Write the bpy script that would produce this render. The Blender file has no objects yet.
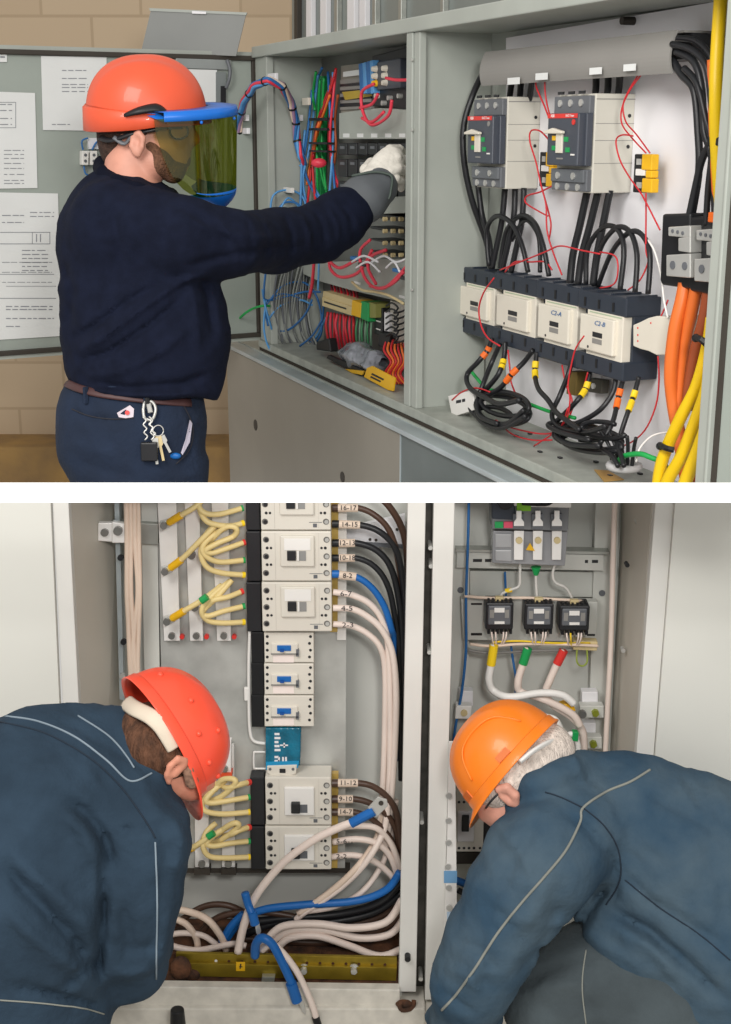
import bpy, bmesh, math, random
import numpy as np
from mathutils import Vector, Matrix
from mathutils.bvhtree import BVHTree

random.seed(7)
S = bpy.context.scene
COL = S.collection

# ------------------------------------------------------------------ camera
F_PX, W_PX, H_PX = 1350.0, 731.0, 1024.0
PITCH = math.atan((512.0 - 132.0) / F_PX)
CAM = Vector((0.0, 0.0, 2.45))
RT = Vector((1, 0, 0))
FW = Vector((0, math.cos(PITCH), -math.sin(PITCH)))
UP = Vector((0, math.sin(PITCH), math.cos(PITCH)))
cd = bpy.data.cameras.new('camera')
cam = bpy.data.objects.new('camera', cd)
COL.objects.link(cam)
cam.location = CAM
cam.rotation_euler = (math.pi / 2 - PITCH, 0, 0)
cd.sensor_fit = 'VERTICAL'
cd.sensor_height = 24.0
cd.lens = F_PX / H_PX * 24.0
cd.clip_start = 0.05
S.camera = cam

# ------------------------------------------------------------------ world, lights, exposure
wd = bpy.data.worlds.new('world')
S.world = wd
wd.use_nodes = True
wd.node_tree.nodes['Background'].inputs[0].default_value = (1.0, 0.97, 0.93, 1)
wd.node_tree.nodes['Background'].inputs[1].default_value = 0.60


def area(name, loc, target, size, power, col=(1, 1, 1), sizey=None):
    l = bpy.data.lights.new(name, 'AREA')
    l.shape = 'RECTANGLE'
    l.size = size
    l.size_y = sizey or size
    l.energy = power
    l.color = col
    o = bpy.data.objects.new(name, l)
    COL.objects.link(o)
    o.location = loc
    o.rotation_euler = (Vector(target) - Vector(loc)).to_track_quat('-Z', 'Y').to_euler()
    return o


area('added_light_upper', (-1.4, 0.4, 4.1), (0.2, 3.2, 2.2), 1.5, 88, (1, 0.97, 0.93))  # soft area light added to brighten the upper room, no known lamp
area('flash_lower', (0.35, -0.1, 2.9), (0.0, 3.1, 1.0), 0.35, 46, (1, 0.98, 0.95))
S.view_settings.view_transform = 'Standard'
S.view_settings.look = 'None'
S.view_settings.gamma = 1.0
S.view_settings.use_curve_mapping = False
S.view_settings.exposure = 0.0


# ------------------------------------------------------------------ geometry of the picture
def ray(px, py):
    return FW + RT * ((px - W_PX / 2) / F_PX) + UP * ((H_PX / 2 - py) / F_PX)


def W(px, py, d):
    return CAM + ray(px, py) * d


def vp(px):
    r = ray(px, 132.0)
    r.z = 0
    return r.normalized()


class Plane:
    """A vertical wall-like plane; u runs to the right of the picture, n faces the viewer."""

    def __init__(s, o, u):
        s.o = Vector(o)
        s.u = Vector(u).normalized()
        s.n = Vector((s.u.y, -s.u.x, 0))

    def P(s, px, py, off=0.0):
        r = ray(px, py)
        t = (s.n.dot(s.o - CAM) + off) / s.n.dot(r)
        return CAM + r * t

    def uz(s, px, py, off=0.0):
        p = s.P(px, py, off)
        return (p - s.o).dot(s.u), p.z

    def L(s, u, z, off):
        v = s.o + s.u * u + s.n * off
        return Vector((v.x, v.y, z))

    def solve(s, pxf, pxb, py, offb):
        """front offset at which the column pxf stands over the point seen at pxb on depth offb"""
        ub = s.uz(pxb, py, offb)[0]
        lo, hi = offb, offb + 0.6
        for _ in range(40):
            m = (lo + hi) / 2
            if s.uz(pxf, py, m)[0] < ub and s.uz(pxf, py, offb)[0] < ub:
                lo = m
            else:
                hi = m
        return lo


def depth_of(p):
    return (p - CAM).dot(FW)


T = Plane(W(560, 250, 2.8), -vp(-205))            # front of the upper cabinet
D = Plane(T.P(256, 200), vp(2997))                # open door of the upper cabinet
B = Plane((0, 3.05, 0), (1, 0, 0))                # front of the lower cabinets


# ------------------------------------------------------------------ materials
def lin(h):
    h = h.lstrip('#')
    c = [int(h[i:i + 2], 16) / 255 for i in (0, 2, 4)]
    return tuple(x / 12.92 if x <= 0.04045 else ((x + 0.055) / 1.055) ** 2.4 for x in c) + (1,)


MATS = {}


def mat(name, hexc, rough=0.5, metal=0.0, var=0.06, scale=8.0, bump=0.0, bscale=60.0, spec=0.4,
        stretch=(1, 1, 1), col2=None, alpha=None, trans=0.0, emit=0.0, sheen=0.0, coat=0.0):
    if name in MATS:
        return MATS[name]
    m = bpy.data.materials.new(name)
    m.use_nodes = True
    nt = m.node_tree
    N, L = nt.nodes, nt.links
    b = N['Principled BSDF']
    c = lin(hexc)
    b.inputs['Roughness'].default_value = rough
    b.inputs['Metallic'].default_value = metal
    b.inputs['Specular IOR Level'].default_value = spec
    b.inputs['Transmission Weight'].default_value = trans
    b.inputs['Sheen Weight'].default_value = sheen
    b.inputs['Coat Weight'].default_value = coat
    if alpha is not None:
        b.inputs['Alpha'].default_value = alpha
    tc = N.new('ShaderNodeTexCoord')
    mp = N.new('ShaderNodeMapping')
    mp.inputs['Scale'].default_value = stretch
    L.new(tc.outputs['Object'], mp.inputs[0])
    nz = N.new('ShaderNodeTexNoise')
    nz.inputs['Scale'].default_value = scale
    nz.inputs['Detail'].default_value = 4
    L.new(mp.outputs[0], nz.inputs['Vector'])
    rp = N.new('ShaderNodeValToRGB')
    rp.color_ramp.elements[0].position = 0.35
    rp.color_ramp.elements[1].position = 0.65
    if col2:
        rp.color_ramp.elements[0].color = lin(col2)
        rp.color_ramp.elements[1].color = c
    else:
        rp.color_ramp.elements[0].color = tuple(x * (1 - var) for x in c[:3]) + (1,)
        rp.color_ramp.elements[1].color = tuple(min(1, x * (1 + var)) for x in c[:3]) + (1,)
    L.new(nz.outputs['Fac'], rp.inputs[0])
    L.new(rp.outputs[0], b.inputs['Base Color'])
    if bump:
        n2 = N.new('ShaderNodeTexNoise')
        n2.inputs['Scale'].default_value = bscale
        n2.inputs['Detail'].default_value = 3
        L.new(mp.outputs[0], n2.inputs['Vector'])
        bp = N.new('ShaderNodeBump')
        bp.inputs['Strength'].default_value = bump
        bp.inputs['Distance'].default_value = 0.01
        L.new(n2.outputs['Fac'], bp.inputs['Height'])
        L.new(bp.outputs[0], b.inputs['Normal'])
    MATS[name] = m
    return m


def brick_mat(name, c1, c2, mortar, sx, sy):
    m = mat(name, c1, 0.85)
    nt = m.node_tree
    N, L = nt.nodes, nt.links
    b = N['Principled BSDF']
    tc = N.new('ShaderNodeTexCoord')
    mp = N.new('ShaderNodeMapping')
    mp.inputs['Rotation'].default_value = (math.pi / 2, 0, 0)
    L.new(tc.outputs['Object'], mp.inputs[0])
    br = N.new('ShaderNodeTexBrick')
    br.inputs['Scale'].default_value = 1.0
    br.inputs['Brick Width'].default_value = sx
    br.inputs['Row Height'].default_value = sy
    br.inputs['Mortar Size'].default_value = 0.006
    br.inputs['Color1'].default_value = lin(c1)
    br.inputs['Color2'].default_value = lin(c2)
    br.inputs['Mortar'].default_value = lin(mortar)
    L.new(mp.outputs[0], br.inputs['Vector'])
    L.new(br.outputs['Color'], b.inputs['Base Color'])
    return m


M_CAB = mat('grey_paint', '#a3a8a1', 0.45, var=0.04)
M_CABD = mat('grey_paint_door', '#9aa29b', 0.5, var=0.03)
M_GALV = mat('galvanised_steel', '#a8aaa4', 0.42, metal=0.55, var=0.1, scale=14)
M_ZINC = mat('zinc_strip', '#bfcace', 0.35, metal=0.45, var=0.08)
M_BASE = mat('base_panel_paint', '#918c82', 0.5, metal=0.1, var=0.05, scale=3)
M_WHITEP = mat('white_plate', '#e6e5e8', 0.4, var=0.03, scale=3)
M_BLACK = mat('black_rubber', '#16171a', 0.45, var=0.2)
M_BLK2 = mat('black_plastic', '#232427', 0.4, var=0.1)
M_CABLE = mat('black_cable_sheath', '#1d1e21', 0.38, var=0.1)
M_NAVYP = mat('dark_blue_grey_plastic', '#2c333e', 0.4, var=0.06)
M_CREAM = mat('cream_plastic', '#dcd6c8', 0.45, var=0.03)
M_CREAM2 = mat('cream_plastic_side', '#cac7bc', 0.5, var=0.03)
M_GREYP = mat('dark_grey_plastic', '#63666b', 0.4, var=0.05)
M_GREYP2 = mat('slate_plastic', '#454a54', 0.35, var=0.05)
M_RED = mat('red_plastic', '#d83a34', 0.4)
M_REDW = mat('red_wire', '#c42830', 0.4)
M_PINKW = mat('pink_red_wire', '#dd3c50', 0.4)
M_GREEN = mat('green_plastic', '#1f9a52', 0.4)
M_GREENW = mat('green_wire', '#1ca04c', 0.4)
M_YEL = mat('yellow_plastic', '#e8b41c', 0.4)
M_YELW = mat('yellow_sheath', '#e6c012', 0.42, var=0.05)
M_ORW = mat('orange_sheath', '#e2712e', 0.42, var=0.05)
M_BRW = mat('brown_orange_sheath', '#a04e2a', 0.45, var=0.05)
M_ORT = mat('orange_tape', '#ea6c1e', 0.5)
M_YLT = mat('yellow_tape', '#f0cc20', 0.5)
M_WHITE = mat('white_plastic', '#e8e6e2', 0.4, var=0.02)
M_WHITEC = mat('white_cable', '#e6d6cc', 0.42, var=0.04)
M_PINKC = mat('pale_pink_cable', '#e0cbb9', 0.45, var=0.06)
M_STEEL = mat('bare_steel', '#c4c4c0', 0.35, metal=0.45, var=0.08)
M_ALU = mat('aluminium_bar', '#efedea', 0.3, metal=0.12, var=0.04)
M_BOLT = mat('dull_bolt_steel', '#8b8b87', 0.35, metal=0.6, var=0.08)
M_SEAM = mat('dark_seam', '#1f2b38', 0.9)
M_BLUEW = mat('blue_wire', '#2d6aa8', 0.4)
M_BLUES = mat('bright_blue_sleeve', '#1563ae', 0.4)
M_LBLUE = mat('light_blue_wire', '#5a9ad2', 0.4)
M_GREYW = mat('grey_wire', '#868a86', 0.5)
M_DUCT = mat('grey_duct_plastic', '#8b8985', 0.5, var=0.03)
M_PAPER = mat('paper', '#dcdedd', 0.7, var=0.02)
M_INK = mat('grey_ink', '#8b8e93', 0.8)
M_INKD = mat('dark_ink', '#2a2a30', 0.8)
M_INKB = mat('blue_marker_ink', '#3a6aa0', 0.8)
M_GASK = mat('dark_gasket', '#3b3630', 0.6)
M_BEIGE = mat('beige_plastic', '#cdbb8d', 0.5)
M_SKIN = mat('skin', '#cf9480', 0.5, var=0.08, scale=20, bump=0.05, bscale=200)
M_LOWCAB = mat('pale_grey_enamel', '#c9cac4', 0.45, var=0.03, scale=3)
M_LOWDOOR = mat('pale_grey_door_enamel', '#d8d8d1', 0.5, var=0.03, scale=2)
M_LOWSIDE = mat('warm_grey_side', '#cac5ba', 0.55, var=0.05, scale=3)
M_LOWPOST = mat('off_white_post', '#dad9d4', 0.42, var=0.02)
M_IVORY = mat('ivory_plastic', '#d9d4c9', 0.42, var=0.02)
M_YCAB = mat('pale_yellow_cable', '#dfc98c', 0.45, var=0.05)
M_CORAL = mat('coral_shell', '#df5837', 0.42, var=0.03, coat=0.2)
M_CORAL2 = mat('bright_coral_shell', '#f9563c', 0.36, var=0.03, coat=0.15)
M_ORANGE = mat('orange_shell', '#f58222', 0.36, var=0.04, coat=0.15)
M_NAVY = mat('navy_knit', '#131829', 0.95, var=0.15, scale=30, bump=0.15, bscale=300, spec=.15)
M_NAVYT = mat('navy_work_cloth', '#18253a', 0.9, var=0.15, scale=12, bump=0.25, bscale=90)
M_JACK = mat('blue_grey_cotton', '#2b3b4a', 0.95, var=0.16, scale=9, bump=0.4, bscale=38, spec=.2)
M_JACK2 = mat('dusty_blue_cotton', '#31485b', 0.95, var=0.16, scale=7, bump=0.4, bscale=38, spec=.2, col2='#485a67')
M_TROU = mat('grey_green_cotton', '#434c50', 0.95, var=0.15, scale=9, bump=0.35, bscale=50)
M_STITCH = mat('pale_stitching', '#7f8d98', 0.8, var=0.1)
M_STITCH2 = mat('sand_stitching', '#84867f', 0.8, var=0.1)


# ------------------------------------------------------------------ object helpers
def tag(o, label=None, cat=None, group=None, kind=None):
    if label:
        o['label'] = label
    if cat:
        o['category'] = cat
    if group:
        o['group'] = group
    if kind:
        o['kind'] = kind
    return o


def link(name, me, m=None, parent=None, smooth=False):
    o = bpy.data.objects.new(name, me)
    COL.objects.link(o)
    if m is not None:
        for x in (m if isinstance(m, (list, tuple)) else [m]):
            me.materials.append(x)
    if smooth:
        me.polygons.foreach_set('use_smooth', [True] * len(me.polygons))
    if parent is not None:
        o.parent = parent
        o.matrix_parent_inverse = parent.matrix_basis.inverted()
    return o


def empty(name, loc, label, cat, group=None):
    o = bpy.data.objects.new(name, None)
    COL.objects.link(o)
    o.location = loc
    o.empty_display_size = 0.02
    return tag(o, label, cat, group)


class MB:
    """collects solids into one mesh"""

    def __init__(s):
        s.v, s.f, s.mi, s.marks = [], [], [], []

    def add(s, vs, fs, mi=0):
        b = len(s.v)
        s.v += [tuple(x) for x in vs]
        s.f += [tuple(b + i for i in f) for f in fs]
        s.mi += [mi] * len(fs)
        s.marks.append(((b, len(s.v)), (len(s.f) - len(fs), len(s.f))))
        return s

    def prism(s, front, vec, mi=0):
        n = len(front)
        back = [p + vec for p in front]
        fs = [tuple(range(n)), tuple(range(2 * n - 1, n - 1, -1))]
        fs += [(i, n + i, n + (i + 1) % n, (i + 1) % n) for i in range(n)]
        return s.add(list(front) + back, fs, mi)

    def lbox(s, pl, u0, u1, z0, z1, o0, o1, mi=0):
        fr = [pl.L(u0, z0, o1), pl.L(u1, z0, o1), pl.L(u1, z1, o1), pl.L(u0, z1, o1)]
        return s.prism(fr, pl.n * (o0 - o1), mi)

    def box(s, pl, x0, y0, x1, y1, off, th, mi=0):
        """box whose front rectangle has its top-left and bottom-right corners at these pixels"""
        u0, z1 = pl.uz(x0, y0, off)
        u1, z0 = pl.uz(x1, y1, off)
        return s.lbox(pl, u0, u1, z0, z1, off - th, off, mi)

    def poly(s, pl, pts, off, th, mi=0):
        return s.prism([pl.P(x, y, off) for x, y in pts], pl.n * (-th), mi)

    def cyl(s, c, axis, r, h, n=16, r2=None, mi=0):
        axis = Vector(axis).normalized()
        a = axis.orthogonal().normalized()
        b = axis.cross(a)
        r2 = r if r2 is None else r2
        c = Vector(c)
        bot = [c + a * r * math.cos(t) + b * r * math.sin(t) for t in [2 * math.pi * i / n for i in range(n)]]
        top = [c + axis * h + a * r2 * math.cos(t) + b * r2 * math.sin(t) for t in [2 * math.pi * i / n for i in range(n)]]
        fs = [tuple(range(n - 1, -1, -1)), tuple(range(n, 2 * n))] + [(i, (i + 1) % n, n + (i + 1) % n, n + i) for i in range(n)]
        return s.add(bot + top, fs, mi)

    def pcyl(s, pl, px, py, off, rpx, h, n=14, mi=0, r2=None):
        c = pl.P(px, py, off)
        r = rpx * depth_of(c) / F_PX
        return s.cyl(c, pl.n, r, h, n, None if r2 is None else r2 * r / rpx, mi)

    def ball(s, c, r, seg=12, ring=8, mi=0, sc=(1, 1, 1)):
        vs, fs = [], []
        for i in range(ring + 1):
            th = math.pi * i / ring
            for j in range(seg):
                ph = 2 * math.pi * j / seg
                vs.append(Vector(c) + Vector((r * sc[0] * math.sin(th) * math.cos(ph), r * sc[1] * math.sin(th) * math.sin(ph), r * sc[2] * math.cos(th))))
        for i in range(ring):
            for j in range(seg):
                fs.append((i * seg + j, (i + 1) * seg + j, (i + 1) * seg + (j + 1) % seg, i * seg + (j + 1) % seg))
        return s.add(vs, fs, mi)

    def tube(s, pts, r, sides=8, sub=6, mi=0, flat=1.0):
        pts = [Vector(p) for p in pts]
        rs = r if isinstance(r, (list, tuple)) else [r] * len(pts)
        P, R = [], []
        n = len(pts)
        for i in range(n - 1):
            p0, p1, p2, p3 = pts[max(i - 1, 0)], pts[i], pts[i + 1], pts[min(i + 2, n - 1)]
            for k in range(sub):
                t = k / sub
                P.append(0.5 * ((2 * p1) + (p2 - p0) * t + (2 * p0 - 5 * p1 + 4 * p2 - p3) * t * t + (3 * p1 - p0 - 3 * p2 + p3) * t ** 3))
                R.append(rs[i] * (1 - t) + rs[i + 1] * t)
        P.append(pts[-1])
        R.append(rs[-1])
        vs, fs = [], []
        nrm = None
        m = len(P)
        for i in range(m):
            tg = (P[min(i + 1, m - 1)] - P[max(i - 1, 0)])
            if tg.length < 1e-9:
                tg = Vector((0, 0, 1))
            tg.normalize()
            if nrm is None:
                nrm = tg.orthogonal().normalized()
            nrm = (nrm - tg * nrm.dot(tg))
            nrm = nrm.normalized() if nrm.length > 1e-6 else tg.orthogonal().normalized()
            bn = tg.cross(nrm)
            for j in range(sides):
                a = 2 * math.pi * j / sides
                vs.append(P[i] + nrm * R[i] * math.cos(a) + bn * R[i] * flat * math.sin(a))
        for i in range(m - 1):
            for j in range(sides):
                fs.append((i * sides + j, i * sides + (j + 1) % sides, (i + 1) * sides + (j + 1) % sides, (i + 1) * sides + j))
        fs.append(tuple(range(sides - 1, -1, -1)))
        fs.append(tuple((m - 1) * sides + j for j in range(sides)))
        return s.add(vs, fs, mi)

    def build_each(s, name, m, parent=None, bevel=0.0, smooth=False):
        out = []
        for (v0, v1), (f0, f1) in s.marks:
            q = MB()
            q.v = s.v[v0:v1]
            q.f = [tuple(i - v0 for i in f) for f in s.f[f0:f1]]
            q.mi = s.mi[f0:f1]
            out.append(q.build(name, m, parent, bevel, smooth))
        return out

    def mesh(s, name, bevel=0.0, seg=2):
        me = bpy.data.meshes.new(name)
        me.from_pydata(s.v, [], s.f)
        me.polygons.foreach_set('material_index', s.mi)
        me.update()
        bm = bmesh.new()
        bm.from_mesh(me)
        bmesh.ops.recalc_face_normals(bm, faces=bm.faces)
        if bevel:
            es = [e for e in bm.edges if len(e.link_faces) == 2 and e.calc_face_angle(0) > 0.5]
            bmesh.ops.bevel(bm, geom=es, offset=bevel, segments=seg, affect='EDGES', profile=0.5, clamp_overlap=True)
        bm.to_mesh(me)
        bm.free()
        return me

    def build(s, name, m, parent=None, bevel=0.0, smooth=False, seg=2):
        return link(name, s.mesh(name, bevel, seg), m, parent, smooth)


def base_of(pts):
    p = sum((Vector(x) for x in pts), Vector()) / len(pts)
    return p


def cable(name, pl, pts, rpx, m, label=None, cat='cable', group=None, parent=None, sides=8, sub=6):
    """pts: (px, py, off) on the plane pl; rpx the radius in picture units"""
    if pl is T:      # keep clear of the side walls of both compartments
        q = []
        for x, y, o in pts:
            if 262 <= x < 325 and y > 60:
                o = max(o, -(x - 266) / 55 * .2 + .022)
            elif 424 <= x < 492:
                o = max(o, -(x - 428) / 64 * .2 + .016)
            q.append((x, y, o))
        pts = q
    ws = [pl.P(x, y, o) for x, y, o in pts]
    r = rpx * depth_of(ws[len(ws) // 2]) / F_PX
    o = MB().tube(ws, r, sides, sub).build(name, m, parent, smooth=True)
    PATH[o.name] = ws
    if parent is None:
        tag(o, label, cat, group)
    return o


PATH = {}


def dense_path(ws, sub=16):
    P = []
    n = len(ws)
    for i in range(n - 1):
        p0, p1, p2, p3 = ws[max(i - 1, 0)], ws[i], ws[i + 1], ws[min(i + 2, n - 1)]
        for k in range(sub):
            t = k / sub
            P.append(0.5 * ((2 * p1) + (p2 - p0) * t + (2 * p0 - 5 * p1 + 4 * p2 - p3) * t * t + (3 * p1 - p0 - 3 * p2 + p3) * t ** 3))
    P.append(ws[-1])
    return P


def sleeve(c, a, b, rpx, m, name, by='s', parent=None, sides=12):
    """a sleeve that follows the cable c, from a to b picture units along it (by='s') or between two rows (by='y')"""
    P = dense_path(PATH[c.name])
    pix = [proj(p) for p in P]
    acc, s_ = [0.0], 0.0
    for (x0, y0), (x1, y1) in zip(pix, pix[1:]):
        s_ += math.hypot(x1 - x0, y1 - y0)
        acc.append(s_)
    if by == 'y':
        i0 = next((i for i, q in enumerate(pix) if q[1] >= a), 0)
        i1 = next((i for i, q in enumerate(pix) if q[1] >= b and i > i0), i0 + 1)
        a, b = acc[i0], acc[i1]
    pts = [p for p, v in zip(P, acc) if a <= v <= b]
    if len(pts) < 2:
        i0 = min(range(len(P) - 1), key=lambda i: abs(acc[i] - a))
        pts = [P[i0], P[i0 + 1]]
    r = rpx * depth_of(pts[0]) / F_PX
    return MB().tube(pts, r, sides, 1).build(name, m, parent or c, smooth=False)


def proj(p):
    r = p - CAM
    d = r.dot(FW)
    return W_PX / 2 + F_PX * r.dot(RT) / d, H_PX / 2 - F_PX * r.dot(UP) / d


def clip_row(objs, row, keep_above):
    """ends meshes behind the divider between the storeys"""
    n = ray(0, row).cross(ray(731, row)).normalized()
    if n.z < 0:
        n = -n
    for o in objs:
        if o.type != 'MESH' or not o.data.vertices:
            continue
        side = [(v.co - CAM).dot(n) if o.name != 'wall_back' else (o.matrix_basis @ v.co - CAM).dot(n) for v in o.data.vertices]
        bad = [s for s in side if (s < 0) == keep_above]
        if not bad:
            continue
        mi = o.matrix_basis.inverted()
        bm = bmesh.new()
        bm.from_mesh(o.data)
        g = bm.verts[:] + bm.edges[:] + bm.faces[:]
        r = bmesh.ops.bisect_plane(bm, geom=g, plane_co=mi @ CAM, plane_no=n, clear_inner=keep_above, clear_outer=not keep_above)
        es = [e for e in r['geom_cut'] if isinstance(e, bmesh.types.BMEdge)]
        try:
            bmesh.ops.holes_fill(bm, edges=es, sides=0)
        except Exception:
            pass
        bm.to_mesh(o.data)
        bm.free()


ORD = ['first', 'second', 'third', 'fourth', 'fifth', 'sixth', 'seventh', 'eighth', 'ninth', 'tenth', 'eleventh', 'twelfth', 'thirteenth', 'fourteenth', 'fifteenth', 'sixteenth']


def band(pl, a, b, rpx, m, name, parent):
    """a sleeve round a cable between two (px,py,off) points"""
    p, q = pl.P(*a), pl.P(*b)
    r = rpx * depth_of(p) / F_PX
    return MB().cyl(p, q - p, r, (q - p).length, 12).build(name, m, parent, smooth=False)


def text(s, pl, px, py, off, hpx, m, parent, name='lettering', align='CENTER', shear=0.0, xs=1.0):
    c = bpy.data.curves.new('t', 'FONT')
    c.body = s
    c.align_x = align
    c.align_y = 'CENTER'
    p = pl.P(px, py, off)
    c.size = hpx * 1.4 * depth_of(p) / F_PX
    c.shear = shear
    c.extrude = 0.0002
    c.resolution_u = 2
    o = bpy.data.objects.new('t', c)
    COL.objects.link(o)
    dg = bpy.context.evaluated_depsgraph_get()
    me = bpy.data.meshes.new_from_object(o.evaluated_get(dg))
    bpy.data.objects.remove(o)
    R = Matrix((pl.u, (0, 0, 1), pl.n)).transposed().to_4x4()
    me.transform(Matrix.Translation(p) @ R @ Matrix.Diagonal((xs, 1, 1, 1)))
    me.materials.clear()
    return link(name, me, m, parent)


# ------------------------------------------------------------------ sculpted bodies (distance field + surface nets)
class Sculpt:
    def __init__(s, lo, hi, h):
        s.h = h
        lo, hi = np.minimum(np.array(lo, float), np.array(hi, float)), np.maximum(np.array(lo, float), np.array(hi, float))
        s.lo = lo
        n = np.ceil((hi - s.lo) / h).astype(int) + 1
        ax = [s.lo[i] + np.arange(n[i]) * h for i in range(3)]
        s.X, s.Y, s.Z = np.meshgrid(*ax, indexing='ij')
        s.d = np.full(s.X.shape, 9.0)
        c = np.array(CAM)
        dx, dy, dz = s.X - c[0], s.Y - c[1], s.Z - c[2]
        dep = dy * FW.y + dz * FW.z
        s.px = W_PX / 2 + F_PX * dx / dep
        s.py = H_PX / 2 - F_PX * (dy * UP.y + dz * UP.z) / dep

    def cone(s, a, b, ra, rb, k=0.02, flat=1.0, sub=False, axis=None):
        a, b = np.array(a, float), np.array(b, float)
        ax = np.array(FW if axis is None else Vector(axis).normalized())
        P = np.stack([s.X - a[0], s.Y - a[1], s.Z - a[2]], -1)
        ba = b - a
        g = 1.0 / flat - 1.0
        if g:
            P = P + (P @ ax)[..., None] * ax * g
            ba = ba + (ba @ ax) * ax * g
        L2 = ba @ ba
        t = np.clip((P @ ba) / L2, 0, 1) if L2 > 1e-9 else np.zeros(s.X.shape)
        dist = np.sqrt(((P - t[..., None] * ba) ** 2).sum(-1)) - (ra + (rb - ra) * t)
        if g:
            dist = dist * min(1.0, flat)
        if sub:
            dist = -dist
            hh = np.clip(0.5 + 0.5 * (dist - s.d) / k, 0, 1) if k else (dist > s.d)
            s.d = s.d * (1 - hh) + dist * hh + (k * hh * (1 - hh) if k else 0)
        else:
            hh = np.clip(0.5 + 0.5 * (s.d - dist) / k, 0, 1)
            s.d = s.d * (1 - hh) + dist * hh - k * hh * (1 - hh)
        return s

    def chain(s, nodes, k=0.02, flat=1.0):
        """nodes: (px, py, depth, radius px)"""
        for (x0, y0, d0, r0), (x1, y1, d1, r1) in zip(nodes, nodes[1:]):
            s.cone(W(x0, y0, d0), W(x1, y1, d1), r0 * d0 / F_PX, r1 * d1 / F_PX, k, flat)
        return s

    def fold(s, pts, amp, wpx):
        """ridge (amp > 0) or groove (amp < 0) in metres that follows a drawn line"""
        best = np.full(s.X.shape, 1e9)
        tot = len(pts) - 1
        tt = np.zeros(s.X.shape)
        for i, ((x0, y0), (x1, y1)) in enumerate(zip(pts, pts[1:])):
            bx, by = x1 - x0, y1 - y0
            t = np.clip(((s.px - x0) * bx + (s.py - y0) * by) / (bx * bx + by * by + 1e-9), 0, 1)
            q = np.hypot(s.px - x0 - t * bx, s.py - y0 - t * by)
            tt = np.where(q < best, (i + t) / tot, tt)
            best = np.minimum(best, q)
        fade = np.clip(np.minimum(tt, 1 - tt) * 5, 0, 1)
        s.d -= amp * np.exp(-(best / wpx) ** 2) * fade
        return s

    def noise(s, freq, amp, stretch=(1, 1, 1), seed=1, ridged=True, mask=None):
        """cloth wrinkles: smooth value noise in the field"""
        rng = np.random.default_rng(seed)
        n = 32
        G = rng.random((n, n, n))
        c = [s.X * freq * stretch[0], s.Y * freq * stretch[1], s.Z * freq * stretch[2]]
        w = 0.6 * np.sin(s.X * freq * 1.7 + s.Z * freq * 1.3)
        c = [q + w for q in c]
        i = [np.floor(q).astype(int) for q in c]
        f = [q - np.floor(q) for q in c]
        f = [q * q * (3 - 2 * q) for q in f]
        v = 0
        for a in (0, 1):
            for b in (0, 1):
                for d in (0, 1):
                    g = G[(i[0] + a) % n, (i[1] + b) % n, (i[2] + d) % n]
                    v = v + g * (f[0] if a else 1 - f[0]) * (f[1] if b else 1 - f[1]) * (f[2] if d else 1 - f[2])
        if ridged:
            v = 1 - np.abs(2 * v - 1) * 1.6
        else:
            v = 2 * v - 1
        s.d -= amp * v * (1 if mask is None else mask(s))
        return s

    def cut(s, fn):
        s.d = np.maximum(s.d, fn(s))
        return s

    def mesh(s, name):
        d = s.d
        ins = d < 0
        nx, ny, nz = d.shape
        idx = -np.ones((nx - 1, ny - 1, nz - 1), int)
        corners = [(i, j, k) for i in (0, 1) for j in (0, 1) for k in (0, 1)]
        cnt = sum(ins[i:nx - 1 + i, j:ny - 1 + j, k:nz - 1 + k].astype(int) for i, j, k in corners)
        act = np.argwhere((cnt > 0) & (cnt < 8))
        idx[tuple(act.T)] = np.arange(len(act))
        acc = np.zeros((len(act), 3))
        num = np.zeros(len(act))
        for a in corners:
            for axn in range(3):
                if a[axn] == 1:
                    continue
                b = list(a)
                b[axn] = 1
                da = d[act[:, 0] + a[0], act[:, 1] + a[1], act[:, 2] + a[2]]
                db = d[act[:, 0] + b[0], act[:, 1] + b[1], act[:, 2] + b[2]]
                x = (da < 0) != (db < 0)
                t = np.where(x, da / np.where(x, da - db, 1), 0)
                p = np.repeat(np.array([a], float), len(act), 0)
                p[:, axn] += t
                acc[x] += p[x]
                num[x] += 1
        V = s.lo + (act + acc / num[:, None]) * s.h
        Fs = []
        for axn in range(3):
            sl0 = [slice(1, -1)] * 3
            sl1 = [slice(1, -1)] * 3
            sl0[axn] = slice(0, d.shape[axn] - 1)
            sl1[axn] = slice(1, d.shape[axn])
            A, Bq = ins[tuple(sl0)], ins[tuple(sl1)]
            e = np.argwhere(A != Bq)
            if not len(e):
                continue
            flip = A[tuple(e.T)]
            off = np.array([1, 1, 1])
            off[axn] = 0
            e = e + off
            o1, o2 = [k for k in range(3) if k != axn]
            if axn == 1:
                o1, o2 = o2, o1
            def cell(du, dv):
                q = e.copy()
                q[:, o1] -= du
                q[:, o2] -= dv
                return idx[tuple(q.T)]
            quad = np.stack([cell(1, 1), cell(0, 1), cell(0, 0), cell(1, 0)], 1)
            quad[~flip] = quad[~flip][:, ::-1]
            Fs.append(quad)
        Fq = np.concatenate(Fs)
        Fq = Fq[(Fq >= 0).all(1)]
        me = bpy.data.meshes.new(name)
        me.from_pydata(V.tolist(), [], Fq.tolist())
        me.update()
        return me

    def build(s, name, m, parent=None):
        o = link(name, s.mesh(name), m, parent, True)
        return o


def bvh_of(o):
    me = o.data
    return BVHTree.FromPolygons([v.co.copy() for v in me.vertices], [tuple(p.vertices) for p in me.polygons])


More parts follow.
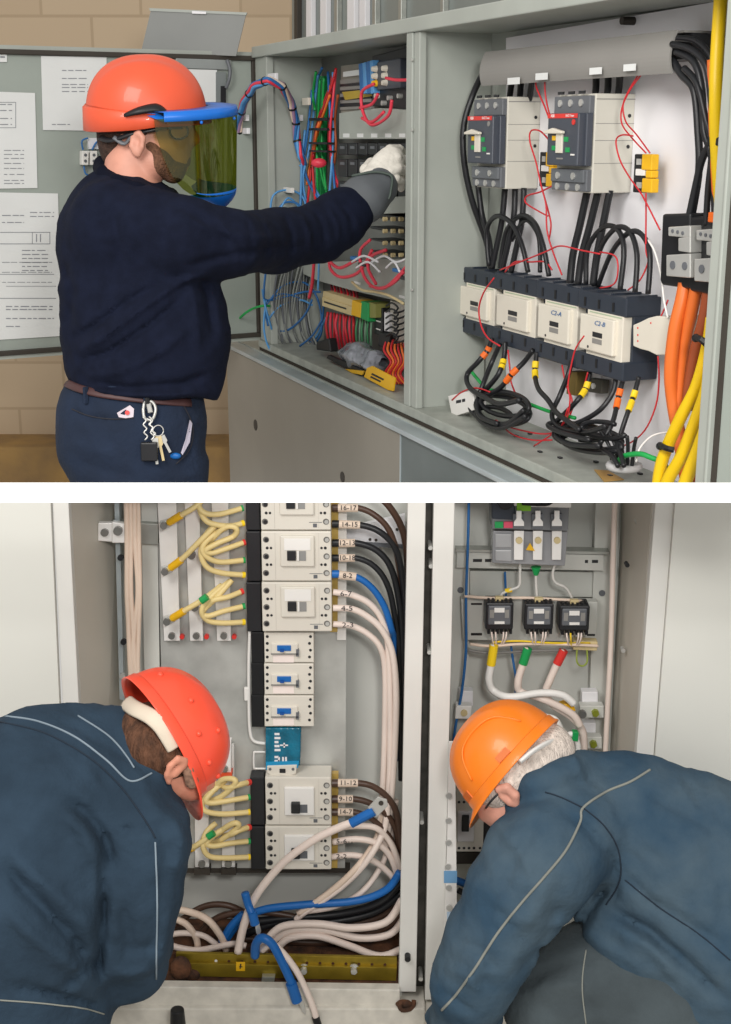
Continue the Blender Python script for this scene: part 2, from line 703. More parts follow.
def on_surface(tree, px, py, lift=0.001):
    hit = tree.ray_cast(CAM, ray(px, py).normalized())
    if hit[0] is None:
        return None
    return hit[0] + hit[1] * (lift if hit[1].dot(ray(px, py)) < 0 else -lift)


def seam(tree, pts, r, m, name, parent, step=6, lift=0.0008):
    ws = []
    vp_ = dense_path([Vector((x, y, 0)) for x, y in pts], 5)
    pts = [(v.x, v.y) for v in vp_]
    for (x0, y0), (x1, y1) in zip(pts, pts[1:]):
        n = max(1, int(math.hypot(x1 - x0, y1 - y0) / step))
        for k in range(n):
            p = on_surface(tree, x0 + (x1 - x0) * k / n, y0 + (y1 - y0) * k / n, lift)
            if p is not None:
                ws.append(p)
    p = on_surface(tree, *pts[-1], lift)
    if p is not None:
        ws.append(p)
    runs, cur = [], []
    for q in ws:
        if cur and (q - cur[-1]).length > 0.05:
            runs.append(cur)
            cur = []
        cur.append(q)
    runs.append(cur)
    mb = MB()
    for c in runs:
        if len(c) > 1:
            mb.tube(c, r, 6, 2)
    if mb.v:
        return mb.build(name, m, parent, smooth=True)

# ================================================================== the divider between the two storeys
pb = W(365, 493, 2.02)
sc_ = depth_of(pb) / F_PX
Q = Plane((0, pb.y, 0), (1, 0, 0))
m_div = mat('matt_white_paint', '#ffffff', 0.9, var=0.0)
MB().lbox(Q, -2.2, 2.2, Q.uz(365, 502.6, 0)[1], Q.uz(365, 484.6, 0)[1], -0.012, 0.0).build('trim_1', m_div)
tag(bpy.data.objects['trim_1'], kind='structure')

# ================================================================== UPPER ROOM: shell
WB = Plane((0, 5.75, 0), (1, 0, 0))
m_wall = brick_mat('painted_block_wall', '#b9a58b', '#b29d83', '#a8947a', 0.40, 0.20)
zc = WB.uz(0, 352)[1]
o = MB().lbox(WB, -2.6, 2.4, WB.uz(0, 447)[1], 3.6, -0.15, 0).build('wall_back', m_wall)
zb = WB.uz(0, 16)[1]
o.data.transform(Matrix.Translation((-WB.uz(41, 10)[0], -5.75, -zb)))
o.location = (WB.uz(41, 10)[0], 5.75, zb)
tag(o, kind='structure')
m_ledge = mat('weathered_stone', '#9a7a48', 0.9, var=0.3, scale=5, bump=0.5, bscale=20, col2='#7d6444')
o = MB().box(WB, -120, 447, 240, 500, 0.25, 0.4).build('trim_2', m_ledge, bevel=0.01)
tag(o, kind='structure')

# metal partition above and behind the cabinet, with upright ribs; white ones paint in light reflections
mb = MB()
mb.poly(T, [(292, -30), (560, -30), (560, 30), (292, 62)], -0.42, 0.03)
mb.poly(T, [(560, -60), (900, -60), (900, 60), (560, 40)], -0.42, 0.03)
o = tag(mb.build('wall_right', mat('brushed_partition', '#8b9290', 0.4, metal=0.3, var=0.08, scale=3, stretch=(1, 1, 0.1))), kind='structure')
for x, w, c in [(294, 3, M_GASK), (306, 5, M_WHITEP), (320, 6, M_WHITEP), (334, 3, M_GALV), (347, 7, M_WHITEP), (359, 6, M_WHITEP), (372, 3, M_GALV), (398, 3, M_GALV), (440, 3, M_GALV), (500, 4, M_GALV)]:
    MB().poly(T, [(x, -30), (x + w, -30), (x + w, 62 if x < 400 else 30), (x, 62 if x < 400 else 30)], -0.40, 0.02).build('rib', c, o, bevel=0.002)

# ------------------------------------------------------------------ upper cabinet carcass
zt = T.uz(262, 57)[1]
zbt = T.uz(330, 370)[1]
uL = T.uz(258, 200)[0]
uLi = T.uz(270, 200)[0]
uM0 = T.uz(408, 200)[0]
uM1 = T.uz(419.5, 200)[0]
uR = T.uz(716, 240)[0]
BK = -0.20
cab = empty('electrical_cabinet', T.L(uM0, zbt, -0.1), 'long grey steel switchgear cabinet behind the man in navy, its left door open', 'cabinet')
mb = MB()
mb.lbox(T, uL, uR + 0.12, zbt - 0.02, zt, BK - 0.03, BK - 0.01)       # rear sheet
mb.build('back_panel', M_CAB, cab)
MB().lbox(T, uL, uR + 0.12, zt, zt + 0.035, BK - 0.03, 0.012).build('top_panel', M_CAB, cab, bevel=0.003)
MB().lbox(T, uL, uLi - 0.012, zbt, zt, BK - 0.02, 0.0).build('side_panel', M_CAB, cab, bevel=0.002)
MB().lbox(T, uLi - 0.03, uLi, zbt, zt, -0.02, 0.004).build('frame_upright', M_CAB, cab, bevel=0.002)
mb = MB()
mb.lbox(T, uM0, uM0 + (uM1 - uM0) * 0.5, zbt, zt, -0.02, 0.008)
mb.lbox(T, uM0 + (uM1 - uM0) * 0.56, uM1, zbt, zt, -0.015, 0.004)
mb.build('centre_post', M_CAB, cab, bevel=0.002)
MB().lbox(T, uM1 - 0.02, uM1 - 0.012, zbt, zt, BK, -0.01).build('divider_wall', M_CAB, cab)
mb = MB()
mb.lbox(T, uR, uR + 0.03, zbt - 0.05, zt, -0.2, 0.01)
mb.lbox(T, uR + 0.033, uR + 0.04, zbt - 0.05, zt, -0.03, 0.016)
mb.build('right_frame_upright', M_CAB, cab, bevel=0.002)
MB().lbox(T, uR + 0.04, uR + 0.055, zbt - 0.05, zt, -0.03, 0.006).build('door_gasket', M_GASK, cab)
MB().lbox(T, uR + 0.055, uR + 0.25, zbt - 0.1, zt, -0.03, 0.004).build('end_panel', M_CABD, cab)
MB().lbox(T, uL, uR, zbt - 0.025, zbt, BK, 0.01).build('bottom_tray', mat('tray_paint', '#9ca098', 0.5, var=0.12, scale=20), cab, bevel=0.003)
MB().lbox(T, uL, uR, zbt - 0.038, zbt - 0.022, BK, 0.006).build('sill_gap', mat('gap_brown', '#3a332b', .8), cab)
o = MB()
for px in (409.5 + 3, ):
    for py in (60, 130, 290):
        o.pcyl(T, px, py, 0.008, 1.5, 0.003)
o.build_each('screw', M_STEEL, cab)
# base under the cabinet
bas = link('cabinet_base', MB().lbox(T, uL, uR, zbt - .075, zbt - 0.05, BK, -0.02).mesh('b'), M_BASE, cab)
zb1 = zbt - 0.037
OF = 0.055
uB = T.uz(228, 400, OF)[0]
uJ = T.uz(400, 450, OF)[0]
zz = T.uz(450, 457, OF + 0.012)[1]
MB().lbox(T, uB, uR + .1, zb1 - 0.010, zb1, -0.2, 0.012).build('top_strip', M_CAB, bas, bevel=0.002)
MB().prism([T.L(uB, zb1 - 0.012, 0.0), T.L(uR + .1, zb1 - 0.012, 0.0), T.L(uR + .1, zz + 0.006, OF), T.L(uB, zz + 0.006, OF)], T.n * -0.02).build('sloped_strip', mat('sloped_panel_paint', '#8a8c84', .45, metal=.15, var=.05), bas)
MB().lbox(T, uB, uR + .1, zz - 0.007, zz + 0.007, 0, OF + 0.010).build('zinc_rail', M_ZINC, bas, bevel=0.003)
MB().lbox(T, uB, uJ, zz - 0.62, zz - 0.012, 0, OF).build('front_panel', M_BASE, bas)
MB().lbox(T, uJ + 0.004, uR + .1, zz - 0.4, zz - 0.012, 0, OF - 0.002).build('front_panel', mat('base_panel_grey', '#6f7878', 0.45, metal=0.2), bas)
MB().lbox(T, uJ, uJ + 0.004, zz - 0.4, zz - 0.012, 0, OF + 0.001).build('joint_strip', M_ZINC, bas)
for x, y, r in [(256, 425, 5.5), (343, 477, 5.5)]:
    MB().pcyl(T, x, y, OF - 0.001, r, 0.003, 20).build('hole_disc', M_GASK, bas)  # dark discs painted in for the shade inside open holes

# ------------------------------------------------------------------ open door with papers
uD1 = D.uz(258, 200)[0]
uD0 = D.uz(-60, 200)[0]
zD1 = D.uz(253, 56)[1]
zD0 = D.uz(253, 337)[1]
door = MB().lbox(D, uD0, uD1 - 0.006, zD0 + 0.005, zD1 - 0.005, -0.03, 0.0).build('cabinet_door', M_CABD, cab)
mb = MB()
g = 0.016
mb.lbox(D, uD0, uD1, zD1 - g, zD1, -0.03, 0.012)
mb.lbox(D, uD0, uD1, zD0, zD0 + g, -0.03, 0.012)
mb.lbox(D, uD1 - g, uD1, zD0 + g, zD1 - g, -0.03, 0.012)
mb.build('gasket', M_GASK, door, bevel=0.003)
mb = MB()
mb.lbox(D, uD0, uD1, zD1, zD1 + 0.012, -0.03, 0.004)
mb.lbox(D, uD0, uD1, zD0 - 0.012, zD0, -0.03, 0.004)
mb.build_each('door_rim', M_CAB, door)


def paper(pts, label, marks):
    e = MB().poly(D, pts, 0.004, 0.0012).build('paper_sheet', M_PAPER)
    tag(e, label, 'paper', 'papers on the cabinet door')
    for name, lst, m in marks:
        mb = MB()
        for x0, y0, x1, y1 in lst:
            mb.poly(D, [(x0, y0), (x1, y0), (x1, y1), (x0, y1)], 0.0048, 0.0006)
        o_ = mb.build(name, m, e)
        o_['kind'] = 'stuff'
    return e


rnd = random.Random(3)


def lines(x0, x1, ys, h=0.9, seg=0.6):
    out = []
    for y in ys:
        x = x0
        while x < x1:
            w = rnd.uniform(3, 9)
            out.append((x, y, min(x + w, x1), y + h))
            x += w + rnd.uniform(1, 2.5)
    return out


paper([(41, 56), (106.5, 57), (107, 131), (43, 130)], 'white paper sheet with short centred lines, nearest the orange helmet on the door',
      [('printed_lines', lines(62, 88, [70, 78, 84, 87, 91]) + lines(52, 70, [124]), M_INK)])
paper([(-20, 91), (35, 93), (37.5, 188), (-20, 189)], 'white paper sheet cut off by the left picture edge, above the large drawing sheet',
      [('printed_lines', lines(0, 12, [104, 110, 118, 124]) + lines(4, 24, [150, 154, 158, 163, 168, 174, 180, 183], .8), M_INK),
       ('drawn_frame', [(-2, 102, 16, 102.6), (15.4, 102, 16, 128), (-2, 127.4, 16, 128)], M_INK)])
paper([(-20, 192), (58, 193.5), (62, 336), (-20, 341)], 'large white wiring drawing sheet low on the door beside the man in navy',
      [('printed_lines', lines(2, 24, [215, 222]) + lines(30, 54, [212, 216]) + lines(2, 52, [262, 272, 282], .6) + lines(22, 48, [250, 254, 258, 262, 266, 270]) + lines(6, 54, [306, 309, 318], 1.0) + lines(6, 20, [326]), M_INK),
       ('drawn_frame', [(0, 232, 50, 232.7), (49.5, 232, 50.2, 244), (0, 243.5, 50, 244.2), (32, 232, 32.6, 244), (36, 234, 37, 242), (40, 234, 41, 242), (0, 274, 54, 274.6), (0, 298, 56, 298.7), (6, 286, 56, 286.5)], M_INK)])
e = MB().poly(D, [(-4, 53), (7, 53), (7, 62), (-4, 62)], 0.004, 0.001).build('label_sticker', M_PAPER)
tag(e, 'small white label sticker in the top left corner of the open door', 'sticker')
MB().box(D, 0, 56, 5, 58, 0.0046, 0.0006).build('printed_mark', M_INK, e)
# document pocket behind the helmet
dp = empty('document_pocket', D.P(212, 80), 'clear plastic document pocket on the door behind the orange helmet', 'pocket')
MB().poly(D, [(176, 58), (231, 60), (232, 70), (176, 68)], 0.012, 0.01).build('pocket_rim', mat('dull_clear_plastic', '#8f9493', 0.3), dp, bevel=0.002)
MB().poly(D, [(182, 69), (217, 70), (217, 102), (182, 102)], 0.010, 0.006).build('folded_papers', M_PAPER, dp)
MB().poly(D, [(216, 72), (226, 72), (226, 102), (216, 102)], 0.012, 0.008).build('pocket_side', mat('dull_clear_plastic_dark', '#7c8282', 0.3), dp)
MB().poly(D, [(221, 86), (226, 86), (226, 103), (221, 103)], 0.016, 0.008).build('black_clip', M_BLK2, dp)
cable('pocket_cord', D, [(227, 60, .02), (230, 70, .03), (229, 80, .03), (226, 88, .02)], 1.8, M_GREYP, parent=dp)
# little terminal pair on the door
tp = empty('door_terminal', D.P(90, 158), "small white terminal pair with blue wires on the door behind the man's neck", 'terminal')
for x in (82, 90.5):
    o = MB().poly(D, [(x, 151), (x + 7, 151), (x + 6.5, 165), (x, 165)], 0.03, 0.028).build('terminal_block', M_WHITE, tp, bevel=0.002)
    MB().pcyl(D, x + 3.4, 155, 0.03, 1.5, 0.002).pcyl(D, x + 3.4, 161, 0.03, 1.5, 0.002).build('screw', M_GREYP, o)
for pts in ([(84, 166, .02), (86, 174, .025), (96, 176, .025), (100, 168, .02)], [(83, 150, .02), (82, 141, .02), (88, 138, .02)], [(92, 150, .02), (97, 142, .02), (102, 146, .02), (101, 172, .02)]):
    cable('wire', D, pts, 0.9, M_BLUEW, parent=tp)
MB().poly(D, [(88, 138), (102, 138), (101, 149), (89, 149)], 0.012, 0.012).build('tie_base', M_WHITEP, tp)

# grey hatch leaf standing above the door
zq = D.P(190, 50, -.03)
R2 = Plane((0, zq.y, 0), (1, 0, 0))
hl = empty('hatch_lid', R2.P(190, 52), 'dark grey metal lid standing upright above the open door', 'lid')
MB().poly(R2, [(151, 9.5), (246, 14), (236, 56), (141, 52)], 0.0, 0.012).build('lid_sheet', mat('lid_grey', '#787a78', 0.45, metal=0.2, var=0.03), hl)
MB().poly(R2, [(149, 8), (247, 12.5), (246, 15), (150, 11)], 0.004, 0.02).build('lid_edge', M_CAB, hl)
MB().poly(R2, [(192, 11), (206, 11.7), (206, 14), (192, 13.5)], 0.009, 0.01).build('lid_catch', M_WHITEP, hl)

# ------------------------------------------------------------------ RIGHT COMPARTMENT
def tsolve(pf, pbk, py):
    return T.solve(pf, pbk, py, BK)


wp = MB().poly(T, [(506, 38), (760, -6), (760, 520), (506, 440)], BK + 0.012, 0.012).build('mounting_plate', M_WHITEP)
wp.name = 'mounting_plate'
tag(wp, 'large white mounting plate at the back of the right hand compartment', 'plate')
MB().pcyl(T, 634, 21, BK + 0.012, 4, 0.03).build('plate_stud', M_GASK, wp)
PL = BK + 0.012

# duct cover
dc = empty('duct_cover', T.P(580, 60, BK), 'wide bent grey plastic trunking cover across the top of the right compartment', 'cover')
x0, x1 = 482, 673
prof = [(-0.105, 0.0), (-0.075, 0.004), (-0.072, -0.02)]
uD_0, _ = T.uz(482, 60, -0.09)
uD_1, _ = T.uz(672, 60, -0.09)
zt0 = T.uz(482, 53, -0.11)[1]
zb0 = T.uz(482, 86, -0.09)[1]
n = 10
front = []
for i in range(n + 1):
    t = i / n
    front.append((zt0 + (zb0 - zt0) * t, -0.100 + 0.016 * math.sin(math.pi * min(1, t * 0.75 + .05))))
mb = MB()
vs, fs = [], []
for u in (uD_0, uD_1):
    for z, o_ in front:
        vs.append(T.L(u, z, o_))
    for z, o_ in reversed(front):
        vs.append(T.L(u, z, o_ - 0.004))
m2 = 2 * (n + 1)
fs = [(i, (i + 1) % m2, m2 + (i + 1) % m2, m2 + i) for i in range(m2)] + [tuple(range(m2)), tuple(range(2 * m2 - 1, m2 - 1, -1))]
mb.add(vs, fs)
mb.lbox(T, uD_0 + .01, uD_1 - .002, zt0 - .004, zt0, PL, -0.115)
mb.build('cover_sheet', M_DUCT, dc)
MB().lbox(T, uD_0 + .005, uD_1 + .004, (zt0 * .35 + zb0 * .65), zt0 - .005, PL, -0.13).build('inner_duct', M_BLK2, dc)
for x, y in ((513, 81), (541, 76.5), (595, 71), (629, 67.5)):
    MB().box(T, x - 5.5, y - 3, x + 5.5, y + 3, -0.078, 0.003).build('label', M_PAPER, dc)


def mccb(xl, xr, xb, yt, yb, pxl, pyt, pyb, label, trip, cut_back=None):
    """moulded case breaker: body front left/right columns, rear column, top/bottom rows at the left front edge"""
    of = tsolve(xr, xb, (yt + yb) / 2)
    r = empty('circuit_breaker', T.P((xl + xr) / 2, yb, of), label, 'breaker', 'moulded case breakers in the right compartment')
    u0, z1 = T.uz(xl, yt, of)
    u1, _ = T.uz(xr, yt, of)
    z0 = T.uz(xl, yb, of)[1]
    w, h = u1 - u0, z1 - z0
    body = MB().lbox(T, u0, u1, z0, z1, PL, of - 0.012).build('body', M_CREAM2, r, bevel=0.002)
    mb = MB()
    for t in (0.3, 0.53, 0.7):
        mb.lbox(T, u1 - 0.001, u1 + 0.0004, z0 + h * t, z0 + h * t + 0.0012, PL, of - 0.014)
    mb.lbox(T, u0, u1 + 0.0006, z1 - 0.012, z1 - 0.010, PL, of - 0.014)
    mb.build_each('seam', M_DUCT, body)
    mb = MB()
    for z in (z0 + h * .47, z0 + h * .78):
        mb.cyl(T.L(u1, z, PL + 0.012), T.u, 0.004, 0.001, 10)
    mb.build_each('side_screw', M_BLK2, body)
    tc = MB().lbox(T, u0, u1 - .004, z0 + h * .80, z1 - h * .02, of - 0.02, of).build('terminal_cover', M_GREYP, r, bevel=0.002)
    bc = MB().lbox(T, u0, u1 - .004, z0 + h * .015, z0 + h * .24, of - 0.02, of).build('terminal_cover', M_GREYP, r, bevel=0.002)
    MB().lbox(T, u0 + w * .04, u1 - w * .05, z0 + h * .105, z0 + h * .24, of - .01, of + .006).build('trip_window', mat('smoked_window', '#62666b', 0.25), bc, bevel=0.002)
    for zz_, par, n_ in ((z1 - h * .09, tc, 3), (z0 + h * .055, bc, 3), (z0 + h * .17, bc, 2)):
        for k in range(n_):
            uu = u0 + w * ((k + .5) / n_ * .86 + .04)
            MB().cyl(T.L(uu, zz_, of + (0.006 if n_ == 2 else 0)), T.n, .0075, .003, 12).build('screw', M_STEEL, par)
            if n_ == 3:
                MB().lbox(T, uu - .012, uu + .012, zz_ + .018, zz_ + .024, of - .002, of + .001).build('slot', M_BLK2, par)
    # face plate
    fo = of + 0.022
    fu0 = T.uz(pxl, pyt, fo)[0]
    fu1 = u1 - w * .06
    fz1 = T.uz(pxl, pyt, fo)[1]
    fz0 = T.uz(pxl, pyb, fo)[1]
    fw, fh = fu1 - fu0, fz1 - fz0
    fp = MB().lbox(T, fu0, fu1, fz0, fz1, of - 0.01, fo).build('face_plate', M_GREYP2, r, bevel=0.003)
    MB().lbox(T, fu1, u1 - .002, fz0, fz1, of - .01, of + .006).build('side_strip', M_GREYP2, r, bevel=0.002)
    st = MB().lbox(T, fu0 + .001, fu1 - .004, fz1 - fh * .095, fz1 - .001, fo - .005, fo + .0012).build('red_stripe', M_RED, fp)
    lo = MB()
    p = T.L(fu0 + fw * .16, fz1 - fh * .05, fo)
    px_, py_ = proj(p)
    text('ABB', T, px_, py_, fo + .0014, 3.0, M_WHITE, fp, 'brand_lettering')
    p = T.L(fu0 + fw * .72, fz1 - fh * .05, fo)
    px_, py_ = proj(p)
    text('SACE Tmax', T, px_, py_, fo + .0014, 2.4, M_PAPER, fp, 'brand_lettering')
    hu = fu0 + fw * .42
    MB().lbox(T, fu0 + fw * .34, fu0 + fw * .54, fz0 + fh * .24, fz0 + fh * .66, fo - .002, fo + .004).build('toggle_slot', M_CREAM, fp, bevel=0.001)
    fh_ = fo - .012
    vs = [T.L(fu0 + fw * .02, fz0 + fh * .66, fo + .012), T.L(fu0 + fw * .30, fz0 + fh * .72, fo + .012), T.L(fu0 + fw * .62, fz0 + fh * .66, fo + .012),
          T.L(fu0 + fw * .62, fz0 + fh * .61, fo + .012), T.L(fu0 + fw * .30, fz0 + fh * .61, fo + .012), T.L(fu0 + fw * .02, fz0 + fh * .61, fo + .012)]
    MB().prism(vs, T.n * -0.010).build('toggle_handle', M_CREAM, fp, bevel=0.002)
    for a, b, m in ((.25, .52, M_YEL), (.64, .50, M_GREEN), (.25, .33, M_GREEN), (.70, .30, M_GREEN)):
        MB().lbox(T, fu0 + fw * (a - .06), fu0 + fw * (a + .06), fz0 + fh * (b - .04), fz0 + fh * (b + .05), fo - .001, fo + .002).build('indicator_mark', m, fp)
    MB().cyl(T.L(fu0 + fw * .86, fz1 - fh * .17, fo), T.n, .006, .002, 12).build('test_button', M_RED if trip else M_DUCT, fp)
    MB().lbox(T, fu0 + fw * .80, fu0 + fw * .92, fz0 + fh * .2, fz0 + fh * .23, fo, fo + .001).build('printed_mark', M_WHITE, fp)
    MB().lbox(T, fu0 + fw * .35, fu0 + fw * .55, fz0 + fh * .12, fz0 + fh * .15, fo, fo + .001).build('printed_mark', M_DUCT, fp)
    return r


mccb(474, 503.5, 545, 98, 187, 468, 116, 163, 'dark fronted circuit breaker, left of the pair with red stripes', False)
mccb(554.5, 591, 640, 95, 191, 548, 113.5, 165, 'dark fronted circuit breaker with a red test button, right of the striped pair', True)


def fuse_holder(x0, y0, x1, y1, label, off):
    r = empty('fuse_holder', T.P(x0, y1, off), label, 'fuse holder', 'yellow fuse holders')
    xm = x0 + (x1 - x0) * .45
    bk = MB().box(T, x0, y0, xm + 1, y1, off, .03).build('black_housing', M_BLACK, r, bevel=.002)
    yl = MB()
    yh = y1 - y0
    yl.box(T, xm, y0, x1, y0 + yh * .42, off + .01, .018)
    yl.box(T, xm + (x1 - xm) * .4, y0 + yh * .42, x1, y0 + yh * .62, off + .01, .018)
    yl.box(T, xm, y0 + yh * .62, x1, y1, off + .01, .018)
    yl.build('yellow_cover', M_YEL, r, bevel=.002)
    for t in (.12, .72):
        MB().box(T, x0 + 2, y0 + yh * t, xm - 1, y0 + yh * (t + .16), off + .004, .006).build('terminal_clip', M_STEEL, bk)
    MB().box(T, x0 + 1, y0 + yh * .38, xm + 2, y0 + yh * .56, off + .008, .01).build('fuse', M_WHITE, r, bevel=.001)


fuse_holder(540, 152, 553, 187, 'black and yellow fuse holder half hidden behind the right breaker', -.15)
fuse_holder(634.5, 154, 651, 193, 'black and yellow fuse holder on the white plate right of both breakers', -.15)


def contactor(xl, xr, xb, yt, yb, label, note):
    of = tsolve(xr, xb, (yt + yb) / 2)
    r = empty('contactor', T.P((xl + xr) / 2, yb, of), label, 'contactor', 'contactors in a row')
    u0, z1 = T.uz(xl, yt, of)
    u1 = T.uz(xr, yt, of)[0]
    z0 = T.uz(xl, yb, of)[1]
    w, h = u1 - u0, z1 - z0
    MB().lbox(T, u0 + w * .05, u1 - w * .01, z0 + h * .1, z1 - h * .1, PL, of - .022).build('rear_body', M_NAVYP, r, bevel=.002)
    for nm, a, b in (('top_terminal_block', .77, 1.0), ('bottom_terminal_block', 0, .23)):
        tb = MB()
        tb.lbox(T, u0, u1, z0 + h * a, z0 + h * b, PL, of)
        t = tb.build(nm, M_NAVYP, r, bevel=.003)
        sl = MB()
        for k in range(3):
            uu = u0 + w * (.13 + .30 * k)
            sl.lbox(T, uu, uu + w * .04, z0 + h * (a + .04 if a else b - .15), z0 + h * (a + .15 if a else b - .04), of - .004, of + .0012)
        sl.build_each('slot', M_BLACK, t)
        if a:
            dv = MB()
            for k in range(4):
                uu = u0 + w * (.02 + .315 * k)
                dv.lbox(T, uu, uu + w * .03, z1 - .002, z1 + .004, PL + .01, of - .004)
            dv.build_each('phase_barrier', M_NAVYP, t)
    f = MB().lbox(T, u0 + w * .20, u1 - w * .05, z0 + h * .215, z0 + h * .785, of - .03, of - .001).build('front_housing', M_CREAM, r, bevel=.002)
    MB().lbox(T, u0 + w * .13, u1 - w * .16, z0 + h * .28, z0 + h * .72, of - .004, of + .009).build('front_cover', M_CREAM, f, bevel=.003)
    of2 = of + .009
    MB().lbox(T, u0 + w * .25, u1 - w * .08, z0 + h * .745, z0 + h * .76, of - .004, of - .0004).build('green_groove', mat('groove_green', '#a8b69a', .6), f)
    MB().lbox(T, u0 + w * .42, u0 + w * .62, z0 + h * .47, z0 + h * .53, of2 - .001, of2 + .001).build('indicator_window', M_BLK2, f)
    MB().lbox(T, u0 + w * .42, u0 + w * .62, z0 + h * .39, z0 + h * .45, of2 - .001, of2 + .001).build('rating_label', M_DUCT, f)
    MB().cyl(T.L(u0 + w * .33, z0 + h * .33, of2), T.n, .003, .001, 10).build('dot_mark', M_BLK2, f)
    if note:
        x_, y_ = proj(T.L(u0 + w * .55, z0 + h * .64, of2))
        text(note, T, x_, y_, of2 + .0012, 4.6, M_INKB, f, 'handwriting', shear=.25, xs=1.5)
    return r


contactor(459, 497, 520, 266, 331, 'cream and dark blue contactor at the left end of the row', '')
contactor(495, 539, 565, 272, 343, 'cream and dark blue contactor, second from the left in the row, without handwriting', '')
contactor(537, 581, 612, 280, 357, 'cream and dark blue contactor with C2-A written on its front', 'C2-A')
contactor(579, 627, 667, 289, 369, 'largest looking contactor at the right end of the row, C2-B written on its front', 'C2-B')

# white auxiliary block at the side of the last contactor
ax = empty('auxiliary_switch_block', T.P(650, 350, -.13), 'white angular auxiliary block clipped to the right side of the last contactor', 'auxiliary block')
MB().poly(T, [(633, 325), (640, 322), (648, 318), (656, 316), (672, 317), (672, 351), (664, 355), (656, 355), (648, 351), (640, 349), (633, 346)], -.105, .09).build('housing', M_CREAM, ax, bevel=.002)
mb = MB()
for x, y in ((638, 328), (638, 335), (638, 341), (651, 323)):
    mb.pcyl(T, x, y, -.105, 1.0, .001, 8)
mb.build_each('screw', M_RED, ax)

# black power blocks with lugs
def power_block(pts, bars, lab):
    r = empty('power_terminal_block', T.P(pts[0][0], 300, -.1), lab, 'terminal block', 'black power terminal blocks')
    MB().poly(T, pts, -.085, .10).build('insulating_housing', M_BLACK, r, bevel=.005, seg=3)
    for nm, (x0, y0, x1, y1), holes in bars:
        l = MB().poly(T, [(x0, y0), (x1, y0 - 1.5), (x1, y1 + 1), (x0, y1 - 1)], -.06, .05).build(nm, M_STEEL, r, bevel=.002)
        mb = MB()
        for hx, hy, hr in holes:
            mb.pcyl(T, hx, hy, -.06, hr, .002, 12)
        mb.build_each('lug_screw', M_GREYP, l)


power_block([(662, 214), (690, 213), (690, 289), (661, 285), (659.5, 280)],
            [('upper_lug_bar', (668, 227, 690, 237), [(673, 231, 1.8), (678, 232, 1.8), (683, 233, 1.8)]),
             ('link_bar', (678, 238, 690, 252), []), ('lower_lug_bar', (666, 255, 690, 277), [(673, 265, 4.2), (685, 266, 4)])],
            'black power terminal block with orange cables, the left one of two')
power_block([(690, 217), (716, 216), (716, 296), (690, 291), (687.5, 286)],
            [('upper_lug_bar', (696, 230, 716, 241), [(701, 234, 1.8), (706, 235, 1.8), (711, 236, 1.8)]),
             ('link_bar', (706, 242, 716, 256), []), ('lower_lug_bar', (694, 259, 716, 282), [(702, 269, 4.4), (713, 271, 4)])],
            'black power terminal block next to the right cabinet upright')

KC = 'black cables in the right compartment'


def kc(pts, r, lab, m=M_CABLE, nm='power_cable'):
    return cable(nm, T, pts, r, m, lab, 'cable', KC if m is M_CABLE else None)


kc([(486, 68, -.13), (474, 92, -.12), (464, 125, -.12), (464, 160, -.13), (472, 200, -.15), (486, 240, -.17), (492, 268, -.16)], 3.2, 'thick black cable bowing down along the left side wall of the right compartment')
for k, (xa, xb) in enumerate(((512, 508), (521, 518), (532, 528))):
    kc([(xa, 80, -.15), (xb + 2, 95, -.16), (xb, 108, -.16)], 3.2, ['black cable into the top of the left breaker, left one', 'black cable into the top of the left breaker, middle one', 'black cable into the top of the left breaker, right one'][k])
for k, (xa, xb) in enumerate(((596, 594), (608, 606), (620, 617))):
    kc([(xa, 72, -.15), (xb + 2, 88, -.16), (xb, 100, -.16)], 3.6, ['black cable into the top of the right breaker, left one', 'black cable into the top of the right breaker, middle one', 'black cable into the top of the right breaker, right one'][k])
for k, pts in enumerate(([(478, 185), (482, 215), (489, 240), (491, 268)], [(505, 188), (502, 220), (497, 245), (492, 268)], [(515, 188), (514, 215), (509, 240), (502, 270)], [(524, 188), (522, 220), (517, 245), (511, 272)])):
    kc([(x, y, -.15 + .004 * i) for i, (x, y) in enumerate(pts)], 3.0, ['outermost left', 'second', 'third', 'rightmost'][k] + ' black cable dropping from the left breaker to the first contactors')
for k, pts in enumerate(([(587, 192), (580, 225), (573, 255), (570, 283)], [(598, 192), (590, 225), (582, 255), (578, 284)], [(610, 190), (603, 225), (597, 255), (593, 285)])):
    kc([(x, y, -.14 + .004 * i) for i, (x, y) in enumerate(pts)], 3.8, ['left', 'middle', 'right'][k] + ' black cable of three dropping from the right breaker to the contactors')
kc([(489, 266, -.13), (487, 230, -.13), (497, 216, -.12), (512, 224, -.115), (522, 245, -.11), (528, 272, -.11)], 2.6, 'black cable looping over from first to second contactor, lower loop')
kc([(500, 268, -.14), (506, 232, -.14), (520, 216, -.13), (534, 222, -.12), (543, 245, -.11), (549, 276, -.11)], 2.6, 'black cable looping high over the second contactor')
kc([(512, 240, -.15), (525, 220, -.14), (537, 232, -.13), (540, 250, -.13), (540, 272, -.12)], 2.4, 'black cable loop between the two tall loops over the second contactor')
kc([(586, 284, -.13), (588, 248, -.13), (604, 227, -.13), (618, 230, -.12), (624, 250, -.11), (620, 290, -.10)], 2.8, 'leftmost black loop over the last contactor')
kc([(594, 286, -.13), (600, 250, -.13), (616, 228, -.12), (630, 232, -.12), (637, 255, -.11), (635, 292, -.10)], 2.8, 'middle black loop over the last contactor')
kc([(598, 286, -.14), (612, 252, -.13), (630, 232, -.12), (643, 236, -.12), (650, 255, -.11), (648, 294, -.10)], 2.8, 'rightmost black loop over the last contactor')
